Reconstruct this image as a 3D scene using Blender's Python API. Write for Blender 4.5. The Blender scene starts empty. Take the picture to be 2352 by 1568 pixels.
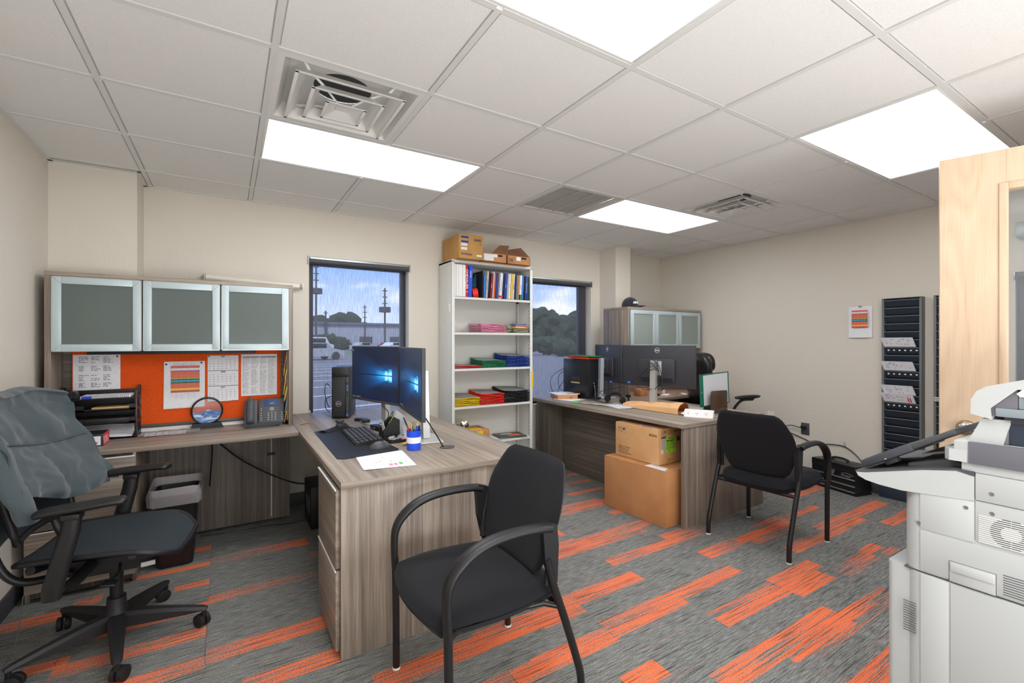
import bpy, bmesh, math, random
from mathutils import Vector, Matrix, Euler, noise
R = math.radians
PI = math.pi
SC = bpy.context.scene
COL = SC.collection
H = 1.325            # camera height
CZ = 2.419           # ceiling height
GX, GY, T = -0.4583, 1.3059, 0.6096   # ceiling grid node and module
YAW = 0.5555

# ------------------------------------------------------------------ camera
cam_data = bpy.data.cameras.new('camera')
cam = bpy.data.objects.new('camera', cam_data)
COL.objects.link(cam)
cam.location = (0, 0, H)
cam.rotation_euler = (PI / 2, 0, -YAW)
cam_data.sensor_width = 36.0
cam_data.lens = 36.0 * 1054.5 / 2352
cam_data.shift_y = 1.4 / 2352
cam_data.clip_start = 0.02
cam_data.clip_end = 600
SC.camera = cam

# ------------------------------------------------------------------ colour management
SC.view_settings.view_transform = 'Standard'
SC.view_settings.look = 'None'
SC.view_settings.gamma = 1.0
SC.view_settings.use_curve_mapping = False
SC.view_settings.exposure = 0.76
PANEL_W = 5.6        # emission of the ceiling panels
SKY_W = 1.75

# the photographer's bounce light: large soft sources behind and beside the camera, aimed up at the ceiling
def bounce(loc, size, sizey, power, tilt, yaw):
    d = bpy.data.lights.new('bounce_light', 'AREA'); d.shape = 'RECTANGLE'; d.size = size; d.size_y = sizey; d.energy = power; d.color = (0.97, 0.985, 1.0)
    o = bpy.data.objects.new('bounce_light', d); COL.objects.link(o); o.location = loc
    o.rotation_euler = (PI - R(tilt), 0, R(yaw))
    return o
bounce((1.2, -1.2, .75), 3.0, 1.2, 56, 38, -12)

# ------------------------------------------------------------------ node helpers
def lin(c):
    if isinstance(c, str):
        c = c.lstrip('#')
        c = [int(c[i:i + 2], 16) / 255 for i in (0, 2, 4)]
    return tuple((x / 12.92 if x <= 0.04045 else ((x + 0.055) / 1.055) ** 2.4) for x in c) + (1.0,)

def nt(name):
    m = bpy.data.materials.new(name)
    m.use_nodes = True
    t = m.node_tree
    b = t.nodes['Principled BSDF']
    return m, t, b

def nd(t, kind, **kw):
    n = t.nodes.new(kind)
    for k, v in kw.items():
        if k.startswith('i_'):
            n.inputs[k[2:].replace('_', ' ')].default_value = v
        else:
            setattr(n, k, v)
    return n

def coords(t, scale=(1, 1, 1), rot=(0, 0, 0), kind='Object'):
    tc = nd(t, 'ShaderNodeTexCoord')
    mp = nd(t, 'ShaderNodeMapping')
    mp.inputs['Scale'].default_value = scale
    mp.inputs['Rotation'].default_value = rot
    t.links.new(tc.outputs[kind], mp.inputs['Vector'])
    return mp.outputs['Vector']

def ramp(t, fac, stops):
    r = nd(t, 'ShaderNodeValToRGB')
    el = r.color_ramp.elements
    while len(el) < len(stops):
        el.new(0.5)
    for e, (p, c) in zip(el, stops):
        e.position = p
        e.color = lin(c) if isinstance(c, str) else c
    t.links.new(fac, r.inputs['Fac'])
    return r.outputs['Color']

def bump(t, b, height, strength=0.2, dist=0.002):
    n = nd(t, 'ShaderNodeBump')
    n.inputs['Strength'].default_value = strength
    n.inputs['Distance'].default_value = dist
    t.links.new(height, n.inputs['Height'])
    t.links.new(n.outputs['Normal'], b.inputs['Normal'])

def plain(name, col, rough=0.5, metal=0.0, spec=0.5, grain=0.0, gscale=300, coat=0.0, bumpy=0.0):
    m, t, b = nt(name)
    b.inputs['Base Color'].default_value = lin(col)
    b.inputs['Roughness'].default_value = rough
    b.inputs['Metallic'].default_value = metal
    b.inputs['Specular IOR Level'].default_value = spec
    b.inputs['Coat Weight'].default_value = coat
    no = nd(t, 'ShaderNodeTexNoise')
    no.inputs['Scale'].default_value = gscale
    no.inputs['Detail'].default_value = 3
    t.links.new(coords(t), no.inputs['Vector'])
    if grain > 0:
        c = lin(col)
        lo = tuple(x * (1 - grain) for x in c[:3]) + (1,)
        hi = tuple(min(1, x * (1 + grain)) for x in c[:3]) + (1,)
        t.links.new(ramp(t, no.outputs['Fac'], [(0.3, lo), (0.7, hi)]), b.inputs['Base Color'])
    if bumpy > 0:
        bump(t, b, no.outputs['Fac'], bumpy, 0.001)
    return m

def wood(name, axis, a='#ada092', c='#6c6055', mid='#8e8174', rough=0.42):
    """grey laminate with fine streaks along one axis"""
    m, t, b = nt(name)
    def sc(l, w):
        return tuple(l if i == axis else w for i in range(3))
    n1 = nd(t, 'ShaderNodeTexNoise'); n1.inputs['Scale'].default_value = 1.0; n1.inputs['Detail'].default_value = 5
    n1.inputs['Roughness'].default_value = 0.65
    t.links.new(coords(t, sc(0.7, 48)), n1.inputs['Vector'])
    n2 = nd(t, 'ShaderNodeTexNoise'); n2.inputs['Scale'].default_value = 1.0; n2.inputs['Detail'].default_value = 3
    t.links.new(coords(t, sc(5, 260)), n2.inputs['Vector'])
    n3 = nd(t, 'ShaderNodeTexNoise'); n3.inputs['Scale'].default_value = 1.0; n3.inputs['Detail'].default_value = 2
    t.links.new(coords(t, sc(0.6, 7)), n3.inputs['Vector'])
    mx = nd(t, 'ShaderNodeMath', operation='MULTIPLY_ADD')
    t.links.new(n2.outputs['Fac'], mx.inputs[0]); mx.inputs[1].default_value = 0.45
    t.links.new(n1.outputs['Fac'], mx.inputs[2])
    m2 = nd(t, 'ShaderNodeMath', operation='MULTIPLY_ADD')
    t.links.new(n3.outputs['Fac'], m2.inputs[0]); m2.inputs[1].default_value = 0.5
    t.links.new(mx.outputs[0], m2.inputs[2])
    t.links.new(ramp(t, m2.outputs[0], [(0.76, c), (0.96, mid), (1.16 if False else 1.0, mid)]), b.inputs['Base Color'])
    r = [n for n in t.nodes if n.type == 'VALTORGB'][0]
    # rescale the summed noise (mean about 0.97) into 0..1
    mr = nd(t, 'ShaderNodeMapRange'); mr.inputs['From Min'].default_value = 0.66; mr.inputs['From Max'].default_value = 1.28
    t.links.new(m2.outputs[0], mr.inputs['Value']); t.links.new(mr.outputs[0], r.inputs['Fac'])
    e = r.color_ramp.elements
    e[0].position = 0.05; e[0].color = lin(c); e[1].position = 0.5; e[1].color = lin(mid); e[2].position = 0.9; e[2].color = lin(a)
    b.inputs['Roughness'].default_value = rough
    bump(t, b, n2.outputs['Fac'], 0.12, 0.0006)
    return m

M = {}
# walls: cream paint over orange peel texture
def wall_mat():
    m, t, b = nt('wall_paint')
    b.inputs['Base Color'].default_value = lin('#dcd5c9')
    b.inputs['Roughness'].default_value = 0.75
    n = nd(t, 'ShaderNodeTexNoise'); n.inputs['Scale'].default_value = 70; n.inputs['Detail'].default_value = 3
    t.links.new(coords(t), n.inputs['Vector'])
    bump(t, b, n.outputs['Fac'], 0.55, 0.004)
    return m
M['wall'] = wall_mat()

def tile_mat():
    m, t, b = nt('ceiling_tile')
    n = nd(t, 'ShaderNodeTexNoise'); n.inputs['Scale'].default_value = 420; n.inputs['Detail'].default_value = 3
    t.links.new(coords(t), n.inputs['Vector'])
    t.links.new(ramp(t, n.outputs['Fac'], [(0.3, '#e2e1de'), (0.7, '#f2f1ef')]), b.inputs['Base Color'])
    b.inputs['Roughness'].default_value = 0.9
    bump(t, b, n.outputs['Fac'], 0.4, 0.002)
    return m
M['tile'] = tile_mat()
M['tbar'] = plain('grid_paint', '#dededb', 0.45)
M['white_metal'] = plain('white_metal', '#e4e3df', 0.4)
M['putty'] = plain('putty_metal', '#dfe0da', 0.38)
M['void'] = plain('dark_duct', '#3c3d3e', 0.6)
M['grille'] = plain('grille_paint', '#c9c5bf', 0.5)

def emit(name, col, w):
    m, t, b = nt(name)
    b.inputs['Base Color'].default_value = (0.8, 0.8, 0.8, 1)
    b.inputs['Emission Color'].default_value = lin(col)
    b.inputs['Emission Strength'].default_value = w
    return m
M['panel'] = emit('light_diffuser', '#fafcff', PANEL_W)

M['wood_x'] = wood('laminate_grain_x', 0)
M['wood_y'] = wood('laminate_grain_y', 1)
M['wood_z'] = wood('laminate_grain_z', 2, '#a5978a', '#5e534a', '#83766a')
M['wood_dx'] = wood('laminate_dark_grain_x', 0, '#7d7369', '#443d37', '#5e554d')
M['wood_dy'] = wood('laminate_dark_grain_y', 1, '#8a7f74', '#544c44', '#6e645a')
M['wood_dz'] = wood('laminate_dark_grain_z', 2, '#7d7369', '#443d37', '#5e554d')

def maple():
    m, t, b = nt('maple_veneer')
    n0 = nd(t, 'ShaderNodeTexNoise'); n0.inputs['Scale'].default_value = 1.0; n0.inputs['Detail'].default_value = 2
    t.links.new(coords(t, (3.2, 3.2, 0.9)), n0.inputs['Vector'])
    mul = nd(t, 'ShaderNodeMath', operation='MULTIPLY'); mul.inputs[1].default_value = 26.0
    t.links.new(n0.outputs['Fac'], mul.inputs[0])
    fr = nd(t, 'ShaderNodeMath', operation='PINGPONG'); fr.inputs[1].default_value = 1.0
    t.links.new(mul.outputs[0], fr.inputs[0])
    n1 = nd(t, 'ShaderNodeTexNoise'); n1.inputs['Scale'].default_value = 1.0; n1.inputs['Detail'].default_value = 4
    t.links.new(coords(t, (160, 160, 5)), n1.inputs['Vector'])
    ad = nd(t, 'ShaderNodeMath', operation='MULTIPLY_ADD'); ad.inputs[1].default_value = 0.35
    t.links.new(fr.outputs[0], ad.inputs[0]); t.links.new(n1.outputs['Fac'], ad.inputs[2])
    t.links.new(ramp(t, ad.outputs[0], [(0.2, '#c6a483'), (0.5, '#d2b698'), (0.95, '#dac1a5')]), b.inputs['Base Color'])
    b.inputs['Roughness'].default_value = 0.38
    return m
M['maple'] = maple()

def carpet():
    """grey loop carpet with streaks along x; the orange share is the tile's own face attribute"""
    m, t, b = nt('carpet_loop')
    at = nd(t, 'ShaderNodeAttribute'); at.attribute_name = 'orange'
    n1 = nd(t, 'ShaderNodeTexNoise'); n1.inputs['Scale'].default_value = 1.0; n1.inputs['Detail'].default_value = 2
    t.links.new(coords(t, (16, 230, 1)), n1.inputs['Vector'])
    n2 = nd(t, 'ShaderNodeTexNoise'); n2.inputs['Scale'].default_value = 1.0; n2.inputs['Detail'].default_value = 2
    t.links.new(coords(t, (170, 420, 1)), n2.inputs['Vector'])
    n3 = nd(t, 'ShaderNodeTexNoise'); n3.inputs['Scale'].default_value = 1.0; n3.inputs['Detail'].default_value = 1
    t.links.new(coords(t, (2.2, 120, 1)), n3.inputs['Vector'])
    s = nd(t, 'ShaderNodeMath', operation='ADD'); t.links.new(n1.outputs['Fac'], s.inputs[0]); t.links.new(n2.outputs['Fac'], s.inputs[1])
    grey = ramp(t, s.outputs[0], [(0.0, '#424241'), (0.45, '#777875'), (1.0, '#a9aaa5')])
    r = [n for n in t.nodes if n.type == 'VALTORGB'][-1]
    mr = nd(t, 'ShaderNodeMapRange'); mr.inputs['From Min'].default_value = 0.62; mr.inputs['From Max'].default_value = 1.36
    t.links.new(s.outputs[0], mr.inputs['Value']); t.links.new(mr.outputs[0], r.inputs['Fac'])
    # orange where the share beats the streak noise
    n4 = nd(t, 'ShaderNodeTexNoise'); n4.inputs['Scale'].default_value = 1.0; n4.inputs['Detail'].default_value = 2
    t.links.new(coords(t, (130, 260, 1)), n4.inputs['Vector'])
    s2 = nd(t, 'ShaderNodeMath', operation='ADD'); t.links.new(n3.outputs['Fac'], s2.inputs[0]); t.links.new(n4.outputs['Fac'], s2.inputs[1])
    mr2 = nd(t, 'ShaderNodeMapRange'); mr2.inputs['From Min'].default_value = 0.70; mr2.inputs['From Max'].default_value = 1.24
    t.links.new(s2.outputs[0], mr2.inputs['Value'])
    sc_ = nd(t, 'ShaderNodeMath', operation='MULTIPLY'); sc_.inputs[1].default_value = 0.82; t.links.new(at.outputs['Fac'], sc_.inputs[0])
    sub = nd(t, 'ShaderNodeMath', operation='SUBTRACT'); t.links.new(sc_.outputs[0], sub.inputs[0]); t.links.new(mr2.outputs[0], sub.inputs[1])
    mr3 = nd(t, 'ShaderNodeMapRange'); mr3.inputs['From Min'].default_value = -0.06; mr3.inputs['From Max'].default_value = 0.06
    t.links.new(sub.outputs[0], mr3.inputs['Value'])
    org = ramp(t, n2.outputs['Fac'], [(0.25, '#dc552f'), (0.6, '#fb875a')])
    mix = nd(t, 'ShaderNodeMix', data_type='RGBA')
    t.links.new(mr3.outputs[0], mix.inputs['Factor']); t.links.new(grey, mix.inputs['A']); t.links.new(org, mix.inputs['B'])
    # dark grooves between the loop rows
    n5 = nd(t, 'ShaderNodeTexNoise'); n5.inputs['Scale'].default_value = 1.0; n5.inputs['Detail'].default_value = 1
    t.links.new(coords(t, (3.5, 150, 1)), n5.inputs['Vector'])
    g5 = nd(t, 'ShaderNodeMapRange'); g5.inputs['From Min'].default_value = 0.34; g5.inputs['From Max'].default_value = 0.42
    g5.inputs['To Min'].default_value = 0.50; g5.inputs['To Max'].default_value = 1.0
    t.links.new(n5.outputs['Fac'], g5.inputs['Value'])
    dk = nd(t, 'ShaderNodeVectorMath', operation='SCALE')
    t.links.new(mix.outputs['Result'], dk.inputs[0]); t.links.new(g5.outputs[0], dk.inputs['Scale'])
    t.links.new(dk.outputs[0], b.inputs['Base Color'])
    b.inputs['Roughness'].default_value = 0.95
    b.inputs['Specular IOR Level'].default_value = 0.15
    bump(t, b, s.outputs[0], 0.7, 0.004)
    return m
M['carpet'] = carpet()

def card(name, a, c):
    m, t, b = nt(name)
    n = nd(t, 'ShaderNodeTexNoise'); n.inputs['Scale'].default_value = 7; n.inputs['Detail'].default_value = 6
    t.links.new(coords(t), n.inputs['Vector'])
    t.links.new(ramp(t, n.outputs['Fac'], [(0.3, c), (0.7, a)]), b.inputs['Base Color'])
    w = nd(t, 'ShaderNodeTexWave'); w.inputs['Scale'].default_value = 60; w.inputs['Distortion'].default_value = 0.3
    t.links.new(coords(t), w.inputs['Vector'])
    bump(t, b, w.outputs['Fac'], 0.05, 0.001)
    b.inputs['Roughness'].default_value = 0.8
    return m
M['card'] = card('cardboard_brown', '#c98f5e', '#bb8252')
M['card_lt'] = card('cardboard_light', '#e3b27b', '#d8a56f')
M['card_yel'] = card('cardboard_tan', '#c79a5c', '#b98a4c')
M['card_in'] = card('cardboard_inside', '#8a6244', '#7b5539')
M['kraft'] = card('kraft_paper', '#dcae7d', '#cf9d6a')
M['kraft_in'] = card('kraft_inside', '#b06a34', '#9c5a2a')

def fabric(name, col, sc=900, rough=0.95, sheen=0.3, b_=0.35):
    m, t, b = nt(name)
    n = nd(t, 'ShaderNodeTexNoise'); n.inputs['Scale'].default_value = sc; n.inputs['Detail'].default_value = 2
    t.links.new(coords(t), n.inputs['Vector'])
    c = lin(col)
    t.links.new(ramp(t, n.outputs['Fac'], [(0.3, tuple(x * .65 for x in c[:3]) + (1,)), (0.7, tuple(x * 1.3 for x in c[:3]) + (1,))]), b.inputs['Base Color'])
    b.inputs['Roughness'].default_value = rough
    b.inputs['Sheen Weight'].default_value = sheen
    bump(t, b, n.outputs['Fac'], b_, 0.0008)
    return m
M['seat_fabric'] = fabric('black_seat_fabric', '#0d0e15', sheen=0.03)
M['orange_felt'] = fabric('orange_tack_fabric', '#e8560f', 500, b_=0.2, sheen=0.0)
M['hoodie'] = fabric('grey_green_fleece', '#434e52', 700, sheen=0.25)
M['cap'] = fabric('black_twill', '#1b1d26', 900)

def mesh_weave():
    m, t, b = nt('chair_mesh_weave')
    w = nd(t, 'ShaderNodeTexWave', wave_type='BANDS', bands_direction='DIAGONAL'); w.inputs['Scale'].default_value = 48
    t.links.new(coords(t), w.inputs['Vector'])
    t.links.new(ramp(t, w.outputs['Fac'], [(0.3, '#08090b'), (0.8, '#36434c')]), b.inputs['Base Color'])
    bump(t, b, w.outputs['Fac'], 0.4, 0.001)
    b.inputs['Roughness'].default_value = 0.7
    return m
M['weave'] = mesh_weave()
M['black'] = plain('black_plastic', '#18181b', 0.5, bumpy=0.1, gscale=900)
M['black_s'] = plain('black_plastic_satin', '#1b1c20', 0.35)
M['black_g'] = plain('black_gloss', '#0d0e12', 0.15)
M['black_mt'] = plain('black_painted_steel', '#1b1b1d', 0.32)
M['chair_pl'] = plain('chair_plastic', '#232225', 0.55, bumpy=0.15, gscale=1200)
M['arm_pl'] = plain('armrest_plastic', '#19191b', 0.42, bumpy=0.15, gscale=1200)
M['rubber'] = plain('rubber', '#17181a', 0.6)
M['silver'] = plain('silver_plastic', '#c6c7c5', 0.35, metal=0.35)
M['alu'] = plain('brushed_aluminium', '#b9c2c4', 0.3, metal=0.75)
M['chrome'] = plain('chrome', '#d8d4ca', 0.12, metal=1.0)
M['nickel'] = plain('satin_nickel', '#b0a89c', 0.25, metal=1.0)
M['steel'] = plain('steel', '#9a9ea2', 0.35, metal=0.8)
M['zinc'] = plain('galvanised_duct', '#a9aeb4', 0.4, metal=0.6)
M['leather'] = plain('black_leather', '#16181a', 0.38, bumpy=0.35, gscale=260)
M['monitor'] = plain('monitor_back', '#3a3b41', 0.5, grain=0.12, gscale=700)
M['navy_metal'] = plain('dark_rack_paint', '#2b3442', 0.45)
M['rack_side'] = plain('grey_rack_side', '#6b6f6e', 0.5)
M['copier'] = plain('copier_white', '#bcbebd', 0.45)
M['copier_g'] = plain('copier_dark_grey', '#6c6b73', 0.5, grain=0.15, gscale=900)
M['copier_m'] = plain('copier_mid_grey', '#8f999e', 0.45)
M['slate'] = plain('console_slate', '#43454b', 0.4)
M['rec'] = plain('vent_slot_dark', '#56575a', 0.7)
M['paper'] = plain('paper_white', '#e9e9ee', 0.8, grain=0.03, gscale=40)
M['paper_c'] = plain('paper_cream', '#e4dfcf', 0.8, grain=0.03, gscale=40)
M['ink'] = plain('ink_dark', '#4a4b54', 0.8)
M['ink_l'] = plain('ink_light', '#a2a4ad', 0.8)
M['ink_b'] = plain('ink_black', '#15161a', 0.7)
M['white'] = plain('white_plastic', '#efefee', 0.4)
M['cream'] = plain('cream_tube', '#efebdf', 0.4)
M['grey_lt'] = plain('light_grey', '#b9bab8', 0.5)
M['grey'] = plain('mid_grey', '#85878a', 0.5)
M['grey_d'] = plain('dark_grey', '#4b4d50', 0.5)
M['win_fr'] = plain('bronze_window_frame', '#363940', 0.4)
for k, c in dict(red='#d3202b', red2='#ee2a16', orange='#e0621f', yellow='#ecc81a', lime='#a8e03a', green='#157a4e', green2='#0d6a55', blue='#1c4fc4', blue2='#173f9c',
                 cup='#1d4fe0', navy='#16285c', pink='#ef8fb0', pink2='#d86f97', purple='#7b2fa0', teal='#1c5668', maroon='#7c1a28', lblue='#3a86e8', tan='#c6a46c',
                 cor='#e0694a', cor2='#d55c50', gline='#5fcf63', dgreen='#2f7d57', sblue='#49a6dc', sty='#e2d872', cred='#c64652', brn='#9b6b4a', copper='#c78a5a', khaki='#a3a388',
                 base='#4a4b50', sand='#2f6db0', hand='#e8b8a8').items():
    M[k] = plain('colour_' + k, c, 0.55)

def glassy(name, col, rough, alpha_t, ior=1.45, tcol='#ffffff'):
    m, t, b = nt(name)
    b.inputs['Base Color'].default_value = lin(col)
    b.inputs['Roughness'].default_value = rough
    tr = nd(t, 'ShaderNodeBsdfTransparent'); tr.inputs['Color'].default_value = lin(tcol)
    mx = nd(t, 'ShaderNodeMixShader'); mx.inputs['Fac'].default_value = alpha_t
    o = t.nodes['Material Output']
    t.links.new(b.outputs[0], mx.inputs[1]); t.links.new(tr.outputs[0], mx.inputs[2]); t.links.new(mx.outputs[0], o.inputs['Surface'])
    return m
M['glass'] = glassy('clear_glass', '#c8d0d4', 0.03, 0.9)
M['bag'] = glassy('clear_plastic_bag', '#dfe2e4', 0.25, 0.80)
M['smoke'] = glassy('smoked_acrylic', '#5c4433', 0.1, 0.22)
M['film'] = glassy('clear_pocket', '#b9bac2', 0.15, 0.35)
M['liner'] = glassy('bin_liner', '#e6dfe2', 0.3, 0.72)

def frosted():
    m, t, b = nt('frosted_glass')
    b.inputs['Base Color'].default_value = lin('#949f9c')
    b.inputs['Roughness'].default_value = 0.16
    b.inputs['Specular IOR Level'].default_value = 0.75
    tl = nd(t, 'ShaderNodeBsdfRefraction'); tl.inputs['Color'].default_value = lin('#c9d4d2'); tl.inputs['Roughness'].default_value = 0.35; tl.inputs['IOR'].default_value = 1.1
    mx = nd(t, 'ShaderNodeMixShader'); mx.inputs['Fac'].default_value = 0.62
    t.links.new(b.outputs[0], mx.inputs[1]); t.links.new(tl.outputs[0], mx.inputs[2])
    t.links.new(mx.outputs[0], t.nodes['Material Output'].inputs['Surface'])
    return m
M['frost'] = frosted()
M['frost_lit'] = M['frost'].copy(); M['frost_lit'].name = 'frosted_glass_lit'  # copy of the same frosted glass, brightness of the far doors put into its colour
for n_ in M['frost_lit'].node_tree.nodes:
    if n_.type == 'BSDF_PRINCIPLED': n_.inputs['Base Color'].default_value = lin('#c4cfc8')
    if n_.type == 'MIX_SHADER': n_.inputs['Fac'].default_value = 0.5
M['frost_fr'] = plain('aluminium_door_frame', '#bccbcf', 0.34, metal=0.1)

def blind_mat():
    """dark screen fabric: open weave lets the outside through, with denser and thinner threads"""
    m, t, b = nt('screen_fabric')
    b.inputs['Base Color'].default_value = lin('#55555f')
    b.inputs['Roughness'].default_value = 0.9
    n = nd(t, 'ShaderNodeTexNoise'); n.inputs['Scale'].default_value = 1.0; n.inputs['Detail'].default_value = 3
    t.links.new(coords(t, (190, 190, 12)), n.inputs['Vector'])
    n2 = nd(t, 'ShaderNodeTexNoise'); n2.inputs['Scale'].default_value = 500.0
    t.links.new(coords(t), n2.inputs['Vector'])
    s = nd(t, 'ShaderNodeMath', operation='ADD'); t.links.new(n.outputs['Fac'], s.inputs[0]); t.links.new(n2.outputs['Fac'], s.inputs[1])
    mr = nd(t, 'ShaderNodeMapRange'); mr.inputs['From Min'].default_value = 0.6; mr.inputs['From Max'].default_value = 1.4
    mr.inputs['To Min'].default_value = 0.58; mr.inputs['To Max'].default_value = 0.84
    t.links.new(s.outputs[0], mr.inputs['Value'])
    tr = nd(t, 'ShaderNodeBsdfTransparent')
    mx = nd(t, 'ShaderNodeMixShader')
    t.links.new(mr.outputs[0], mx.inputs['Fac'])
    t.links.new(b.outputs[0], mx.inputs[1]); t.links.new(tr.outputs[0], mx.inputs[2])
    t.links.new(mx.outputs[0], t.nodes['Material Output'].inputs['Surface'])
    return m
M['blind'] = blind_mat()

def screen_mat(name, cx, wx, wz, z0, z1, yc0, yc1):
    """desktop picture in the panel's own plane (generated coordinates): light beams from a four pane window"""
    m, t, b = nt(name)
    tc = nd(t, 'ShaderNodeTexCoord')
    sp = nd(t, 'ShaderNodeSeparateXYZ'); t.links.new(tc.outputs['Object'], sp.inputs[0])
    # object coords: x across 0..1, z up 0..1 (panel mesh is built that way and scaled)
    def mth(op, a, bb=None, c=None):
        n = nd(t, 'ShaderNodeMath', operation=op)
        for i, v in enumerate((a, bb, c)):
            if v is None: continue
            if isinstance(v, (int, float)): n.inputs[i].default_value = v
            else: t.links.new(v, n.inputs[i])
        return n.outputs[0]
    x, z = sp.outputs['X'], sp.outputs['Z']
    # centre of glow at (0.8, 0.48)
    dx = mth('SUBTRACT', x, 0.80); dz = mth('SUBTRACT', z, 0.47)
    r2 = mth('ADD', mth('MULTIPLY', mth('MULTIPLY', dx, dx), 5.0), mth('MULTIPLY', mth('MULTIPLY', dz, dz), 14.0))
    glow = mth('POWER', mth('MAXIMUM', mth('SUBTRACT', 1.0, r2), 0.0), 2.2)
    # beams: angle noise left of the window
    ang = mth('DIVIDE', dz, mth('ADD', mth('ABSOLUTE', dx), 0.12))
    cb = nd(t, 'ShaderNodeCombineXYZ'); t.links.new(mth('MULTIPLY', ang, 6.0), cb.inputs[0])
    nz = nd(t, 'ShaderNodeTexNoise'); nz.inputs['Scale'].default_value = 1.0; nz.inputs['Detail'].default_value = 2
    t.links.new(cb.outputs[0], nz.inputs['Vector'])
    left = mth('LESS_THAN', x, 0.88)
    fan = mth('MAXIMUM', mth('SUBTRACT', 1.0, mth('MULTIPLY', mth('ABSOLUTE', ang), 1.5)), 0.0)
    fall = mth('MAXIMUM', mth('SUBTRACT', 1.0, mth('MULTIPLY', mth('ABSOLUTE', dx), 1.35)), 0.0)
    beam = mth('MULTIPLY', mth('MULTIPLY', mth('MULTIPLY', nz.outputs['Fac'], fan), mth('MULTIPLY', fall, fall)), left)
    # panes
    def box(a0, a1, b0, b1):
        return mth('MULTIPLY', mth('MULTIPLY', mth('GREATER_THAN', x, a0), mth('LESS_THAN', x, a1)), mth('MULTIPLY', mth('GREATER_THAN', z, b0), mth('LESS_THAN', z, b1)))
    pane = mth('ADD', mth('ADD', box(0.74, 0.80, 0.38, 0.465), box(0.74, 0.80, 0.485, 0.57)), mth('ADD', box(0.81, 0.88, 0.36, 0.465), box(0.81, 0.88, 0.485, 0.60)))
    bar = mth('MULTIPLY', box(0.0, 0.88, 0.465, 0.485), 0.5)
    f = mth('SUBTRACT', mth('ADD', mth('ADD', mth('MULTIPLY', glow, 0.30), mth('MULTIPLY', beam, 1.5)), mth('MULTIPLY', pane, 0.4)), bar)
    task = mth('LESS_THAN', z, 0.045)
    f2 = mth('MULTIPLY', mth('MAXIMUM', f, 0.0), mth('SUBTRACT', 1.0, task))
    col = ramp(t, f2, [(0.0, '#06142c'), (0.35, '#0a4c86'), (0.7, '#2792c9'), (1.0, '#8fd2f0')])
    t.links.new(col, b.inputs['Emission Color'])
    b.inputs['Emission Strength'].default_value = 0.95
    b.inputs['Base Color'].default_value = (0.01, 0.012, 0.016, 1)
    b.inputs['Roughness'].default_value = 0.3
    return m
M['screen'] = screen_mat('desktop_screen', 0, 0, 0, 0, 0, 0, 0)

def sandart():
    m, t, b = nt('blue_sand')
    n = nd(t, 'ShaderNodeTexNoise'); n.inputs['Scale'].default_value = 1.0; n.inputs['Detail'].default_value = 5; n.inputs['Distortion'].default_value = 1.5
    t.links.new(coords(t, (12, 12, 45), (0, 0.35, 0)), n.inputs['Vector'])
    t.links.new(ramp(t, n.outputs['Fac'], [(0.35, '#123a7a'), (0.5, '#2f74ba'), (0.62, '#c9d8ea'), (0.7, '#f2f5fb')]), b.inputs['Base Color'])
    b.inputs['Roughness'].default_value = 0.5
    return m
M['sandart'] = sandart()
M['lcd'] = emit('phone_lcd', '#16365e', 0.6)
M['lcd'].node_tree.nodes['Principled BSDF'].inputs['Base Color'].default_value = (0.01, 0.015, 0.03, 1)
M['task_lamp'] = emit('warm_task_lamp', '#ffc9ae', 9.0)

# ------------------------------------------------------------------ world: sky with soft clouds
w = bpy.data.worlds.new('sky'); SC.world = w; w.use_nodes = True
wt = w.node_tree
bg = wt.nodes['Background']
tc = nd(wt, 'ShaderNodeTexCoord')
sp = nd(wt, 'ShaderNodeSeparateXYZ'); wt.links.new(tc.outputs['Generated'], sp.inputs[0])
mr = nd(wt, 'ShaderNodeMapRange'); mr.inputs['From Min'].default_value = 0.0; mr.inputs['From Max'].default_value = 0.45
wt.links.new(sp.outputs['Z'], mr.inputs['Value'])
skyc = ramp(wt, mr.outputs[0], [(0.0, '#cdd8ee'), (0.35, '#7fa6e4'), (1.0, '#4f84d8')])
mp = nd(wt, 'ShaderNodeMapping'); mp.inputs['Scale'].default_value = (3.0, 3.0, 9.0)
wt.links.new(tc.outputs['Generated'], mp.inputs['Vector'])
cn = nd(wt, 'ShaderNodeTexNoise'); cn.inputs['Scale'].default_value = 1.3; cn.inputs['Detail'].default_value = 5
wt.links.new(mp.outputs[0], cn.inputs['Vector'])
cr = nd(wt, 'ShaderNodeMapRange'); cr.inputs['From Min'].default_value = 0.53; cr.inputs['From Max'].default_value = 0.70
wt.links.new(cn.outputs['Fac'], cr.inputs['Value'])
mx = nd(wt, 'ShaderNodeMix', data_type='RGBA'); wt.links.new(cr.outputs[0], mx.inputs['Factor'])
wt.links.new(skyc, mx.inputs['A']); mx.inputs['B'].default_value = lin('#f6f6fb')
wt.links.new(mx.outputs['Result'], bg.inputs['Color'])
bg.inputs['Strength'].default_value = SKY_W
sun_d = bpy.data.lights.new('sun', 'SUN'); sun_d.energy = 2.0; sun_d.angle = R(3); sun_d.color = (1.0, 0.96, 0.9)
sun = bpy.data.objects.new('sun', sun_d); COL.objects.link(sun)
sun.rotation_euler = (R(38), 0, R(-150)); sun.location = (0, 20, 12)

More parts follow.
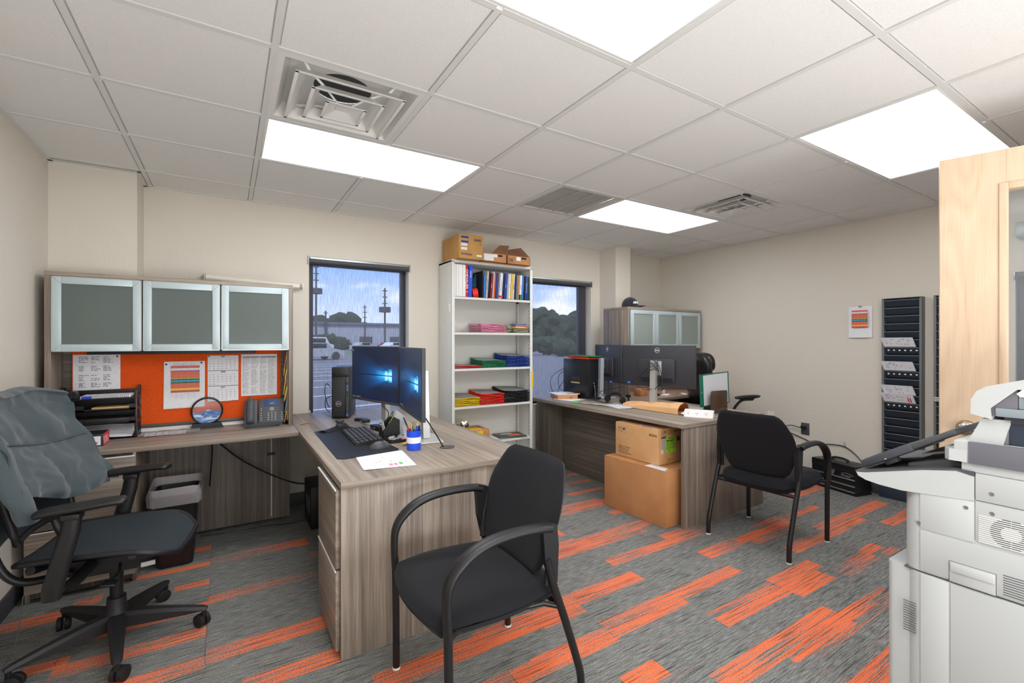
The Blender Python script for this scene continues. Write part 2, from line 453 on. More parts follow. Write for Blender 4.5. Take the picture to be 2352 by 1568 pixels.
# ------------------------------------------------------------------ mesh builder
class MB:
    def __init__(s, T=None):
        s.v, s.f, s.m, s.T = [], [], [], T
        s.mi = 0
    def _add(s, vs, fs, mi=None):
        o = len(s.v)
        if s.T is not None:
            vs = [s.T @ Vector(v) for v in vs]
        s.v += [tuple(v) for v in vs]
        s.f += [tuple(o + i for i in f) for f in fs]
        s.m += [s.mi if mi is None else mi] * len(fs)
        return s
    def box(s, x0, x1, y0, y1, z0, z1, bev=0, mi=None):
        return s.obox(((x0 + x1) / 2, (y0 + y1) / 2, (z0 + z1) / 2), (abs(x1 - x0), abs(y1 - y0), abs(z1 - z0)), None, bev, mi)
    def obox(s, c, size, rot=None, bev=0, mi=None):
        hx, hy, hz = size[0] / 2, size[1] / 2, size[2] / 2
        c = Vector(c)
        Rm = Matrix.Identity(3) if rot is None else (Euler(rot).to_matrix() if not isinstance(rot, Matrix) else rot)
        b = min(bev, hx * .98, hy * .98, hz * .98)
        if b <= 0:
            vs = [c + Rm @ Vector((sx * hx, sy * hy, sz * hz)) for sx in (-1, 1) for sy in (-1, 1) for sz in (-1, 1)]
            fs = [(0, 1, 3, 2), (4, 6, 7, 5), (0, 4, 5, 1), (2, 3, 7, 6), (0, 2, 6, 4), (1, 5, 7, 3)]
            return s._add(vs, fs, mi)
        bm = bmesh.new()
        bmesh.ops.create_cube(bm, size=1.0)
        bmesh.ops.scale(bm, vec=(2 * hx, 2 * hy, 2 * hz), verts=bm.verts)
        bmesh.ops.bevel(bm, geom=bm.edges[:], offset=b, segments=2, profile=0.5, affect='EDGES')
        vs = [c + Rm @ v.co for v in bm.verts]
        fs = [[v.index for v in f.verts] for f in bm.faces]
        bm.free()
        return s._add(vs, fs, mi)
    def poly(s, pts, mi=None):
        return s._add(pts, [tuple(range(len(pts)))], mi)
    def prism(s, pts, ax, a0, a1, mi=None):
        """closed 2D outline (in the two other axes, in order) pushed along axis ax from a0 to a1"""
        n = len(pts)
        def P(p, a):
            q = list(p); q.insert(ax, a); return q
        vs = [P(p, a0) for p in pts] + [P(p, a1) for p in pts]
        fs = [tuple(range(n)), tuple(range(2 * n - 1, n - 1, -1))]
        fs += [(i, i + n, (i + 1) % n + n, (i + 1) % n) for i in range(n)]
        return s._add(vs, fs, mi)
    def cyl(s, p0, p1, r0, r1=None, n=16, mi=None):
        return s.tube([p0, p1], [r0, r0 if r1 is None else r1], n, mi=mi)
    def tube(s, pts, r, n=10, closed=False, flat=None, up=None, mi=None):
        pts = [Vector(p) for p in pts]
        k = len(pts)
        rs = r if isinstance(r, (list, tuple)) else [r] * k
        vs, fs = [], []
        u = Vector(up) if up else None
        for i, p in enumerate(pts):
            a = pts[(i - 1) % k] if (closed or i > 0) else p
            c = pts[(i + 1) % k] if (closed or i < k - 1) else p
            t = (c - a)
            t = t.normalized() if t.length > 1e-9 else Vector((0, 0, 1))
            if u is None:
                u = Vector((0, 0, 1)) if abs(t.z) < .9 else Vector((1, 0, 0))
            if up:
                u0 = Vector(up)
            else:
                u0 = u
            sd = t.cross(u0)
            sd = sd.normalized() if sd.length > 1e-6 else t.orthogonal().normalized()
            u2 = sd.cross(t).normalized()
            if not up: u = u2
            fx, fy = (1, 1) if flat is None else flat
            for j in range(n):
                w_ = 2 * PI * j / n
                vs.append(p + sd * (math.cos(w_) * rs[i] * fx) + u2 * (math.sin(w_) * rs[i] * fy))
        m = k if closed else k - 1
        for i in range(m):
            for j in range(n):
                a, b2 = i * n + j, i * n + (j + 1) % n
                c, d = ((i + 1) % k) * n + (j + 1) % n, ((i + 1) % k) * n + j
                fs.append((a, b2, c, d))
        if not closed:
            fs.append(tuple(range(n - 1, -1, -1))); fs.append(tuple((k - 1) * n + j for j in range(n)))
        return s._add(vs, fs, mi)
    def lathe(s, prof, c=(0, 0, 0), n=24, rot=None, mi=None):
        c = Vector(c); Rm = Matrix.Identity(3) if rot is None else Euler(rot).to_matrix()
        vs, fs = [], []
        for (r, z) in prof:
            for j in range(n):
                a = 2 * PI * j / n
                vs.append(c + Rm @ Vector((max(r, 1e-5) * math.cos(a), max(r, 1e-5) * math.sin(a), z)))
        for i in range(len(prof) - 1):
            for j in range(n):
                fs.append((i * n + j, i * n + (j + 1) % n, (i + 1) * n + (j + 1) % n, (i + 1) * n + j))
        fs.append(tuple(range(n - 1, -1, -1))); fs.append(tuple((len(prof) - 1) * n + j for j in range(n)))
        return s._add(vs, fs, mi)
    def grid(s, fn, nu, nv, mi=None, thick=0.0, nrm=None):
        vs = [Vector(fn(i / nu, j / nv)) for j in range(nv + 1) for i in range(nu + 1)]
        w_ = nu + 1
        fs = [(j * w_ + i, j * w_ + i + 1, (j + 1) * w_ + i + 1, (j + 1) * w_ + i) for j in range(nv) for i in range(nu)]
        if thick:
            ns = []
            for j in range(nv + 1):
                for i in range(w_):
                    a = vs[j * w_ + min(i + 1, nu)] - vs[j * w_ + max(i - 1, 0)]
                    b2 = vs[min(j + 1, nv) * w_ + i] - vs[max(j - 1, 0) * w_ + i]
                    q = a.cross(b2)
                    ns.append(q.normalized() if q.length > 1e-9 else Vector((0, 0, 1)))
            o = len(vs)
            vs2 = [v - q * thick for v, q in zip(vs, ns)]
            fs2 = [tuple(o + i for i in reversed(f)) for f in fs]
            rim = [j for j in range(w_)] + [j * w_ + nu for j in range(1, nv + 1)] + [nv * w_ + i for i in range(nu - 1, -1, -1)] + [j * w_ for j in range(nv - 1, 0, -1)]
            fs3 = [(rim[(i + 1) % len(rim)], rim[i], o + rim[i], o + rim[(i + 1) % len(rim)]) for i in range(len(rim))]
            vs, fs = vs + vs2, fs + fs2 + fs3
        return s._add(vs, fs, mi)
    def build(s, name, mat, parent=None, local=False, label=None, smooth=True, kind=None, ang=40):
        me = bpy.data.meshes.new(name)
        me.from_pydata(s.v, [], s.f)
        mats = mat if isinstance(mat, (list, tuple)) else [mat]
        for q in mats:
            me.materials.append(M[q] if isinstance(q, str) else q)
        if any(s.m):
            me.polygons.foreach_set('material_index', s.m)
        if smooth:
            me.polygons.foreach_set('use_smooth', [True] * len(me.polygons))
            me.set_sharp_from_angle(angle=R(ang))
        me.update()
        o = bpy.data.objects.new(name, me)
        COL.objects.link(o)
        if parent is not None:
            o.parent = parent
            if not local:
                o.matrix_parent_inverse = world_of(parent).inverted()
        if label: o['label'] = label
        if kind: o['kind'] = kind
        return o

def world_of(o):
    m = Matrix.LocRotScale(o.location, o.rotation_euler, o.scale)
    if o.parent is not None:
        m = world_of(o.parent) @ o.matrix_parent_inverse @ m
    return m

def thing(name, label, cat, loc=(0, 0, 0), rot=0.0, group=None):
    o = bpy.data.objects.new(name, None)
    COL.objects.link(o)
    o.empty_display_size = 0.05
    o.location = loc
    o.rotation_euler = (0, 0, rot)
    o['label'] = label; o['category'] = cat
    if group: o['group'] = group
    return o

def tag(o, label, cat, group=None):
    o['label'] = label; o['category'] = cat
    if group: o['group'] = group
    return o

def struct(o):
    o['kind'] = 'structure'
    return o

def copy_tree(o, parent=None):
    c = o.copy(); COL.objects.link(c)
    if parent is not None: c.parent = parent
    for ch in list(o.children):
        copy_tree(ch, c)
    return c

def bez(pts, n=8):
    """smooth curve through points (catmull-rom)"""
    P = [Vector(p) for p in pts]
    P = [P[0] * 2 - P[1]] + P + [P[-1] * 2 - P[-2]]
    out = []
    for i in range(1, len(P) - 2):
        for k in range(n):
            t = k / n
            a, b_, c, d = P[i - 1], P[i], P[i + 1], P[i + 2]
            out.append(0.5 * ((2 * b_) + (c - a) * t + (2 * a - 5 * b_ + 4 * c - d) * t * t + (3 * b_ - a - 3 * c + d) * t ** 3))
    out.append(P[-2])
    return out

def textobj(txt, size, loc, xdir, ydir, mat, parent, name='printed_lettering', align='LEFT', local=False, depth=0.0004, label=None, bold=0.0, shear=0.0):
    cu = bpy.data.curves.new(name, 'FONT')
    cu.body = txt; cu.size = size; cu.align_x = align; cu.extrude = depth; cu.offset = bold; cu.resolution_u = 2; cu.shear = shear
    tmp = bpy.data.objects.new('tmp', cu)
    COL.objects.link(tmp)
    dg = bpy.context.evaluated_depsgraph_get()
    me = bpy.data.meshes.new_from_object(tmp.evaluated_get(dg))
    bpy.data.objects.remove(tmp); bpy.data.curves.remove(cu)
    x = Vector(xdir).normalized(); y = Vector(ydir).normalized(); z = x.cross(y)
    Mx = Matrix((x, y, z)).transposed().to_4x4(); Mx.translation = Vector(loc)
    me.transform(Mx)
    me.materials.clear(); me.materials.append(M[mat])
    me.name = name
    o = bpy.data.objects.new(name, me); COL.objects.link(o)
    if parent is not None:
        o.parent = parent
        if not local: o.matrix_parent_inverse = world_of(parent).inverted()
    if label: o['label'] = label
    return o
sun.rotation_euler = (R(40), 0, R(-25))
# ================================================================== STRUCTURE
XL, XR, YW, YB = -0.915, 4.84, 4.105, -2.0
WT = 0.16
# floor slab under the carpet planks
fl = MB().box(XL - WT, XR + WT, YB - WT, YW + WT, -0.12, -0.008).build('floor', 'base'); struct(fl)
BARS = """2.808 3.026 3.588 .025 .8 .9
2.609 2.973 3.367 .035 .4 .8
2.515 2.915 3.122 .03 .7 .9
2.132 2.649 2.855 .085 .55 .75
2.64 2.72 2.86 .03 .9 .7
2.522 2.66 2.618 .04 .75 .85
1.969 2.66 2.352 .05 .75 .6
1.48 1.97 2.365 .05 .8 .7
1.725 2.517 2.272 .042 .8 .55
1.94 1.98 2.54 .05 .9 .9
2.51 2.95 2.095 .05 .85 .35
2.51 3.0 2.045 .035 .8 .3
1.949 2.76 2.035 .045 .85 .6
2.517 2.9 1.80 .055 .85 .5
2.888 3.54 1.806 .035 1.1 .95
2.95 3.54 1.745 .04 .7 .2
3.3 4.045 1.855 .035 .35 .8
2.9 3.54 1.875 .035 .15 .55
4.042 4.76 2.075 .035 .8 .75
4.574 4.76 2.138 .03 .9 .8
4.604 4.84 1.83 .03 .6 .9
3.566 4.62 1.62 .05 .65 .85
3.049 4.06 1.54 .04 .8 .75
3.049 3.5 1.585 .02 .6 .2
4.084 4.84 1.405 .045 .95 .6
1.311 1.985 1.842 .055 .6 .95
1.254 1.51 1.77 .05 .95 .6
1.49 2.53 1.59 .045 .7 .85
1.49 2.0 1.535 .035 .75 .9
2.05 2.52 1.63 .02 .5 .2
1.074 1.50 1.54 .05 .95 .65
1.315 1.51 1.27 .05 .95 .9
1.985 2.53 1.375 .03 .5 .75
1.985 2.56 1.32 .038 .98 .75
2.547 3.0 1.385 .045 .85 .95
2.547 2.91 1.29 .06 .95 .95
2.977 3.42 1.25 .055 .35 .75
3.42 3.61 1.29 .035 .9 .95
3.5 3.66 1.21 .025 .8 .6
1.626 2.543 1.085 .055 .8 .85
1.996 2.52 1.03 .05 .6 .95
2.52 3.005 1.035 .035 .9 .5
2.1 2.9 .97 .02 .5 .3
1.9 2.5 .785 .05 .9 .7
.946 1.50 1.845 .03 .8 .75
.943 1.50 1.785 .05 .98 .8
.489 .955 1.79 .06 .8 .95
.963 1.48 1.53 .05 .95 .8
.46 .96 1.535 .05 .5 .6
1.48 1.98 2.37 .05 .4 .7
.05 .45 2.045 .05 .5 .9
-.6 -.08 2.29 .05 .9 .7
-.60 -.08 2.53 .045 .7 .75
-.24 -.08 3.045 .035 .65 .85
-.60 -.08 2.77 .045 .85 .8
.44 .52 3.094 .03 .5 .5
-.915 -.60 3.05 .05 .6 1.0
-.66 -.55 3.145 .045 .7 .85
-.70 -.56 2.60 .035 .9 1.0
-.19 -.085 3.55 .035 .95 .95
-.303 -.085 3.295 .028 1.0 1.0
-.083 .455 3.32 .055 .3 .9
-.084 .46 2.83 .05 .65 .35
-.075 .40 2.32 .055 .6 .9
-.6 -.25 3.30 .03 .6 .9
3.6 4.2 .95 .05 .8 .7
.2 .9 1.1 .05 .8 .7
-.5 .4 1.5 .05 .9 .7
-.9 -.1 .9 .05 .9 .7
.6 1.4 .6 .05 .9 .6
2.6 3.6 .4 .05 .9 .6
-.4 .5 .2 .05 .9 .6
3.3 4.3 .1 .05 .9 .6
.3 1.4 -.5 .05 .9 .6
2.0 3.0 -.7 .05 .9 .6
3.4 4.4 -.9 .05 .9 .6
-.6 .4 -1.1 .05 .9 .6
1.2 2.1 -1.4 .05 .9 .6
3.0 3.9 3.9 .05 .9 .6"""
bars = [tuple(map(float, l.split())) for l in BARS.split('\n')]
def orange(x, y):
    d = 0.0
    for (a, b_, yc, h, d0, d1) in bars:
        if a < x < b_ and yc - h < y < yc + h:
            d = max(d, d0 + (d1 - d0) * (x - a) / (b_ - a))
    return d
# carpet planks 1.04 x 0.26 m laid staggered; each one is a piece of the floor
PLX, PLY, X0, Y0 = 1.04, 0.2575, -0.08, 1.30
row = 0
yy = Y0 - 13 * PLY
rowi = -13
while yy < YW:
    y0, y1 = max(yy, YB), min(yy + PLY, YW)
    off = 0.52 if rowi % 2 else 0.0
    xx = X0 + off - 3 * PLX
    while xx < XR:
        x0, x1 = max(xx, XL), min(xx + PLX, XR)
        if x1 - x0 > 0.01 and y1 - y0 > 0.01:
            g = 0.0006
            xs = {x0 + g, x1 - g}; ys = {y0 + g, y1 - g}
            for (a, b_, yc, h, d0, d1) in bars:
                if a < x1 and b_ > x0 and yc - h < y1 and yc + h > y0:
                    for q in (a, b_):
                        if x0 + g < q < x1 - g: xs.add(q)
                    for q in (yc - h, yc + h):
                        if y0 + g < q < y1 - g: ys.add(q)
            xs, ys = sorted(xs), sorted(ys)
            mb = MB()
            idx = {}
            vs = []
            for j, y in enumerate(ys):
                for i, x in enumerate(xs):
                    idx[i, j] = len(vs); vs.append((x, y, 0.0))
            fs, corner = [], []
            for j in range(len(ys) - 1):
                for i in range(len(xs) - 1):
                    fs.append((idx[i, j], idx[i + 1, j], idx[i + 1, j + 1], idx[i, j + 1]))
                    ym = (ys[j] + ys[j + 1]) / 2
                    e = 1e-4
                    l, r = orange(xs[i] + e, ym), orange(xs[i + 1] - e, ym)
                    corner += [l, r, r, l]
            # skirt so that the plank has a thickness
            n = len(vs)
            cs = [(xs[0], ys[0]), (xs[-1], ys[0]), (xs[-1], ys[-1]), (xs[0], ys[-1])]
            vs += [(a, b_, 0.0) for a, b_ in cs] + [(a - 0.0004 * (1 if a == xs[0] else -1), b_ , -0.008) for a, b_ in cs]
            for k in range(4):
                fs.append((n + k, n + 4 + k, n + 4 + (k + 1) % 4, n + (k + 1) % 4)); corner += [0, 0, 0, 0]
            mb._add(vs, fs)
            o = mb.build('carpet_tile', 'carpet', fl, smooth=False)
            at = o.data.attributes.new('orange', 'FLOAT', 'CORNER')
            at.data.foreach_set('value', corner)
        xx += PLX
    yy += PLY; rowi += 1

# ---- window wall with two openings
W1 = (0.575, 1.425, 0.64, 2.02)
W2 = (2.790, 3.640, 0.66, 2.02)
def wall_y(name, y0, y1, x0, x1, openings, z1=CZ + 0.25):
    mb = MB()
    xs = [x0]
    for (a, b_, c, d) in openings:
        mb.box(xs[-1], a, y0, y1, -0.1, z1)
        mb.box(a, b_, y0, y1, -0.1, c); mb.box(a, b_, y0, y1, d, z1)
        xs.append(b_)
    mb.box(xs[-1], x1, y0, y1, -0.1, z1)
    return struct(mb.build(name, 'wall', smooth=False))
def wall_x(name, x0, x1, y0, y1, openings, z1=CZ + 0.25):
    mb = MB(); ys = [y0]
    for (a, b_, c, d) in openings:
        mb.box(x0, x1, ys[-1], a, -0.1, z1)
        mb.box(x0, x1, a, b_, -0.1, c); mb.box(x0, x1, a, b_, d, z1)
        ys.append(b_)
    mb.box(x0, x1, ys[-1], y1, -0.1, z1)
    return struct(mb.build(name, 'wall', smooth=False))
wall_y('wall_back', YW, YW + WT, XL - WT, XR + WT, [W1, W2])
wall_x('wall_left', XL - WT, XL, YB - WT, YW, [])
W3 = (-0.15, 0.90, 0.70, 1.83)
wall_x('wall_right', XR, XR + WT, YB - WT, YW, [W3])
wall_y('wall_front', YB - WT, YB, XL - WT, XR + WT, [])
# corner columns furred out of the window wall
for (a, b_, y) in ((XL, -0.497, 3.82), (3.78, 4.016, 3.84)):
    struct(MB().box(a, b_, y, YW, -0.1, CZ + 0.2).build('column', 'wall', smooth=False))
# partition that carries the open door
struct(MB().box(3.03, XR, -0.30, -0.17, -0.1, CZ + 0.2).build('wall_partition', 'wall', smooth=False))
# baseboards
def base(name, x0, x1, y0, y1):
    o = MB().box(x0, x1, y0, y1, 0, 0.10, 0.003).build(name, 'base'); return struct(o)
base('baseboard_right', XR - 0.012, XR, -0.17, YW)
base('baseboard_back', -0.49, 3.77, YW - 0.012, YW)
base('baseboard_left', XL, XL + 0.012, YB, 3.81)

# ---- windows: frame, glass, blind
def window(n, W, y, blind=True):
    x0, x1, z0, z1 = W
    root = bpy.data.objects.new('window_%d' % n, None); COL.objects.link(root); root.location = (x0, y, z0); root['kind'] = 'structure'
    yf = y + 0.09
    for nm, bx in (('frame_side', (x0, x0 + .045)), ('frame_side', (x1 - (.045 if n == 1 else .105), x1))):
        MB().box(bx[0], bx[1], yf, yf + .05, z0, z1, 0.003).build(nm, 'win_fr', root)
    MB().box(x0 + .045, x1 - .045, yf, yf + .05, z1 - .045, z1, 0.003).build('frame_top', 'win_fr', root)
    MB().box(x0 + .045, x1 - .045, yf, yf + .05, z0, z0 + .05, 0.003).build('frame_bottom', 'win_fr', root)
    MB().box(x0 + .04, x1 - .04, yf + .02, yf + .026, z0 + .04, z1 - .04).build('glass_pane', 'glass', root)
    MB().box(x0 - .01, x1 + .01, y - .012, yf, z0 - .02, z0, 0.003).build('window_sill', 'white_metal', root)
    return root
window(1, W1, YW); window(2, W2, YW)
def shade(label, x0, x1, y, z0, z1, right_gap):
    t = thing('roller_shade', label, 'roller shade', ((x0 + x1) / 2, y, z1), group='roller shades over the windows')
    MB().cyl((x0, y, z1), (x1, y, z1), .024, n=20).build('roller_tube', 'base', t)
    MB().box(x0 + .005, x1 - .005, y - .024, y + .030, z1 + .012, z1 + .034, .006).build('head_rail', 'alu', t)
    for xe in (x0 - .006, x1 + .006):
        MB().box(xe - .005, xe + .005, y - .03, y + .035, z1 - .032, z1 + .036, .003).build('bracket', 'steel', t)
    MB().box(x0 + .012, x1 - right_gap, y + .0235, y + .0242, z0, z1).build('shade_cloth', 'blind', t)
    MB().box(x0 + .012, x1 - right_gap, y + .018, y + .03, z0 - .02, z0, .004).build('hem_bar', 'base', t)
    c = MB()
    zz = z1 - .03
    while zz > z0 + .1:
        c.obox((x0 + .004, y - .012, zz), (.005, .005, .005), None, .001); zz -= .014
    c.build('bead_chain', 'grey', t, kind='stuff')
    MB().box(x0 - .004, x0 + .012, y - .022, y, z0 + .06, z0 + .10, .004).build('chain_tensioner', 'grey_lt', t)
    return t
shade('dark screen shade on the window behind the desktop computer', .575, 1.425, YW + .012, .66, 2.0, .05)
shade('dark screen shade on the window right of the bookshelf', 2.79, 3.64, YW + .012, .69, 2.0, .05)
# the third window, in the right wall
root = bpy.data.objects.new('window_3', None); COL.objects.link(root); root.location = (XR, .4, .7); root['kind'] = 'structure'
y0, y1, z0, z1 = W3
xf = XR + .05
for a, b_ in ((y0, y0 + .05), (y1 - .05, y1)):
    MB().box(xf, xf + .05, a, b_, z0, z1, .003).build('frame_side', 'win_fr', root)
MB().box(xf, xf + .05, y0 + .05, y1 - .05, z1 - .05, z1, .003).build('frame_top', 'win_fr', root)
MB().box(xf, xf + .05, y0 + .05, y1 - .05, z0, z0 + .05, .003).build('frame_bottom', 'win_fr', root)
MB().box(xf + .02, xf + .026, y0 + .04, y1 - .04, z0 + .04, z1 - .04).build('glass_pane', 'glass', root)
t = thing('roller_shade', 'dark screen shade on the right-wall window seen through the door glass', 'roller shade', (XR, .375, 1.8))
MB().cyl((XR - .03, -.14, 1.80), (XR - .03, .89, 1.80), .022, n=18).build('roller_tube', 'base', t)
MB().box(XR - .0508, XR - .050, -.13, .88, .72, 1.80).build('shade_cloth', 'blind', t)
MB().box(XR - .056, XR - .044, -.13, .88, .70, .72, .003).build('hem_bar', 'base', t)
for y_ in (-.145, .895): MB().box(XR - .06, XR - .001, y_ - .004, y_ + .004, 1.77, 1.83, .002).build('bracket', 'steel', t)
# white tube of a rolled shade behind the hutch
t = thing('rolled_shade', 'white rolled-up shade tube along the wall above the left hutch', 'roller shade', (.18, 4.05, 1.79))
MB().cyl((-.132, 4.062, 1.800), (.495, 4.062, 1.775), .021, n=20).build('tube', 'cream', t)
MB().cyl((.495, 4.062, 1.775), (.515, 4.062, 1.774), .009, n=10).build('end_pin', 'grey_lt', t)
MB().box(-.146, -.134, 4.04, 4.105, 1.77, 1.83, .003).build('bracket', 'grey_lt', t)
MB().box(.516, .524, 4.04, 4.105, 1.755, 1.80, .003).build('bracket', 'white', t)

# ---- ceiling: slab, grid, tiles
ceil = struct(MB().box(XL - WT, XR + WT, YB - WT, YW + WT, CZ + .16, CZ + .30).build('ceiling', 'white_metal', smooth=False))
LIGHTS = [(1, 3, 2), (5, 7, 2), (1, 3, -1), (5, 7, -1), (1, 3, -4), (5, 7, -4)]
VENTS = {(1, 1): 'diff', (4, 2): 'ret', (6, 1): 'diff'}
busy = set()
for (a, b_, j) in LIGHTS:
    for i in range(a, b_): busy.add((i, j))
busy |= set(VENTS)
tile_mesh = None
g = .0115
def tile(x0, x1, y0, y1):
    h = .016
    mb = MB()
    e = .006
    mb.box(x0 + g, x1 - g, y0 + g, y1 - g, CZ + .010, CZ + h)
    mb.box(x0 + g + e, x1 - g - e, y0 + g + e, y1 - g - e, CZ + .0035, CZ + .010)
    return mb.build('ceiling_tile', 'tile', ceil, smooth=False)
for i in range(-1, 9):
    for j in range(-6, 5):
        if (i, j) in busy: continue
        x0, x1 = max(GX + i * T, XL + .004), min(GX + (i + 1) * T, XR - .004)
        y0, y1 = max(GY + j * T, YB + .004), min(GY + (j + 1) * T, YW - .004)
        if x1 - x0 < .04 or y1 - y0 < .04: continue
        if i == -1 and j == 4: continue       # the left column stands here
        if x1 - x0 > .609 and y1 - y0 > .609:
            if tile_mesh is None:
                o = tile(x0, x1, y0, y1); tile_mesh = (o, x0, y0)
            else:
                o = tile_mesh[0].copy(); COL.objects.link(o)
                o.location = (x0 - tile_mesh[1], y0 - tile_mesh[2], random.uniform(-.0006, .0006))
        else:
            tile(x0, x1, y0, y1)
hw = .012
for i in range(0, 9):
    x = GX + i * T
    j0 = YB
    segs = [(YB, YW)]
    if i in (2, 6):       # the middle of a 4 ft light carries no bar
        segs = []; y = YB
        for j in (-4, -1, 2):
            segs.append((y, GY + j * T)); y = GY + (j + 1) * T
        segs.append((y, YW))
    for a, b_ in segs:
        MB().box(x - hw, x + hw, a, b_, CZ, CZ + .03).build('grid_bar', 'tbar', ceil, smooth=False)
for j in range(-5, 5):
    y = GY + j * T
    for i in range(-1, 9):
        x0, x1 = max(GX + i * T, XL), min(GX + (i + 1) * T, XR)
        MB().box(x0 + hw, x1 - hw, y - hw, y + hw, CZ + .0004, CZ + .03).build('cross_bar', 'tbar', ceil, smooth=False)
# wall angle
for nm, bx in (('wall_angle', (XL, XL + .022, YB, 3.82)), ('wall_angle', (XR - .022, XR, YB, YW)), ('wall_angle', (-.497, 3.78, YW - .022, YW)), ('wall_angle', (4.016, XR, YW - .022, YW)), ('wall_angle', (XL, -.497, 3.798, 3.82)), ('wall_angle', (-.497, -.475, 3.82, YW))):
    MB().box(bx[0], bx[1], bx[2], bx[3], CZ - .001, CZ + .004).build(nm, 'tbar', ceil, smooth=False)

def light_panel(a, b_, j, label):
    x0, x1, y0, y1 = GX + a * T + hw, GX + b_ * T - hw, GY + j * T + hw, GY + (j + 1) * T - hw
    t = thing('ceiling_light', label, 'ceiling light', ((x0 + x1) / 2, (y0 + y1) / 2, CZ))
    t['group'] = 'flat panel ceiling lights'
    f = .014
    mb = MB()
    mb.box(x0, x1, y0, y0 + f, CZ + .002, CZ + .03, .002).box(x0, x1, y1 - f, y1, CZ + .002, CZ + .03, .002)
    mb.box(x0, x0 + f, y0 + f, y1 - f, CZ + .002, CZ + .03, .002).box(x1 - f, x1, y0 + f, y1 - f, CZ + .002, CZ + .03, .002)
    mb.build('frame', 'white_metal', t)
    MB().box(x0 + f, x1 - f, y0 + f, y1 - f, CZ + .006, CZ + .012).build('diffuser', 'panel', t)
labs = ['bright flat ceiling panel beside the large square diffuser, above the left hutch',
        'bright ceiling panel between the louvred return grille and the small diffuser',
        'nearest bright ceiling panel cut off by the top of the picture',
        'bright ceiling panel above the tall maple door',
        'ceiling panel behind the camera on the left', 'ceiling panel behind the camera on the right']
for (a, b_, j), lb in zip(LIGHTS, labs): light_panel(a, b_, j, lb)

# ---- supply diffusers: stepped square cones hanging in a housing
def ring(mb, s0, s1, z0, z1, th=.002, rad=.02):
    """square funnel from half size s0 at z0 to s1 at z1 (rounded corners)"""
    def loop(s, r, z):
        pts = []
        for k in range(4):
            cx_, cy_ = ((1, 1), (-1, 1), (-1, -1), (1, -1))[k]
            for q in range(4):
                a = PI / 2 * k + PI / 2 * q / 3
                pts.append(((s - r) * cx_ + r * math.cos(a), (s - r) * cy_ + r * math.sin(a), z))
        return pts
    l = [loop(s0, rad, z0), loop(s1, rad * .6, z1), loop(s1 - th * 1.4, rad * .6, z1), loop(s0 - th * 3, rad, z0 + .001)]
    n = 16
    vs = sum(l, [])
    fs = [(k * n + i, k * n + (i + 1) % n, ((k + 1) % 4) * n + (i + 1) % n, ((k + 1) % 4) * n + i) for k in range(4) for i in range(n)]
    mb._add(vs, fs)
def diffuser(i, j, label, drop):
    x0, y0 = GX + i * T, GY + j * T
    c = Vector((x0 + T / 2, y0 + T / 2, CZ))
    t = thing('air_diffuser', label, 'air vent', c, group='square air diffusers')
    hs = T / 2 - hw
    mb = MB(Matrix.Translation(c))
    ring(mb, hs - .018, hs - .055, .003, .060, .003, .012)
    mb.box(-hs, hs, -hs, -hs + .026, .001, .006).box(-hs, hs, hs - .026, hs, .001, .006).box(-hs, -hs + .026, -hs, hs, .0012, .0062).box(hs - .026, hs, -hs, hs, .0012, .0062)
    mb.build('housing', 'white_metal', t, ang=30)
    mb = MB(Matrix.Translation(c))
    n = 40
    ro, ri = hs - .054, .125
    vs, fs = [], []
    for k in range(n):
        a = 2 * PI * k / n
        q = max(abs(math.cos(a)), abs(math.sin(a)))
        vs += [(ro * math.cos(a) / q, ro * math.sin(a) / q, .060), (ri * math.cos(a), ri * math.sin(a), .075)]
    fs = [(2 * k, 2 * k + 1, (2 * k + 3) % (2 * n), (2 * k + 2) % (2 * n)) for k in range(n)]
    mb._add(vs, fs); mb.build('neck_plate', 'white_metal', t)
    MB(Matrix.Translation(c)).tube([(0, 0, .076), (0, 0, .155)], .126, 32).build('duct_collar', 'void', t)
    for k, (s0, s1, z0, z1) in enumerate(((.224, .182, -.016, .022), (.152, .115, -.026, .010), (.086, .035, -.038, -.012))):
        mb = MB(Matrix.Translation(c)); ring(mb, s0, s1, z0, z1, .003, .018)
        mb.box(-s0 - .002, s0 + .002, -s0 - .002, -s0 + .012, z0 - .002, z0, .001).box(-s0 - .002, s0 + .002, s0 - .012, s0 + .002, z0 - .002, z0, .001).box(-s0 - .002, -s0 + .012, -s0, s0, z0 - .002, z0, .001).box(s0 - .012, s0 + .002, -s0, s0, z0 - .002, z0, .001)
        if k == 2: mb.box(-.03, .03, -.03, .03, z1 - .002, z1)
        mb.build('cone', 'white_metal', t, ang=30)
    for sx, sy in ((1, 1), (-1, 1), (-1, -1), (1, -1)):
        MB(Matrix.Translation(c)).tube([(.165 * sx, .165 * sy, .028), (.2 * sx, .2 * sy, .062)], .006, 6).tube([(.10 * sx, .10 * sy, .016), (.165 * sx, .165 * sy, .030)], .006, 6).tube([(.03 * sx, .03 * sy, -.01), (.1 * sx, .1 * sy, .018)], .005, 6).build('clip', 'white', t)
diffuser(1, 1, 'large stepped square air diffuser beside the left ceiling light', .0)
diffuser(6, 1, 'far small-looking stepped square diffuser at the end of the far ceiling light', .0)
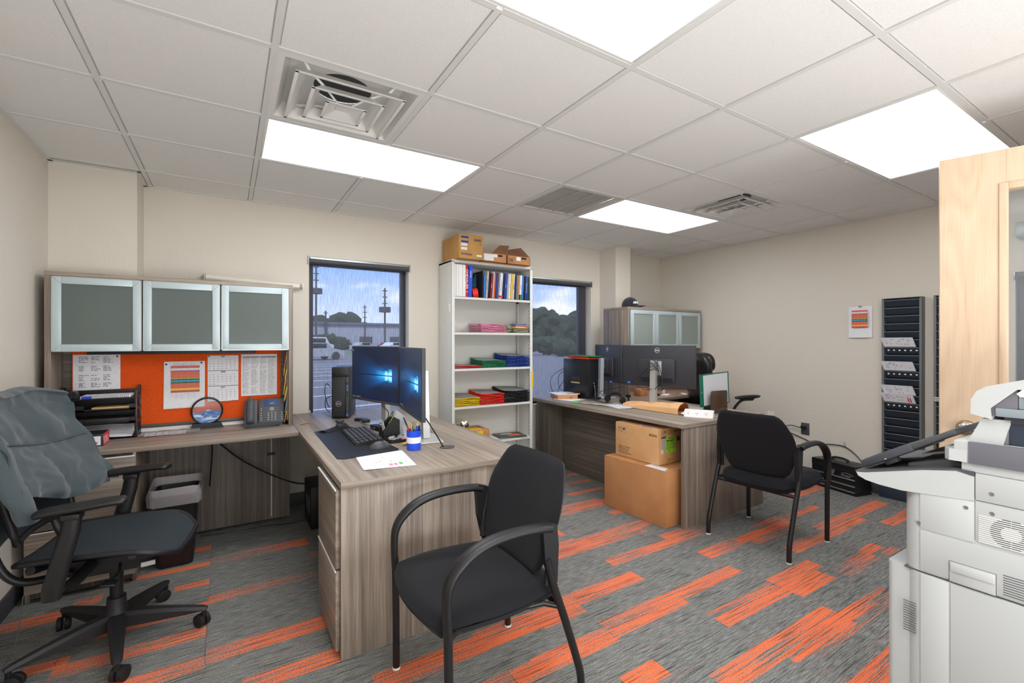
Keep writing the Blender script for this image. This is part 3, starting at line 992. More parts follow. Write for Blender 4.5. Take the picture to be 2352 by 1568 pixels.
# return grille
x0, y0 = GX + 4 * T + hw, GY + 2 * T + hw
t = thing('return_grille', 'grey-beige louvred return air grille in the ceiling', 'air vent', (x0 + .29, y0 + .29, CZ))
L_ = T - 2 * hw
mb = MB(); mb.box(x0, x0 + L_, y0, y0 + .028, CZ + .001, CZ + .02, .002).box(x0, x0 + L_, y0 + L_ - .028, y0 + L_, CZ + .001, CZ + .02, .002)
mb.box(x0, x0 + .028, y0 + .028, y0 + L_ - .028, CZ + .001, CZ + .02, .002).box(x0 + L_ - .028, x0 + L_, y0 + .028, y0 + L_ - .028, CZ + .001, CZ + .02, .002)
mb.build('frame', 'grille', t)
mb = MB()
k = y0 + .035
while k < y0 + L_ - .03:
    mb.obox((x0 + L_ / 2, k, CZ + .011), (L_ - .058, .011, .0016), (R(38), 0, 0)); k += .0125
mb.build('louvre_blades', 'grille', t, kind='stuff')
MB().box(x0 + .02, x0 + L_ - .02, y0 + .02, y0 + L_ - .02, CZ + .028, CZ + .03).build('filter_backing', 'grey', t)
for q in (.19, .33, .47):
    MB().box(x0 + q - .004, x0 + q + .004, y0 + .03, y0 + L_ - .03, CZ + .001, CZ + .006).build('rib', 'grille', t)
# ================================================================== LEFT WORKSTATION
D = 0.742
TK = 0.028
t = thing('credenza', 'grey wood credenza worktop unit with drawers under the orange tackboard', 'desk', (-.25, 3.55, 0))
MB().box(-.905, .398, 3.27, 3.815, D - TK, D, .002).build('worktop', 'wood_x', t)
MB().box(-.49, .398, 3.795, 3.812, .03, D - TK).build('back_panel', 'wood_dz', t)
MB().box(.275, .279, 3.788, 3.795, .05, D - TK).build('panel_joint', 'white', t)
MB().box(-.87, -.852, 3.27, 3.79, .0, D - TK, .001).build('side_panel', 'wood_z', t)
MB().box(-.446, -.430, 3.27, 3.79, .0, D - TK, .001).build('side_panel', 'wood_z', t)
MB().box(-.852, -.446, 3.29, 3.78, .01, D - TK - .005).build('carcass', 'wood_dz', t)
for z0, z1 in ((.05, .352), (.360, .70)):
    d = MB().box(-.868, -.432, 3.252, 3.27, z0, z1, .0015).build('drawer', 'wood_x', t)
    MB().box(-.868, -.432, 3.249, 3.254, z1 - .004, z1 + .0025).build('edge_pull', 'white', d)
MB().box(.25, .30, 3.775, 3.797, .50, .515, .003).build('velcro_strap', 'black', t)

t = thing('pedestal_desk', 'grey wood L-shaped desk wing with drawers, carrying the two lit monitors', 'desk', (.88, 3.0, 0))
MB().box(.40, 1.375, 1.985, 4.09, D - TK, D, .001).build('worktop', 'wood_y', t)
MB().box(.40, 1.375, 1.9835, 1.9855, D - TK, D, .0005).build('edge_band', 'wood_x', t)
MB().box(.402, 1.355, 1.995, 2.013, 0, D - TK, .001).build('end_panel', 'wood_z', t)
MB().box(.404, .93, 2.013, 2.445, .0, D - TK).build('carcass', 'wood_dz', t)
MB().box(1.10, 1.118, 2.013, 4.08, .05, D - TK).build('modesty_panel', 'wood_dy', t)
for z0, z1 in ((.03, .365), (.375, .705)):
    d = MB().box(.385, .403, 2.018, 2.440, z0, z1, .0015).build('drawer', 'wood_y', t)
    MB().box(.382, .387, 2.018, 2.440, z1 - .004, z1 + .003).build('edge_pull', 'white', d)
MB().cyl((1.037, 2.352, D - .002), (1.037, 2.352, D + .004), .041, n=28).build('cable_grommet', 'base', t)
MB().cyl((1.048, 2.345, D + .0035), (1.048, 2.345, D + .0045), .012, n=16).cyl((1.02, 2.37, D + .0035), (1.02, 2.37, D + .0045), .010, n=16).build('grommet_hole', 'black_g', t)

# hutch
HX0, HX1, HY0, HY1, HZ0, HZ1 = -.872, .396, 3.572, 3.815, 1.27, 1.727
t = thing('hutch', 'grey wood hutch with three frosted doors over the orange tackboard', 'cabinet', (-.238, 3.69, D))
MB().box(HX0, HX1, HY0, HY1, 1.702, HZ1, .0015).build('top_panel', 'wood_x', t)
MB().box(HX0, HX0 + .028, HY0, HY1, D + .001, 1.702, .0015).build('side_panel', 'wood_z', t)
MB().box(HX1 - .028, HX1, HY0, HY1, D + .001, 1.702, .0015).build('side_panel', 'wood_z', t)
MB().box(HX0 + .028, HX1 - .028, HY0 + .02, HY1 - .02, 1.272, 1.29).build('bottom_panel', 'wood_dx', t)
MB().box(HX0 + .028, HX1 - .028, HY1 - .02, HY1 - .008, D + .001, 1.702).build('back_panel', 'wood_dx', t)
for xx in (-.437, -.034):
    MB().box(xx - .008, xx + .008, HY0 + .022, HY1 - .02, 1.29, 1.70).build('divider', 'wood_dz', t)
MB().box(-.70, .17, HY0 + .03, HY0 + .10, 1.250, 1.271, .004).build('task_light', 'black', t)
for x0, x1 in ((-.840, -.441), (-.434, -.039), (-.031, .366)):
    z0, z1 = 1.270, 1.699
    f = .042
    d = MB().box(x0, x0 + f, HY0 - .018, HY0 + .001, z0, z1, .002).box(x1 - f, x1, HY0 - .018, HY0 + .001, z0, z1, .002) \
        .box(x0 + f, x1 - f, HY0 - .018, HY0 + .001, z0, z0 + f, .002).box(x0 + f, x1 - f, HY0 - .018, HY0 + .001, z1 - f, z1, .002).build('door', 'frost_fr', t)
    MB().box(x0 + f - .004, x1 - f + .004, HY0 - .012, HY0 - .008, z0 + f - .004, z1 - f + .004).build('frosted_pane', 'frost', d)
    mb = MB()
    for (a, c, e, g2_) in ((x0, z0, 1, 1), (x1, z0, -1, 1), (x0, z1, 1, -1), (x1, z1, -1, -1)):
        mb.obox((a + e * f / 2, HY0 - .0181, c + g2_ * f / 2), (f * 1.36, .0006, .0012), (0, -e * g2_ * PI / 4, 0))
    mb.build('mitre_joint', 'grey', d)
    MB().box(x0, x1, HY0 - .0188, HY0 - .0178, z0, z0 + .004).box(x0, x1, HY0 - .0188, HY0 - .0178, z1 - .004, z1).box(x0, x0 + .004, HY0 - .0188, HY0 - .0178, z0, z1).box(x1 - .004, x1, HY0 - .0188, HY0 - .0178, z0, z1).build('edge_trim', 'alu', d)
# binders dimly visible behind the frosted panes
for (x0, x1, m_, lb) in ((-.72, -.66, 'tan', 'tan binder behind the first frosted door from the left'), (-.64, -.60, 'grey_lt', 'pale binder behind the first frosted door from the left'), (-.33, -.26, 'maroon', 'dark red binder behind the middle frosted door')):
    tag(MB().box(x0, x1, 3.65, 3.79, 1.291, 1.56, .003).build('binder', m_), lb, 'binder')

# tackboard
t = thing('tackboard', 'orange fabric tackboard under the left hutch', 'pinboard', (-.235, 3.785, D))
MB().box(-.80, .335, 3.775, 3.794, .792, 1.27, .002).build('fabric_panel', 'orange_felt', t)
MB().box(-.80, .335, 3.772, 3.794, .770, .792, .002).build('bottom_rail', 'wood_dx', t)
MB().box(-.80, .335, 3.780, 3.790, .744, .768).build('white_strip', 'white', t)
YP = 3.774
def sheet(name, x0, x1, z0, z1, y, mat, tilt=0, curl=0.004, th=.0008):
    cx = (x0 + x1) / 2
    def fn(u, v):
        x = x0 + (x1 - x0) * u; z = z0 + (z1 - z0) * v
        return (x + tilt * (z - z1), y - curl * (1 - v) ** 2 * (0.6 + .4 * math.sin(u * 3)), z + tilt * (x - cx))
    return MB().grid(fn, 6, 8, thick=th)
def text_rows(mb, x0, x1, z0, z1, n, y, rnd, h=.0035, gap=.25, cols=1, wmin=.3):
    for c in range(cols):
        a = x0 + (x1 - x0) * c / cols; b_ = a + (x1 - x0) / cols * .88
        for k in range(n):
            z = z1 - (z1 - z0) * (k + .5) / n
            if rnd.random() < gap: continue
            x = a
            e = a + (b_ - a) * rnd.uniform(wmin, 1)
            while x < e:
                w_ = rnd.uniform(.006, .022)
                mb.box(x, min(x + w_, e), y - .0003, y, z - h / 2, z + h / 2); x += w_ + .004
def chart(parent, x0, x1, z0, z1, y, ax='y'):
    """colour coded table: rows top to bottom"""
    rows = [('cor2', 2.2), ('paper', .5), ('paper_c', 1.6), ('purple', .7), ('cor', 1.6), ('cred', .3), ('cor', 4.2), ('gline', .7), ('ink_b', .7), ('sblue', 1.2), ('dgreen', 1.0), ('ink_b', .4), ('cor', 4.4), ('yellow', 1.8), ('cred', 1.8)]
    s = sum(r[1] for r in rows); z = z1
    for m_, h in rows:
        h = h / s * (z1 - z0)
        b = MB()
        if ax == 'y': b.box(x0, x1, y - .0006, y, z - h, z)
        else: b.box(y - .0006, y, x0, x1, z - h, z)
        b.build('table_row', m_, parent); z -= h
    b = MB()
    for k in range(1, 22):
        zz = z1 - (z1 - z0) * k / 22
        if ax == 'y': b.box(x0, x1, y - .0009, y - .0006, zz - .0002, zz + .0002)
    for q in (.18, .36, .6, .82):
        xx = x0 + (x1 - x0) * q
        if ax == 'y': b.box(xx - .0005, xx + .0005, y - .0009, y - .0006, z0 - .05, z1)
        else: b.box(y - .0009, y - .0006, xx - .0005, xx + .0005, z0 - .02, z1)
    b.build('table_lines', 'ink_l', parent, kind='stuff')
rnd = random.Random(5)
t = thing('notice_sheet', 'large typed and handwritten white notice sheet at the left of the orange tackboard', 'paper', (-.68, YP, 1.1))
sheet('sheet', -.795, -.573, .94, 1.247, YP - .0015, 'paper', 0, .001).build('sheet', 'paper', t)
mb = MB()
for (a, c) in ((-.768, -.715), (-.712, -.66), (-.655, -.60)):
    for (z0, z1, n) in ((1.195, 1.238, 5), (1.145, 1.18, 4), (1.085, 1.125, 4), (1.045, 1.075, 4)):
        text_rows(mb, a, c, z0, z1, n, YP - .0028, rnd, .003, .1, 1, .4)
text_rows(mb, -.765, -.60, .955, 1.03, 7, YP - .0032, rnd, .0022, .3, 2, .3)
mb.build('printed_lines', 'ink', t, kind='stuff')
MB().lathe([(.006, 0), (.005, .004), (.003, .007), (.001, .008)], (-.588, YP - .003, 1.236), 10, (R(90), 0, 0)).build('push_pin', 'maroon', t)

t = thing('schedule_chart', 'white page with a colour-banded table pinned at the middle of the orange tackboard', 'paper', (-.235, YP, 1.05))
sheet('sheet', -.352, -.130, .885, 1.192, YP - .004, 'paper', .012, .006).build('under_sheet', 'paper_c', t)
sheet('sheet', -.350, -.128, .892, 1.196, YP - .006, 'paper', .004, .006).build('sheet', 'paper', t)
chart(t, -.315, -.158, .99, 1.168, YP - .0105)
mb = MB(); text_rows(mb, -.30, -.17, 1.172, 1.186, 2, YP - .0085, rnd, .002, 0, 3, .5); mb.build('printed_lines', 'ink_l', t, kind='stuff')
mb = MB()
for q in range(5): mb.box(-.318, -.158, YP - .0128, YP - .0122, .955 + q * .007, .9554 + q * .007)
mb.build('ruled_lines', 'ink_l', t, kind='stuff')
for x, z in ((-.34, 1.178), (-.148, 1.186)):
    MB().lathe([(.006, 0), (.005, .004), (.003, .007), (.001, .008)], (x, YP - .007, z), 10, (R(90), 0, 0)).build('push_pin', 'navy', t)

t = thing('wall_calendar', 'three month tear-off calendar pinned right of the colour-banded page', 'calendar', (-.02, YP, 1.07))
for k, (z0, z1, mn, n0, nd_) in enumerate(((1.128, 1.234, 'MAY', 4, 31), (1.022, 1.128, 'JUNE', 0, 30), (.916, 1.022, 'JULY', 2, 31))):
    o = sheet('p', -.113, .068, z0, z1 - .0015, YP - .002 - .001 * k, 'paper', 0, .004).build('month_sheet', 'paper', t)
    textobj(mn, .011, (-.0225, YP - .0085, z1 - .012), (1, 0, 0), (0, 0, 1), 'navy', o, 'month_name', 'CENTER', bold=.0004)
    days = []
    for r_ in range(5):
        ln = ''
        for c in range(7):
            v = r_ * 7 + c - n0 + 1
            if 1 <= v <= nd_:
                textobj(str(v), .0075, (-.101 + c * .0245, YP - .0078, z1 - .030 - r_ * .0158), (1, 0, 0), (0, 0, 1), 'ink', o, 'day_number', 'CENTER') if False else days.append((v, c, r_))
    mb = MB()
    for (v, c, r_) in days:
        x = -.101 + c * .0245; z = z1 - .028 - r_ * .0158
        mb.box(x - .0035, x + (.0005 if v < 10 else .0035), YP - .0084, YP - .0080, z - .0022, z + .0022)
    mb.build('day_numbers', 'ink_l', o, kind='stuff')
    MB().box(-.113, .068, YP - .0075, YP - .0065, z0, z0 + .0018).build('divider_rule', 'navy', o)
MB().lathe([(.005, 0), (.004, .004), (.001, .007)], (-.105, YP - .005, 1.227), 10, (R(90), 0, 0)).build('push_pin', 'green', t)

t = thing('phone_list', 'dense two-column contact list sheet above the desk phone', 'paper', (.21, YP, 1.09))
sheet('p', .085, .312, .943, 1.238, YP - .002, 'paper_c', .002, .003).build('sheet', 'paper', t)
mb = MB(); text_rows(mb, .094, .20, .955, 1.215, 38, YP - .0058, rnd, .0024, .06, 2, .6); text_rows(mb, .203, .305, .955, 1.215, 38, YP - .0058, rnd, .0024, .06, 2, .6)
mb.build('printed_lines', 'ink_l', t, kind='stuff')
MB().box(.094, .198, YP - .0046, YP - .004, 1.216, 1.221).box(.204, .304, YP - .0046, YP - .004, 1.216, 1.221).build('header_bar', 'ink', t)
mb = MB()
for k in range(9): mb.box(.094 + (k % 2) * .11, .104 + (k % 2) * .11, YP - .0068, YP - .0062, .965 + k * .025, .969 + k * .025)
mb.build('highlights', 'yellow', t, kind='stuff')

# sticky notes down the right inner side of the hutch
t = thing('notes_board', 'narrow dark board with yellow sticky notes on the right inner side of the hutch', 'pinboard', (.36, 3.69, 1.0))
MB().box(.358, .367, 3.60, 3.79, .775, 1.262).build('panel', 'brn', t)
for (y, z, h, m_, a) in ((3.62, 1.20, .07, 'khaki', .1), (3.66, 1.17, .11, 'sty', 0), (3.61, 1.10, .07, 'sty', .1), (3.64, 1.03, .08, 'sty', .5), (3.60, .97, .09, 'sty', .15), (3.66, .94, .08, 'sty', -.3), (3.61, .87, .08, 'sblue', 0), (3.63, .80, .08, 'sty', .3), (3.70, 1.12, .07, 'sty', .1), (3.72, .98, .07, 'sty', -.1)):
    MB().obox((.354 - .006 * abs(a), y, z), (.0025, .045, h), (a * .5, R(8), 0)).build('sticky_note', m_, t)

# desk phone
t = thing('desk_phone', 'dark grey desk phone with lit screen below the contact list', 'phone', (.222, 3.665, D), R(-4))
lt = Matrix.Identity(4)
mb = MB(); mb.prism([(-.09, .0), (.07, .0), (.085, .045), (.06, .06), (-.085, .012)], 0, -.118, .112)
b = mb.build('base', 'base', t, local=True)
# inclined face: local frame tilted 60 deg
tilt = R(62)
face = Matrix.Translation((0, -.045, .028)) @ Matrix.Rotation(tilt, 4, 'X')
mb = MB(face); mb.box(-.035, .125, -.008, .172, -.012, .006, .006); f = mb.build('face_plate', 'base', t, local=True)
mb = MB(face); mb.box(.0, .098, .112, .158, .006, .008, .001); sc = mb.build('screen', 'lcd', t, local=True)
mb = MB(face); mb.box(-.122, -.040, -.010, .168, -.014, .0, .006); mb.build('cradle', 'base', t, local=True)
mb = MB(face); mb.tube(bez([(-.082, -.0, .004), (-.082, .012, .022), (-.082, .06, .028), (-.082, .11, .028), (-.082, .155, .022), (-.082, .168, .004)], 4), .021, 14, flat=(.62, 1.1)); mb.build('handset', 'base', t, local=True)
textobj('4:15', .014, (.049, 0, 0), (1, 0, 0), (0, 1, 0), 'paper', None, 'screen_time', 'CENTER').matrix_world = Matrix.Identity(4)
o = bpy.context.scene.objects[-1] if False else [q for q in bpy.data.objects if q.name == 'screen_time'][0]
o.data.transform(face @ Matrix.Translation((0, .128, .0082))); o.parent = t
def btn(x, y, r=.0048, m_='grey_lt'):
    return MB(face).cyl((x, y, .006), (x, y, .009), r, r * .8, 8).build('button', m_, t, local=True)
for a in range(3):
    for c in range(4): btn(.026 + a * .022, .012 + c * .0165)
for c in range(4): btn(-.018, .012 + c * .0165, .0042); btn(.110, .012 + c * .0165, .0042)
for c in range(2): btn(-.018, .084 + c * .013, .0036)
MB(face).lathe([(.016, .006), (.016, .009), (.009, .009), (.009, .0075), (.006, .0075), (.006, .010), (.0, .010)], (.048, .090, 0), 16).build('navigation_key', 'grey', t, local=True)
cord = []
for k in range(0, 400):
    u = k / 400
    p = bez([(-.082, -.085, .012), (-.11, -.10, .01), (-.04, -.125, .01), (.06, -.115, .01), (.118, -.06, .01)], 100)[min(int(u * 400), 399)]
    cord.append(p + Vector((0, math.cos(k * 1.2) * .005, .002 + math.sin(k * 1.2) * .005)))
MB().tube(cord[::1], .0016, 4).build('coiled_cord', 'base', t, local=True)

# sand picture
t = thing('sand_picture', 'round black-framed moving sand picture with blue dunes on a stand', 'ornament', (-.115, 3.74, D), R(4))
mb = MB(); mb.tube([(math.cos(a) * .087, 0, .117 + math.sin(a) * .087) for a in [2 * PI * k / 40 for k in range(40)]], .0065, 8, closed=True); mb.build('round_frame', 'black_s', t, local=True)
n = 40
mb = MB(); pts = []
for k in range(n + 1):
    x = -.083 + .166 * k / n
    zt = .117 + .0 + .012 * math.exp(-(x / .02) ** 2) + .004 * math.sin(x * 60) - .006 + .08 * x
    zr = math.sqrt(max(.083 ** 2 - x * x, 0))
    pts.append((x, min(zt, .117 + zr)))
lo = [(-.083 + .166 * k / n, .117 - math.sqrt(max(.083 ** 2 - (-.083 + .166 * k / n) ** 2, 0))) for k in range(n, -1, -1)]
mb.prism(pts[1:-1] + lo[1:-1], 1, -.004, .004); mb.build('sand', 'sandart', t, local=True)
MB().lathe([(.0, -.006), (.083, -.006), (.083, .006), (0, .006)], (0, 0, .117), 40, (R(90), 0, 0)).build('glass_disc', 'glass', t, local=True)
MB().prism([(-.095, 0), (.095, 0), (.078, .036), (-.078, .036)], 1, -.02, .02).build('stand', 'black', t, local=True)

# label strips in a clear bag
t = thing('label_strips', 'strips of red and white number stickers in a clear bag on the left worktop', 'sticker sheet', (-.32, 3.65, D))
for k in range(3):
    MB().obox((-.33, 3.60 + k * .032, D + .003 + .002 * k), (.21, .038, .0012), (R(-3), R(1), R(5))).build('sticker_strip', 'paper', t)
    for q, ch in enumerate('666777'):
        textobj(ch, .026, (-.42 + q * .034, 3.590 + k * .032 + q * .003, D + .0046 + .002 * k), (1, .09, 0), (-.09, 1, 0), 'maroon', t, 'sticker_digit')
mb = MB(); mb.grid(lambda u, v: (-.46 + .31 * u, 3.56 + .16 * v + .02 * u, D + .012 + .003 * math.sin(u * 19 + v * 7)), 16, 8, thick=.0006); mb.build('clear_bag', 'bag', t)

# letter trays
t = thing('letter_tray_stack', 'black plastic stack of letter trays in front of the orange tackboard', 'desk organiser', (-.65, 3.70, D), group=None)
TX0, TX1, TY0, TY1 = -.832, -.475, 3.60, 3.765
for k, z in enumerate((.752, .835, .915, .985)):
    mb = MB()
    mb.box(TX0, TX1, TY0, TY1, z, z + .004)
    mb.box(TX0, TX1, TY1 - .004, TY1, z, z + (.06 if k < 3 else .045))
    if k in (1, 2):
        mb.box(TX0, TX0 + .12, TY0, TY0 + .004, z, z + .035); mb.box(TX1 - .03, TX1, TY0, TY0 + .004, z, z + .035); mb.box(TX0, TX1, TY0, TY0 + .004, z, z + .012)
    mb.build('tray', 'black_s', t)
for x in (TX0, TX1):
    mb = MB()
    mb.box(x - .006, x + .006, TY0, TY0 + .022, D + .001, 1.035, .002).box(x - .006, x + .006, TY1 - .022, TY1, D + .001, 1.055, .002)
    for z in (.75, .83, .91, .985): mb.box(x - .005, x + .005, TY0 + .02, TY1 - .02, z, z + .018)
    for q in range(4): mb.obox((x, TY0 + .035 + q * .03, .88), (.006, .006, .24), (R(12), 0, 0))
    for q in range(3): mb.box(x - .006, x + .006, TY1 - .05 + q * .018, TY1 - .04 + q * .018, 1.0, 1.05)
    mb.build('side_riser', 'black_s', t)
tag(MB().box(-.73, -.50, 3.61, 3.75, .990, 1.006, .002).build('notebook', 'paper'), 'spiral notebook in the top letter tray', 'notebook')
nb = bpy.data.objects['notebook']
mb = MB()
for k in range(24):
    x = -.72 + k * .0092
    mb.tube([(x + .003 * math.cos(a), 3.607 + .007 * math.cos(a), .998 + .009 * math.sin(a)) for a in [2 * PI * q / 8 for q in range(8)]], .0013, 4, closed=True)
mb.build('spiral_binding', 'ink_b', nb)
MB().box(-.72, -.68, 3.602, 3.612, .991, 1.004).build('blue_cover_edge', 'cup', nb)
tag(MB().box(-.68, -.485, 3.61, 3.74, .922, .936, .002).build('manila_folder', 'tan'), 'cream folder edge in the second letter tray', 'folder')
tag(MB().box(-.82, -.49, 3.61, 3.755, .842, .868, .002).build('dark_binder', 'black'), 'black folder in the third letter tray', 'folder')
t2 = MB().grid(lambda u, v: (-.822 + .33 * u, 3.594 + .15 * v, .767 + .050 * v * v + .006 * math.sin(u * 5)), 8, 6, thick=.006).build('paper_stack', 'paper')
tag(t2, 'white printed papers curving out of the bottom letter tray', 'paper')
mb = MB(); text_rows(mb, -.80, -.51, .775, .80, 4, 3.60, rnd, .002, .2, 3, .4)
# red box
t = thing('parts_box', 'small red and black carton with a barcode label beside the letter trays', 'box', (-.64, 3.47, D), R(0))
MB().box(-.70, -.592, 3.405, 3.56, D, D + .068, .002).build('carton', 'black', t)
MB().box(-.5925, -.5905, 3.407, 3.558, D + .002, D + .067).build('red_end', 'red', t)
MB().box(-.698, -.602, 3.4035, 3.4055, D + .006, D + .056).build('white_label', 'paper', t)
mb = MB()
for k in range(12): mb.box(-.655 + k * .0035, -.655 + k * .0035 + (.0012 if k % 3 else .0022), 3.4028, 3.4036, D + .012, D + .026)
mb.build('barcode', 'ink_b', t, kind='stuff')
for k in range(5): MB().obox((-.5900, 3.42 + k * .024, D + .03), (.0008, .004, .05), (R(30), 0, 0)).build('white_stripe', 'paper', t)
# binder clip-like black holder at left end of trays
t = thing('card_holder', 'dark ribbed card holder on top of the left end of the letter trays', 'desk organiser', (-.78, 3.65, .99))
MB().prism([(-.82, .992), (-.74, .992), (-.752, 1.035), (-.808, 1.035)], 1, 3.62, 3.68).build('body', 'black_s', t)
for k in range(5): MB().box(-.806 + k * .0125, -.801 + k * .0125, 3.614, 3.621, .995, 1.03).build('rib', 'black', t)

# waste bin
t = thing('waste_bin', 'black plastic waste bin with a clear liner under the left worktop', 'bin', (-.26, 3.46, 0))
def rr(w_, d_, r, z, n=5):
    pts = []
    for k in range(4):
        cx_, cy_ = ((1, 1), (-1, 1), (-1, -1), (1, -1))[k]
        for q in range(n):
            a = PI / 2 * k + PI / 2 * q / (n - 1)
            pts.append(((w_ - r) * cx_ + r * math.cos(a), (d_ - r) * cy_ + r * math.sin(a), z))
    return pts
def loft(mb, loops, close=True, caps=True):
    n = len(loops[0]); vs = sum([list(l) for l in loops], [])
    fs = [(k * n + i, k * n + (i + 1) % n, (k + 1) * n + (i + 1) % n, (k + 1) * n + i) for k in range(len(loops) - 1) for i in range(n)]
    if caps: fs += [tuple(range(n - 1, -1, -1)), tuple((len(loops) - 1) * n + i for i in range(n))]
    return mb._add(vs, fs)
mb = MB(Matrix.Translation((-.26, 3.46, 0)))
loft(mb, [rr(.085, .11, .03, .002), rr(.088, .115, .03, .02), rr(.112, .145, .035, .40), rr(.120, .152, .035, .41), rr(.120, .152, .035, .43), rr(.106, .139, .03, .43), rr(.084, .108, .03, .03)], caps=False)
vs = rr(.085, .11, .03, .004); mb._add(vs, [tuple(range(len(vs)))])
mb.build('bin_body', 'black_s', t)
rn = random.Random(3)
mb = MB(Matrix.Translation((-.26, 3.46, 0)))
def jl(w_, d_, z, j): return [(p[0] + rn.uniform(-j, j), p[1] + rn.uniform(-j, j), p[2] + rn.uniform(-j, j)) for p in rr(w_, d_, .035, z)]
loft(mb, [jl(.102, .134, .34, .004), jl(.114, .146, .455, .006), jl(.124, .158, .475, .006), jl(.131, .163, .44, .005), jl(.130, .162, .375, .008)], caps=False)
mb.build('bin_liner', 'liner', t)

# UPS box and cables under the desk
t = thing('battery_backup', 'black battery backup unit on the floor beneath the desk corner', 'power supply', (.60, 3.62, 0))
MB().box(.50, .64, 3.49, 3.80, 0, .30, .01).build('housing', 'black', t)
for k in range(3): MB().box(.495, .501, 3.53 + k * .07, 3.56 + k * .07, .10, .22, .003).build('outlet', 'base', t)
def cable(label, pts, r=.0035, mat='black_s', name='cable', seg=8):
    return tag(MB().tube(bez(pts, seg), r, 6).build(name, mat), label, 'cable')
cable('black cable drooping from the left worktop to the battery backup', [(-.08, 3.60, .712), (-.03, 3.62, .64), (.08, 3.66, .52), (.22, 3.64, .42), (.36, 3.60, .345), (.44, 3.55, .325), (.497, 3.55, .32)], .006)
cable('black cable hanging straight down beside the waste bin', [(-.10, 3.70, .712), (-.085, 3.69, .62), (-.09, 3.70, .50), (-.10, 3.72, .35)], .005)
cable('black cable lying along the floor under the left worktop', [(-.16, 3.77, .01), (.0, 3.76, .006), (.2, 3.745, .008), (.36, 3.70, .012), (.44, 3.68, .02), (.497, 3.66, .03)], .005)
# ================================================================== THINGS ON THE LEFT DESK WING
def monitor(name_label, P0, P1, z0, z1, logo, back_from, cat='monitor'):
    """P0,P1 = the two lower corners as seen from the screen side (left, right); screen faces the left normal"""
    a, b_ = Vector((P0[0], P0[1], 0)), Vector((P1[0], P1[1], 0))
    w_ = (b_ - a).length; xd = (b_ - a) / w_; nrm = Vector((xd.y, -xd.x, 0))      # towards the viewer of the screen
    c = (a + b_) / 2
    ang = math.atan2(xd.y, xd.x)
    t = thing('monitor', name_label, cat, (c.x - nrm.x * .1, c.y - nrm.y * .1, D), 0)
    F = Matrix.Translation((a.x, a.y, 0)) @ Matrix.Rotation(ang, 4, 'Z')     # local x along the screen, -y is the viewer side
    mb = MB(F); mb.box(0, w_, .001, .022, z0, z1, .003)
    mb.box(w_ * .25, w_ * .75, .02, .045, z0 + .05, z0 + .26, .012); mb.build('housing', 'monitor', t)
    s = MB(); s.box(0, 1, -.001, 0, 0, 1)
    o = s.build('screen', 'screen', t)
    Ms = F @ Matrix.Translation((.008, .0005, z0 + .018)) @ Matrix.Diagonal((w_ - .016, 1, z1 - z0 - .026, 1))
    o.matrix_parent_inverse = world_of(t).inverted()
    o.matrix_basis = Ms
    MB(F).box(0, w_, -.0012, .001, z0, z0 + .016, .001).build('chin', 'base', t)
    # stand
    mb = MB(F @ Matrix.Translation((w_ / 2, .1, 0)))
    mb.prism([(-.022, D + .014), (.018, D + .014), (.006, 1.155), (-.030, 1.155)], 0, -.028, .028)
    mb.build('stand_column', 'silver', t)
    mb = MB(F @ Matrix.Translation((w_ / 2, .075, 0))); mb.box(-.13, .13, -.10, .10, D, D + .012, .005); mb.build('stand_base', 'silver', t)
    MB(F @ Matrix.Translation((w_ / 2, 0, 0))).box(-.055, .055, .040, .050, z0 + .11, z0 + .24, .004).box(-.02, .02, .045, .08, z0 + .14, z0 + .19, .004).build('mount_plate', 'grey_lt' if back_from else 'base', t)
    MB(F).box(w_ * .28, w_ * .72, .0445, .046, z0 + .052, z0 + .085).build('port_recess', 'ink_b', t)
    if logo:
        lc = F @ Vector((w_ / 2, .0226, z1 - .045)); 
        mb = MB(F @ Matrix.Translation((w_ / 2, .0226, z1 - .047)))
        mb.tube([(.023 * math.cos(q), 0, .023 * math.sin(q)) for q in [2 * PI * k / 32 for k in range(32)]], .0014, 6, closed=True)
        mb.build('round_logo', 'white', t)
        y_ = F.to_3x3() @ Vector((0, 1, 0)); x_ = F.to_3x3() @ Vector((-1, 0, 0))
        textobj('DELL', .0165, lc + y_ * .0004 + Vector((0, 0, -.008)), x_, (0, 0, 1), 'white', t, 'logo_lettering', 'CENTER', bold=.0006)
    return t, F, w_
m1, F1, w1 = monitor('left lit monitor with blue window wallpaper beside the desktop computer', (.790, 3.535), (.955, 2.945), .905, 1.296, False, False)
m2, F2, w2 = monitor('right lit monitor angled beside the first, pen cup below its corner', (.957, 2.938), (.868, 2.298), .900, 1.293, False, False)
# desktop icons in the task bar
for F_, w_, tt in ((F1, w1, m1), (F2, w2, m2)):
    for k in range(6):
        MB(F_).box(.02 + k * .021, .030 + k * .021, -.0012, -.0005, .926, .933).build('taskbar_icon', ['grey_lt', 'grey_lt', 'lblue', 'sty', 'tan', 'orange'][k], tt)
MB(F1).box(.018, .026, -.0012, -.0005, 1.26, 1.272).build('desktop_icon', 'paper', m1)

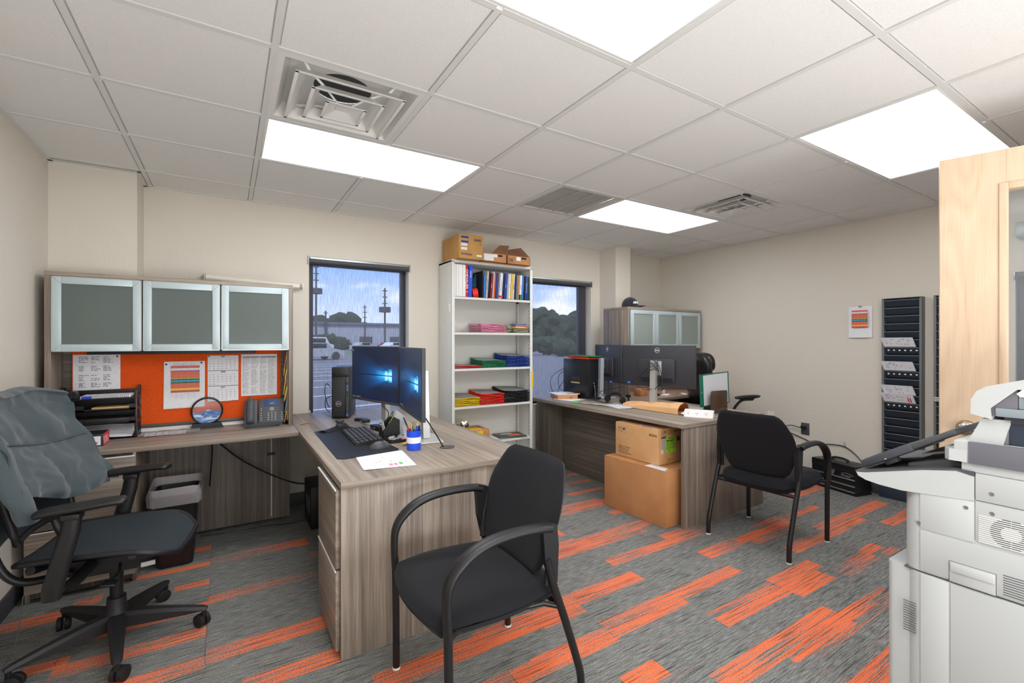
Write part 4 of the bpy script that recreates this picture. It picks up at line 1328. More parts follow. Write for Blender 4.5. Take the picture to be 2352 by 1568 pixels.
# computer tower
def tower(label, c, rot, w_, dpt, h, logo):
    t = thing('desktop_computer', label, 'computer', c, rot)
    MB().box(-w_ / 2, w_ / 2, 0, dpt, 0.004, h, .004).build('case', 'black_s', t, local=True)
    MB().box(-w_ / 2 + .003, w_ / 2 - .025, -.012, .001, .012, h - .075, .004).build('front_grille', 'black', t, local=True)
    mb = MB()
    for i in range(8):
        for j in range(20):
            mb.obox((-w_ / 2 + .014 + i * (w_ - .045) / 8 + (j % 2) * .006, -.0125, .03 + j * (h - .12) / 20), (.007, .0015, .004), (0, R(25), 0))
    mb.build('grille_mesh', 'slate', t, local=True, kind='stuff')
    MB().box(w_ / 2 - .022, w_ / 2 - .004, -.006, .001, .012, h - .075, .002).build('port_strip', 'base', t, local=True)
    for q in range(5): MB().box(w_ / 2 - .017, w_ / 2 - .009, -.0075, -.0055, h - .13 - q * .024, h - .115 - q * .024).build('front_port', 'lblue' if q in (1, 2) else 'ink_b', t, local=True)
    MB().box(-w_ / 2 + .003, w_ / 2 - .004, -.010, .001, h - .073, h - .004, .004).build('top_bezel', 'black_s', t, local=True)
    MB().tube([(-.012 + .019 * math.cos(q), -.014, .115 + .019 * math.sin(q)) for q in [2 * PI * k / 24 for k in range(24)]], .0014, 6, closed=True).build('round_logo', 'grey_lt', t, local=True)
    textobj('DELL', .0125, (-.012, -.0135, .111), (1, 0, 0), (0, 0, 1), 'grey_lt', t, 'logo_lettering', 'CENTER', local=True, bold=.0004)
    MB().box(w_ / 2 - .020, w_ / 2 - .006, -.0075, -.006, .02, .036).build('blue_sticker', 'lblue', t, local=True)
    return t
tower('black desktop computer standing left of the lit monitors', (.735, 3.665, D), R(-22), .128, .30, .392, True)
cable('black leads looping beside the left desktop computer', [(.70, 3.86, .97), (.655, 3.80, 1.0), (.64, 3.76, .93), (.66, 3.78, .85), (.70, 3.90, .80)], .003)
cable('second black lead beside the left desktop computer', [(.71, 3.86, .90), (.65, 3.78, .88), (.645, 3.76, .82), (.69, 3.86, .77)], .003)

# mouse pad, keyboard, mouse, 3d mouse
mb = MB(); pad = [(.478, 3.19), (.464, 2.40), (.50, 2.375), (.775, 2.415), (.795, 2.45), (.73, 3.26), (.70, 3.285), (.50, 3.215)]
mb.prism([(x, y) for x, y in pad], 2, D, D + .003)
tag(mb.build('desk_mat', 'black'), 'large black desk mat under the keyboard and mouse', 'desk mat')
ka = math.atan2(3.087 - 2.585, .63 - .61)
t = thing('keyboard', 'black keyboard on the desk mat before the lit monitors', 'keyboard', (.695, 2.86, D + .003), ka - PI)
KW, KD = .455, .155
mb = MB(); mb.prism([(-KD / 2, 0), (KD / 2, 0), (KD / 2, .024), (-KD / 2, .010)], 0, -KW / 2, KW / 2); mb.build('keyboard_case', 'black', t, local=True)
ky = MB()
for r_ in range(6):
    yk = -KD / 2 + .016 + r_ * .0245
    zk = .0125 + r_ * .0023
    for c in range(21):
        if r_ == 0 and 4 <= c <= 9: continue
        if c in (15, 18): continue
        xk = -KW / 2 + .014 + c * .0212
        ky.box(xk - .0085, xk + .0085, yk - .0095, yk + .0095, zk, zk + .006, 0)
    if r_ == 0: ky.box(-KW / 2 + .09, -KW / 2 + .21, yk - .0095, yk + .0095, zk, zk + .006)
ky.build('keys', 'base', t, local=True, kind='stuff')
t = thing('mouse', 'dark grey mouse on the desk mat between keyboard and printed page', 'computer mouse', (.715, 2.535, D + .003), R(95))
mb = MB()
bm = bmesh.new(); bmesh.ops.create_uvsphere(bm, u_segments=24, v_segments=14, radius=1)
vs = []
for v in bm.verts:
    x, y, z = v.co
    z = max(z, 0)
    vs.append((x * .033 * (1 - .12 * y), y * .058, z * (.036 if y > -.2 else .036 + .012 * (y + .2)) * (1 - .25 * max(0, -y - .2))))
fs = [[v.index for v in f.verts] for f in bm.faces]; bm.free()
mb._add(vs, fs); mb.build('shell', 'slate', t, local=True, ang=60)
MB().box(-.0012, .0012, .02, .052, .026, .030).build('button_split', 'ink_b', t, local=True)
MB().cyl((-.004, .034, .027), (.004, .034, .027), .008, n=14).build('scroll_wheel', 'rubber', t, local=True)
t = thing('navigation_puck', 'black 3D navigation mouse with a raised knob behind the desk mat', 'computer mouse', (.60, 3.20, D), R(38))
mb = MB(); mb.grid(lambda u, v: ((u - .5) * .20, (v - .5) * (.075 + .03 * u), .003 + .03 * math.sin(PI * v) * (.35 + .65 * u ** 1.5)), 14, 10, thick=.0)
mb.prism([(-.10, -.037), (.10, -.052), (.10, .052), (-.10, .037)], 2, 0, .006); mb.build('wrist_rest', 'black', t, local=True, ang=60)
MB().lathe([(.025, .02), (.026, .028), (.021, .032), (.020, .040), (.027, .046), (.028, .058), (.024, .062), (0, .062)], (.055, 0, 0), 20).build('control_knob', 'slate', t, local=True)
for k in range(4): MB().cyl((.02 + k * .018, -.036, .018), (.02 + k * .018, -.036, .026), .005, n=10).build('key', 'base', t, local=True)
# printed page
t = thing('printed_page', 'white printed page lying on the near edge of the left desk', 'paper', (.66, 2.26, D))
c4 = [(.527, 2.121), (.763, 2.087), (.800, 2.412), (.556, 2.424)]
def q4(u, v, z=0):
    a, b_, c, d = [Vector(p) for p in c4]
    p = a * (1 - u) * (1 - v) + b_ * u * (1 - v) + c * u * v + d * (1 - u) * v
    return (p.x, p.y, D + .0015 + z + .010 * max(0, .12 - v) * 2 * (1 - u))
MB().grid(q4, 8, 8, thick=.0007).build('sheet', 'paper', t)
mb = MB(); rn = random.Random(8)
for k in range(46):
    u, v = rn.uniform(.08, .85), rn.uniform(.08, .92); l = rn.uniform(.02, .06)
    mb.poly([q4(u, v, .0012), q4(u + l, v, .0012), q4(u + l, v + .008, .0012), q4(u, v + .008, .0012)])
mb.build('printed_lines', 'ink_l', t, kind='stuff')
for (u, v, m_) in ((.30, .36, 'yellow'), (.38, .42, 'yellow'), (.58, .38, 'yellow')):
    MB().poly([q4(u, v, .0014), q4(u + .03, v, .0014), q4(u + .03, v + .03, .0014), q4(u, v + .03, .0014)]).build('highlight', m_, t)
for (u, v, m_) in ((.52, .12, 'pink'), (.61, .12, 'pink'), (.72, .14, 'gline')):
    MB().poly([q4(u, v, .0014), q4(u + .06, v, .0014), q4(u + .06, v + .10, .0014), q4(u, v + .10, .0014)]).build('coloured_mark', m_, t)
tag(MB().tube([(.44, 3.545, D + .004), (.47, 3.56, D + .004), (.503, 3.586, D + .004)], .006, 8, flat=(1, .5)).build('wooden_stick', 'card_yel'), 'short tan wooden stick on the desk corner by the hutch', 'stick')

# pen cup with pens
cx, cy = .864, 2.405
t = thing('pen_cup', 'blue cylindrical pen cup with a white label band', 'pen cup', (cx, cy, D))
MB().lathe([(.0, .0), (.036, 0), (.038, .002), (.038, .102), (.0395, .105), (.037, .105), (.036, .004), (0, .004)], (cx, cy, D), 32).build('cup_body', 'cup', t, ang=30)
MB().lathe([(.0384, .038), (.0386, .038), (.0386, .070), (.0384, .070)], (cx, cy, D), 32).build('label_band', 'paper', t)
def pen(m_, dx, dy, tx, ty, top, label, r=.0045, tip=None):
    p0 = Vector((cx + dx, cy + dy, D + .012)); p1 = Vector((cx + tx, cy + ty, D + top))
    t = thing('pen', label, 'pen', p0)
    q = p0.lerp(p1, .72)
    MB().cyl(p0, q, r, r, 10).build('barrel', m_, t)
    MB().cyl(q, p1, r * 1.08, r * .7, 10).build('cap', tip or m_, t)
pen('black_s', .01, -.005, -.055, .010, .178, 'long black pen leaning left out of the blue cup', .0045)
pen('red', -.01, .01, -.036, .002, .135, 'red pen in the blue cup', .005)
pen('teal', .005, -.01, -.014, -.016, .13, 'teal pen in the blue cup', .004)
pen('yellow', .008, .012, -.008, .022, .135, 'yellow highlighter standing upright in the blue cup', .007)
pen('steel', -.006, -.006, .004, -.018, .150, 'slim grey pen near the middle of the blue cup', .0035)
pen('cup', -.002, .004, .016, -.012, .128, 'blue pen at the right of the blue cup', .007)
pen('sty', .006, -.004, .026, .014, .140, 'pale yellow marker at the right rim of the blue cup', .007)
pen('ink_b', .012, .006, .034, .004, .125, 'stubby black marker at the right rim of the blue cup', .006)

# organiser, tray and small things beneath the monitors
t = thing('desk_organizer', 'black desk organiser with slots and cards in front of the monitor bases', 'desk organiser', (.86, 2.76, D))
MB().prism([(.80, D), (.90, D), (.90, .85), (.865, .86), (.825, .82), (.80, .79)], 1, 2.755, 2.765).build('side_wall', 'black', t)
MB().prism([(.80, D), (.90, D), (.90, .85), (.865, .86), (.825, .82), (.80, .79)], 1, 2.845, 2.855).build('side_wall', 'black', t)
MB().box(.80, .90, 2.755, 2.855, D, D + .006).build('floor_plate', 'black', t)
MB().box(.895, .90, 2.76, 2.85, D, .85).box(.80, .805, 2.76, 2.85, D, .785).box(.85, .853, 2.76, 2.85, D, .80).build('partition', 'black', t)
tag(MB().obox((.812, 2.80, .80), (.003, .06, .09), (0, R(-12), 0)).build('card_bundle', 'paper'), 'white cards standing in the black organiser', 'card')
t = thing('clip_tray', 'flat black tray of paper clips beside the black organiser', 'desk organiser', (.86, 2.66, D))
mb = MB(); mb.box(.795, .925, 2.60, 2.74, D, D + .004).box(.795, .799, 2.60, 2.74, D, D + .018).box(.921, .925, 2.60, 2.74, D, D + .018).box(.795, .925, 2.60, 2.604, D, D + .018).box(.795, .925, 2.736, 2.74, D, D + .018)
mb.build('tray', 'black', t)
mb = MB(); rn = random.Random(4)
for k in range(40):
    x, y, a = rn.uniform(.815, .905), rn.uniform(.0, .075) + 2.655, rn.uniform(0, PI)
    d_ = Vector((math.cos(a), math.sin(a), 0)) * .012; q_ = Vector((-d_.y, d_.x, 0)) * .25
    c = Vector((x, y, D + .008 + rn.uniform(0, .012)))
    mb.tube([c - d_ - q_, c + d_ - q_, c + d_ + q_, c - d_ + q_], .0009, 4, closed=True)
mb.build('paper_clips', 'silver', t, kind='stuff')
tag(MB().obox((.892, 2.625, D + .016), (.045, .02, .016), (0, 0, R(-20)), .006).build('eraser', 'pink'), 'pink eraser in the clip tray', 'eraser')
t = thing('cable_puck', 'round black charging puck behind the navigation mouse', 'charger', (.87, 3.60 - .06, D))
MB().lathe([(0, 0), (.042, 0), (.045, .004), (.045, .014), (.040, .018), (0, .018)], (.845, 3.50, D), 24).build('disc', 'black_s', t)
t['label'] = 'round black charging puck behind the first monitor base'
t = thing('cable_box', 'small black adapter box on the first monitor base', 'adapter', (.86, 3.36, D))
MB().box(.815, .865, 3.30, 3.40, D + .0125, D + .035, .005).build('case', 'black_s', t)
MB().box(.812, .816, 3.34, 3.36, D + .02, D + .028).build('port', 'steel', t)
t = thing('usb_dock', 'low black dock with cables between the monitor stands', 'adapter', (.85, 3.08, D))
MB().obox((.85, 3.06, D + .016), (.05, .13, .03), (0, 0, R(10)), .004).build('case', 'black', t)
MB().obox((.822, 3.04, D + .018), (.003, .02, .008), (0, 0, R(10))).build('port', 'steel', t)
cable('black cable tangle behind the left monitor stand', [(.86, 3.12, D + .02), (.92, 3.10, .80), (.95, 3.16, .84), (.93, 3.22, .88), (.96, 3.26, .92)], .003)
cable('thin black cable arching behind the organiser', [(.87, 2.95, D + .01), (.90, 2.92, .84), (.93, 2.98, .87), (.95, 3.10, .83), (.93, 3.14, D + .02)], .0025)
cable('keyboard cable trailing to the organiser', [(.74, 3.02, D + .006), (.79, 2.98, D + .004), (.80, 2.90, D + .004), (.84, 2.88, D + .004)], .002)
cable('black cable running from the monitor stand into the desk grommet', [(.985, 2.60, .90), (.995, 2.53, .86), (1.012, 2.43, .79), (1.02, 2.37, .745)], .004)
tag(MB().grid(lambda u, v: (.90 + .012 * math.sin(u * 3) - .05 * u, 2.86 - .03 * u, .895 - .085 * u + .012 * v), 6, 2, thick=.001).build('flag_strip', 'lime'), 'lime green paper strip hanging under the monitor corner', 'sticky note')
t = thing('leaning_papers', 'white papers leaning behind the organiser under the right monitor', 'paper', (.93, 2.80, D))
MB().grid(lambda u, v: (.915 + .035 * v, 2.98 - .30 * u, D + .001 + .135 * v * (1 - .25 * u)), 6, 5, thick=.001).build('sheet', 'paper', t)
MB().grid(lambda u, v: (.925 + .035 * v, 2.95 - .36 * u, D + .001 + .115 * v * (1 - .2 * u)), 6, 5, thick=.001).build('sheet', 'paper_c', t)
tag(MB().obox((.865, 2.525, D + .0135), (.05, .03, .002), (0, 0, R(15))).build('sticky_pad', 'yellow'), 'small yellow sticky note on the right monitor base', 'sticky note')
t = thing('stapler', 'black stapler lying beside the clip tray', 'stapler', (.945, 2.66, D))
MB().obox((.955, 2.69, D + .010), (.035, .13, .012), (0, 0, R(5)), .004).build('base', 'black', t)
MB().obox((.955, 2.69, D + .032), (.026, .13, .018), (R(6), 0, R(5)), .006).build('arm', 'black_s', t)
# ================================================================== BOOKSHELF
SX0, SX1, SY0, SY1 = 1.717, 2.597, 3.795, 4.088
t = thing('bookshelf', 'tall off-white metal bookshelf between the two windows', 'bookshelf', (2.157, 3.94, 0))
for a, b_ in ((SX0, SX0 + .012), (SX1 - .012, SX1)):
    MB().box(a, b_, SY0, SY1, 0, 2.068, .002).build('side_panel', 'putty', t)
for a, b_ in ((SX0, SX0 + .030), (SX1 - .030, SX1)):
    MB().box(a, b_, SY0 - .002, SY0 + .010, 0, 2.06, .003).build('front_post', 'putty', t)
MB().box(SX0, SX1, SY0 - .002, SY1, 2.048, 2.072, .003).build('top_panel', 'putty', t)
MB().box(SX0 + .012, SX1 - .012, SY1 - .006, SY1, 0, 2.05).build('back_panel', 'putty', t)
SH = [.02, .392, .737, 1.085, 1.418, 1.742]
for z in SH:
    mb = MB(); mb.box(SX0 + .013, SX1 - .013, SY0 + .004, SY1 - .006, z - .003, z).box(SX0 + .013, SX1 - .013, SY0 + .004, SY0 + .008, z - .024, z)
    mb.build('shelf', 'putty', t)
mb = MB()
for x in (SX0 + .02, SX1 - .02):
    for y in (SY0 + .03, SY1 - .04):
        for k in range(56): mb.box(x - .0085, x - .0075, y - .003, y + .003, .1 + k * .034, .114 + k * .034)
mb.build('adjustment_slots', 'rec', t, kind='stuff')
for x in (SX1 - .016,):
    for y in (SY1 - .045,): MB().box(x - .006, x + .004, y - .012, y + .012, .02, 2.04).build('upright_strip', 'putty', t)
for z in SH[1:]:
    MB().box(SX1 - .030, SX1 - .014, SY1 - .060, SY1 - .035, z - .020, z - .004, .002).build('shelf_clip', 'ink_b', t)
    MB().box(SX1 - .030, SX1 - .014, SY0 + .012, SY0 + .03, z - .020, z - .004, .002).build('shelf_clip', 'ink_b', t)
tag(MB().box(SX0 - .010, SX0 - .001, 3.83, 3.845, 1.60, 1.67, .002).build('key_holder', 'cream'), 'small key tag stuck to the left side of the bookshelf', 'key tag')
tag(MB().obox((SX1 - .005, SY0 - .004, .955), (.020, .002, .16), (0, 0, 0)).build('yellow_tape', 'yellow'), 'strip of yellow tape on the right post of the bookshelf', 'tape')

# cartons on top
def carton(label, x0, x1, y0, y1, z0, z1, mat='card_yel', rot=0, seam=True):
    t = thing('carton', label, 'box', ((x0 + x1) / 2, (y0 + y1) / 2, z0))
    MB().box(x0, x1, y0, y1, z0, z1, .003).build('box_body', mat, t)
    return t
z0 = 2.0725
t = carton('large closed tan carton on the left end of the bookshelf top', 1.745, 1.985, 3.70, 4.07, z0, 2.288)
YF = 3.6995
for k, z in enumerate((2.262, 2.222)): MB().box(1.765, 1.838, YF - .0006, YF, z - .009, z + .009).build('blue_label', 'blue2', t)
for k, z in enumerate((2.196, 2.160)): MB().box(1.765, 1.825, YF - .0006, YF, z - .012, z + .012).build('white_label', 'paper', t)
textobj('EVOlution', .026, (1.765, YF - .0003, 2.104), (1, 0, 0), (0, 0, 1), 'navy', t, 'box_lettering', bold=.0006)
MB().box(1.92, 1.97, YF - .0006, YF, 2.098, 2.115).build('white_label', 'paper', t)
textobj('CE', .020, (1.945, YF - .0003, 2.205), (1, 0, 0), (0, 0, 1), 'ink', t, 'box_lettering')
for k in range(6): MB().box(1.895 + k * .012, 1.903 + k * .012, YF - .0005, YF, 2.235, 2.255).build('handling_mark', 'ink', t)
def open_box(label, x0, x1, y0, y1, z0, h, fl):
    t = thing('open_carton', label, 'box', ((x0 + x1) / 2, (y0 + y1) / 2, z0), group=None)
    th = .004
    MB().box(x0, x1, y0, y0 + th, z0, z0 + h).box(x0, x1, y1 - th, y1, z0, z0 + h).box(x0, x0 + th, y0, y1, z0, z0 + h).box(x1 - th, x1, y0, y1, z0, z0 + h).box(x0, x1, y0, y1, z0, z0 + th).build('box_body', 'card', t)
    return t
t = open_box('low open carton with a white shipping label, middle of the bookshelf top', 1.995, 2.262, 3.74, 4.02, z0, .082, 0)
MB().box(2.015, 2.12, 3.7388, 3.74, 2.085, 2.145).build('shipping_label', 'paper', t)
MB().box(2.165, 2.215, 3.7385, 3.74, 2.128, 2.146).build('handle_hole', 'ink_b', t)
MB().box(2.12, 2.16, 3.7385, 3.74, 2.12, 2.146).build('torn_tape', 'white', t)
MB().poly([(2.262, 3.745, z0 + .082), (2.10, 3.745, z0 + .082), (2.22, 3.80, z0 + .180), (2.325, 3.80, z0 + .185)]).poly([(2.262, 3.747, z0 + .080), (2.325, 3.802, z0 + .183), (2.22, 3.802, z0 + .178), (2.10, 3.747, z0 + .080)]).build('raised_flap', 'card_in', t)
MB().poly([(1.995, 4.015, z0 + .082), (2.262, 4.015, z0 + .082), (2.262, 4.05, z0 + .12), (1.995, 4.05, z0 + .12)]).build('rear_flap', 'card', t)
t = open_box('low open carton with raised flaps at the right end of the bookshelf top', 2.268, 2.530, 3.74, 4.02, z0, .082, 0)
MB().box(2.280, 2.345, 3.7385, 3.74, 2.090, 2.130).build('printed_panel', 'card', t)
mb = MB()
for k in range(5): mb.box(2.287 + k * .010, 2.293 + k * .010, 3.7380, 3.7386, 2.095, 2.125)
mb.box(2.280, 2.345, 3.738, 3.7385, 2.129, 2.1305).box(2.280, 2.345, 3.738, 3.7385, 2.0895, 2.091)
mb.build('handling_mark', 'ink', t, kind='stuff')
MB().box(2.43, 2.485, 3.7385, 3.74, 2.128, 2.146).build('handle_hole', 'ink_b', t)
MB().box(2.37, 2.42, 3.7385, 3.74, 2.11, 2.146).build('torn_tape', 'white', t)
MB().poly([(2.268, 3.745, z0 + .082), (2.530, 3.745, z0 + .082), (2.475, 3.82, z0 + .185), (2.325, 3.82, z0 + .150)]).poly([(2.268, 3.747, z0 + .080), (2.325, 3.822, z0 + .148), (2.475, 3.822, z0 + .183), (2.530, 3.747, z0 + .080)]).build('raised_flap', 'card_in', t)

# binders and catalogues
zb = 1.7425
def book(x, w_, h, dpt, m_, label, lean=0.0, txt=None, tc='paper', ts=.02, kindn='binder', pos=.5, y0=3.815):
    t = thing(kindn, label, kindn, (x + w_ / 2, y0 + dpt / 2, zb), 0)
    t.rotation_euler = (0, lean, 0)
    if lean > 0: t.location.x += 0
    MB().box(-w_ / 2, w_ / 2, -dpt / 2, dpt / 2, 0, h, min(.004, w_ / 4)).build('cover', m_, t, local=True)
    MB().box(-w_ / 2 + .002, w_ / 2 - .002, -dpt / 2 + .01, dpt / 2 - .002, h - .0005, h + .0008).build('page_edges', 'paper', t, local=True)
    if txt:
        textobj(txt, ts, (-ts * .35, -dpt / 2 - .0004, h * pos), (0, 0, -1), (1, 0, 0), tc, t, 'spine_lettering', 'CENTER', local=True)
    return t
book(1.745, .028, .295, .25, 'white', 'plain white binder, first from the left on the top shelf', 0)
book(1.775, .022, .295, .25, 'white', 'plain white binder, second from the left on the top shelf', 0)
book(1.799, .036, .295, .25, 'white', 'wide plain white binder, third from the left on the top shelf', 0)
book(1.837, .030, .295, .25, 'white', 'plain white binder right beside the red spine', 0)
book(1.870, .021, .295, .25, 'red', 'red binder with a white vertical name on its spine', 0, 'CHEVALIER  I', 'paper', .036)
book(1.894, .036, .292, .25, 'lblue' if False else 'cup', 'bright blue binder leaning beside the red binder', R(2.0), 'MANN', 'paper', .022, pos=.72)
t = thing('tape_roll', 'roll of bright red tape on the top shelf', 'tape', (1.985, 3.86, zb))
MB().lathe([(.040, -.025), (.045, -.025), (.045, .025), (.040, .025), (.040, -.025)], (1.985, 3.86, zb + .0452), 28, (R(20), R(80), 0)).build('roll', 'red2', t)
t = thing('catalogue', 'thin teal brochure leaning diagonally behind the red tape', 'catalogue', (2.0, 3.95, zb))
MB().prism([(1.945, zb + .002), (2.035, zb + .002), (2.035, zb + .235), (2.025, zb + .235)], 1, 3.93, 3.94).build('cover', 'teal', t)
specs = [(.010, .255, 'ink_b', 0, None), (.014, .21, 'lblue', 1, None), (.020, .255, 'grey_lt', 4, 'JARVIS CUTTING'), (.011, .255, 'ink_b', 3, None), (.022, .24, 'maroon', 4, 'Catalog'), (.008, .255, 'paper', 4, None),
         (.009, .24, 'orange', 4, None), (.016, .245, 'blue2', 4, None), (.010, .25, 'grey', 4, None), (.030, .25, 'paper', 4.5, 'CUTTING TOOLS'), (.012, .255, 'navy', 4, None), (.024, .25, 'blue2', 4, 'IMCO'), (.012, .24, 'grey_lt', 4, None),
         (.020, .25, 'paper', 3, 'OSG'), (.016, .25, 'yellow', 3, None), (.014, .25, 'paper', 3, 'NIAGARA'), (.012, .235, 'navy', 3, None), (.010, .24, 'grey', 3, None), (.013, .23, 'copper', 2, None), (.026, .245, 'paper', 3, 'HARVEY'),
         (.012, .24, 'lblue', 3, None), (.012, .24, 'ink_b', 2, None), (.020, .24, 'blue2', 2, 'METAL CUTTING'), (.024, .235, 'teal', -2, None)]
names = ['thin black', 'short blue', 'pale grey lettered', 'second thin black', 'dark red and black', 'slim white', 'thin orange-edged', 'blue spotted', 'slim grey', 'wide white lettered', 'thin navy', 'deep blue lettered', 'pale grey thin', 'white with orange lettering',
         'yellow-topped', 'white lettered narrow', 'dark navy narrow', 'grey narrow', 'copper-brown', 'wide white with green foot', 'light blue', 'black slim', 'blue metal cutting', 'dark teal']
where = ['just right of the red tape', 'right of the thin black one', 'left part of the leaning row', 'before the dark red spine', 'left part of the leaning row', 'after the dark red spine', 'after the slim white one', 'left of the wide white spine', 'touching the wide white spine',
         'in the middle of the leaning row', 'right of the wide white spine', 'in the middle of the leaning row', 'beside the deep blue spine', 'right of the middle', 'behind the orange lettered spine', 'right of the yellow one', 'right of the middle', 'right of the navy one',
         'left of the wide white green-footed spine', 'near the right end', 'second from the blue lettered spine', 'beside the light blue one', 'near the right end of the shelf', 'last at the right end of the shelf']
x = 2.040
for k, ((w_, h, m_, le, tx), nm, wh) in enumerate(zip(specs, names, where)):
    tcol = 'ink_b' if m_ in ('paper', 'grey_lt', 'yellow') else 'paper'
    if tx == 'OSG': tcol = 'red2'
    t = book(x, w_, h, .20 + .02 * (k % 3), m_, nm + ' catalogue spine ' + wh, R(le), tx, tcol, .013, 'catalogue', .5)
    if nm.startswith('wide white with green'): MB().box(-w_ / 2 - .0004, w_ / 2 + .0004, -.1205, -.05, 0, .05).build('green_foot', 'green', t, local=True)
    if nm.startswith('wide white lettered'): MB().box(-w_ / 2 - .0004, w_ / 2 + .0004, -.1105, -.05, .012, .03).build('red_band', 'red2', t, local=True)
    if nm.startswith('thin navy'): pass
    x += w_ + .0068
# folder stacks: bowed shop envelopes with a coloured rim and a clear front
ORD = ['lowest', 'second', 'third', 'fourth', 'fifth', 'sixth', 'seventh', 'eighth', 'ninth', 'tenth', 'eleventh', 'twelfth']
def folders(label, x0, x1, y0, y1, z, n, m_, dz, bow=.02, rim=.010, group=None, spread_=.011, droop=False):
    rn = random.Random(int(x0 * 1000))
    for k in range(n):
        ox, oy = rn.uniform(-spread_, spread_ * .3), rn.uniform(-spread_ * .4, spread_ * .6)
        lb_ = label + (', topmost' if k == n - 1 else ', lowest' if k == 0 else ', %s from below' % ORD[k])
        t = thing('document_sleeve', lb_, 'document sleeve', ((x0 + x1) / 2, (y0 + y1) / 2, z + k * dz), group=group)
        zk = z + k * dz + .0025; ph = rn.uniform(0, 6)
        def fn(u, v, a=x0 + ox, b_=x1 + ox, c=y0 + oy, d=y1 + oy):
            return (a + (b_ - a) * u, c + (d - c) * v, zk + bow * max(0, v - .25) ** 1.3 * (1 - .5 * u) + .0022 * math.sin(u * 7 + ph) * (1 - v) + .006 * (1 - u) ** 4 * (1 - v))
        def edge(u0, u1, v0, v1, nu, nv):
            return lambda u, v: fn(u0 + (u1 - u0) * u, v0 + (v1 - v0) * v)
        ru, rv = rim / (x1 - x0), rim / (y1 - y0)
        mb = MB()
        for (a, b_, c, d, nu, nv) in ((0, 1, 0, rv, 8, 1), (0, 1, 1 - rv, 1, 8, 1), (0, ru, rv, 1 - rv, 1, 6), (1 - ru, 1, rv, 1 - rv, 1, 6)):
            mb.grid(edge(a, b_, c, d, nu, nv), nu, nv, thick=min(dz * .46, .005))
        mb.build('coloured_rim', m_, t)
        if k == n - 1:
            MB().grid(edge(ru, 1 - ru, rv, 1 - rv, 6, 6), 6, 6, thick=.0015).build('clear_front', 'grey', t)
folders('pink sleeve on the second shelf', 2.02, 2.290, 3.80, 4.05, 1.419, 9, 'pink', .0092, .018, .012, 'pink document sleeves on the second shelf')
folders('olive sleeve right of the pink stack', 2.305, 2.375, 3.83, 4.05, 1.419, 8, 'khaki', .010, .02, .02, 'olive document sleeves on the second shelf')
folders('olive sleeve under the small bright pile', 2.392, 2.560, 3.81, 4.0, 1.419, 5, 'khaki', .008, .008, .02, 'olive sleeves at the right of the second shelf')
for k, (m_, nm) in enumerate((('yellow', 'yellow'), ('paper', 'white'), ('red', 'red-edged white'), ('gline', 'green'), ('purple', 'purple'))):
    tag(MB().box(2.40, 2.535 - .02 * (k % 2), 3.80, 3.93, 1.462 + k * .0085, 1.469 + k * .0085, .002).build('small_sleeve', m_), nm + ' small sleeve in the mixed pile right on the second shelf', 'document sleeve')
folders('red sleeve on the third shelf', 1.74, 2.03, 3.81, 4.04, 1.086, 3, 'red', .009, .008, .012, 'red document sleeves on the third shelf')
folders('green sleeve on the third shelf', 2.035, 2.295, 3.80, 4.05, 1.086, 8, 'green', .0088, .035, .012, 'green document sleeves on the third shelf')
folders('blue sleeve on the third shelf', 2.300, 2.562, 3.798, 4.05, 1.086, 12, 'blue2', .0092, .04, .014, 'blue document sleeves on the third shelf')
folders('yellow sleeve on the fourth shelf', 1.735, 2.01, 3.80, 4.06, .738, 9, 'yellow', .0088, .045, .012, 'yellow document sleeves on the fourth shelf')
folders('orange-red sleeve on the fourth shelf', 2.015, 2.275, 3.80, 4.05, .738, 10, 'red2', .0105, .04, .014, 'orange-red document sleeves on the fourth shelf')
folders('black sleeve on the fourth shelf', 2.283, 2.562, 3.798, 4.05, .738, 12, 'ink_b', .0098, .045, .014, 'black document sleeves on the fourth shelf')
# bottom visible shelf
t = carton('small cardboard box with a yellow warning label on the fifth shelf', 1.80, 2.12, 3.82, 4.05, .393, .50, 'card')
MB().box(1.90, 2.06, 3.84, 3.98, .5002, .501).build('yellow_top_label', 'yellow', t)
MB().box(1.99, 2.05, 3.819, 3.8202, .45, .49).build('warning_label', 'yellow', t)
t = thing('chrome_spotlight', 'chrome machine part with a black knob on the small cardboard box', 'machine part', (1.88, 3.86, .503))
t.name = 'machine_part'
MB().lathe([(0, 0), (.028, .0), (.042, .012), (.045, .028), (.036, .036), (.018, .038), (.016, .060), (0, .060)], (1.885, 3.90, .5465), 24, (R(90), 0, R(-15))).build('chrome_disc', 'chrome', t)
MB().cyl((1.885, 3.86, .5465), (1.880, 3.83, .5465), .012, n=14).build('knob', 'black_s', t)
MB().cyl((1.83, 3.90, .5465), (1.80, 3.90, .5465), .014, n=12).cyl((1.845, 3.90, .5465), (1.83, 3.90, .5465), .006, n=8).build('side_knob', 'black_s', t)
tag(MB().obox((2.39, 3.90, .400), (.29, .20, .012), (0, 0, R(-8)), .003).build('magazine', 'grey_d'), 'dark glossy magazine flat on the fifth shelf', 'magazine')
mg = bpy.data.objects['magazine']
MB().obox((2.42, 3.86, .4066), (.12, .06, .0008), (0, 0, R(-8))).build('orange_picture', 'orange', mg)
MB().obox((2.37, 3.94, .4066), (.12, .04, .0008), (0, 0, R(-8))).build('pale_picture', 'grey_lt', mg)
tag(MB().obox((2.44, 3.88, .411), (.24, .14, .006), (0, 0, R(-14)), .002).build('magazine', 'grey_lt'), 'pale leaflet on top of the dark glossy magazine', 'magazine') if False else None
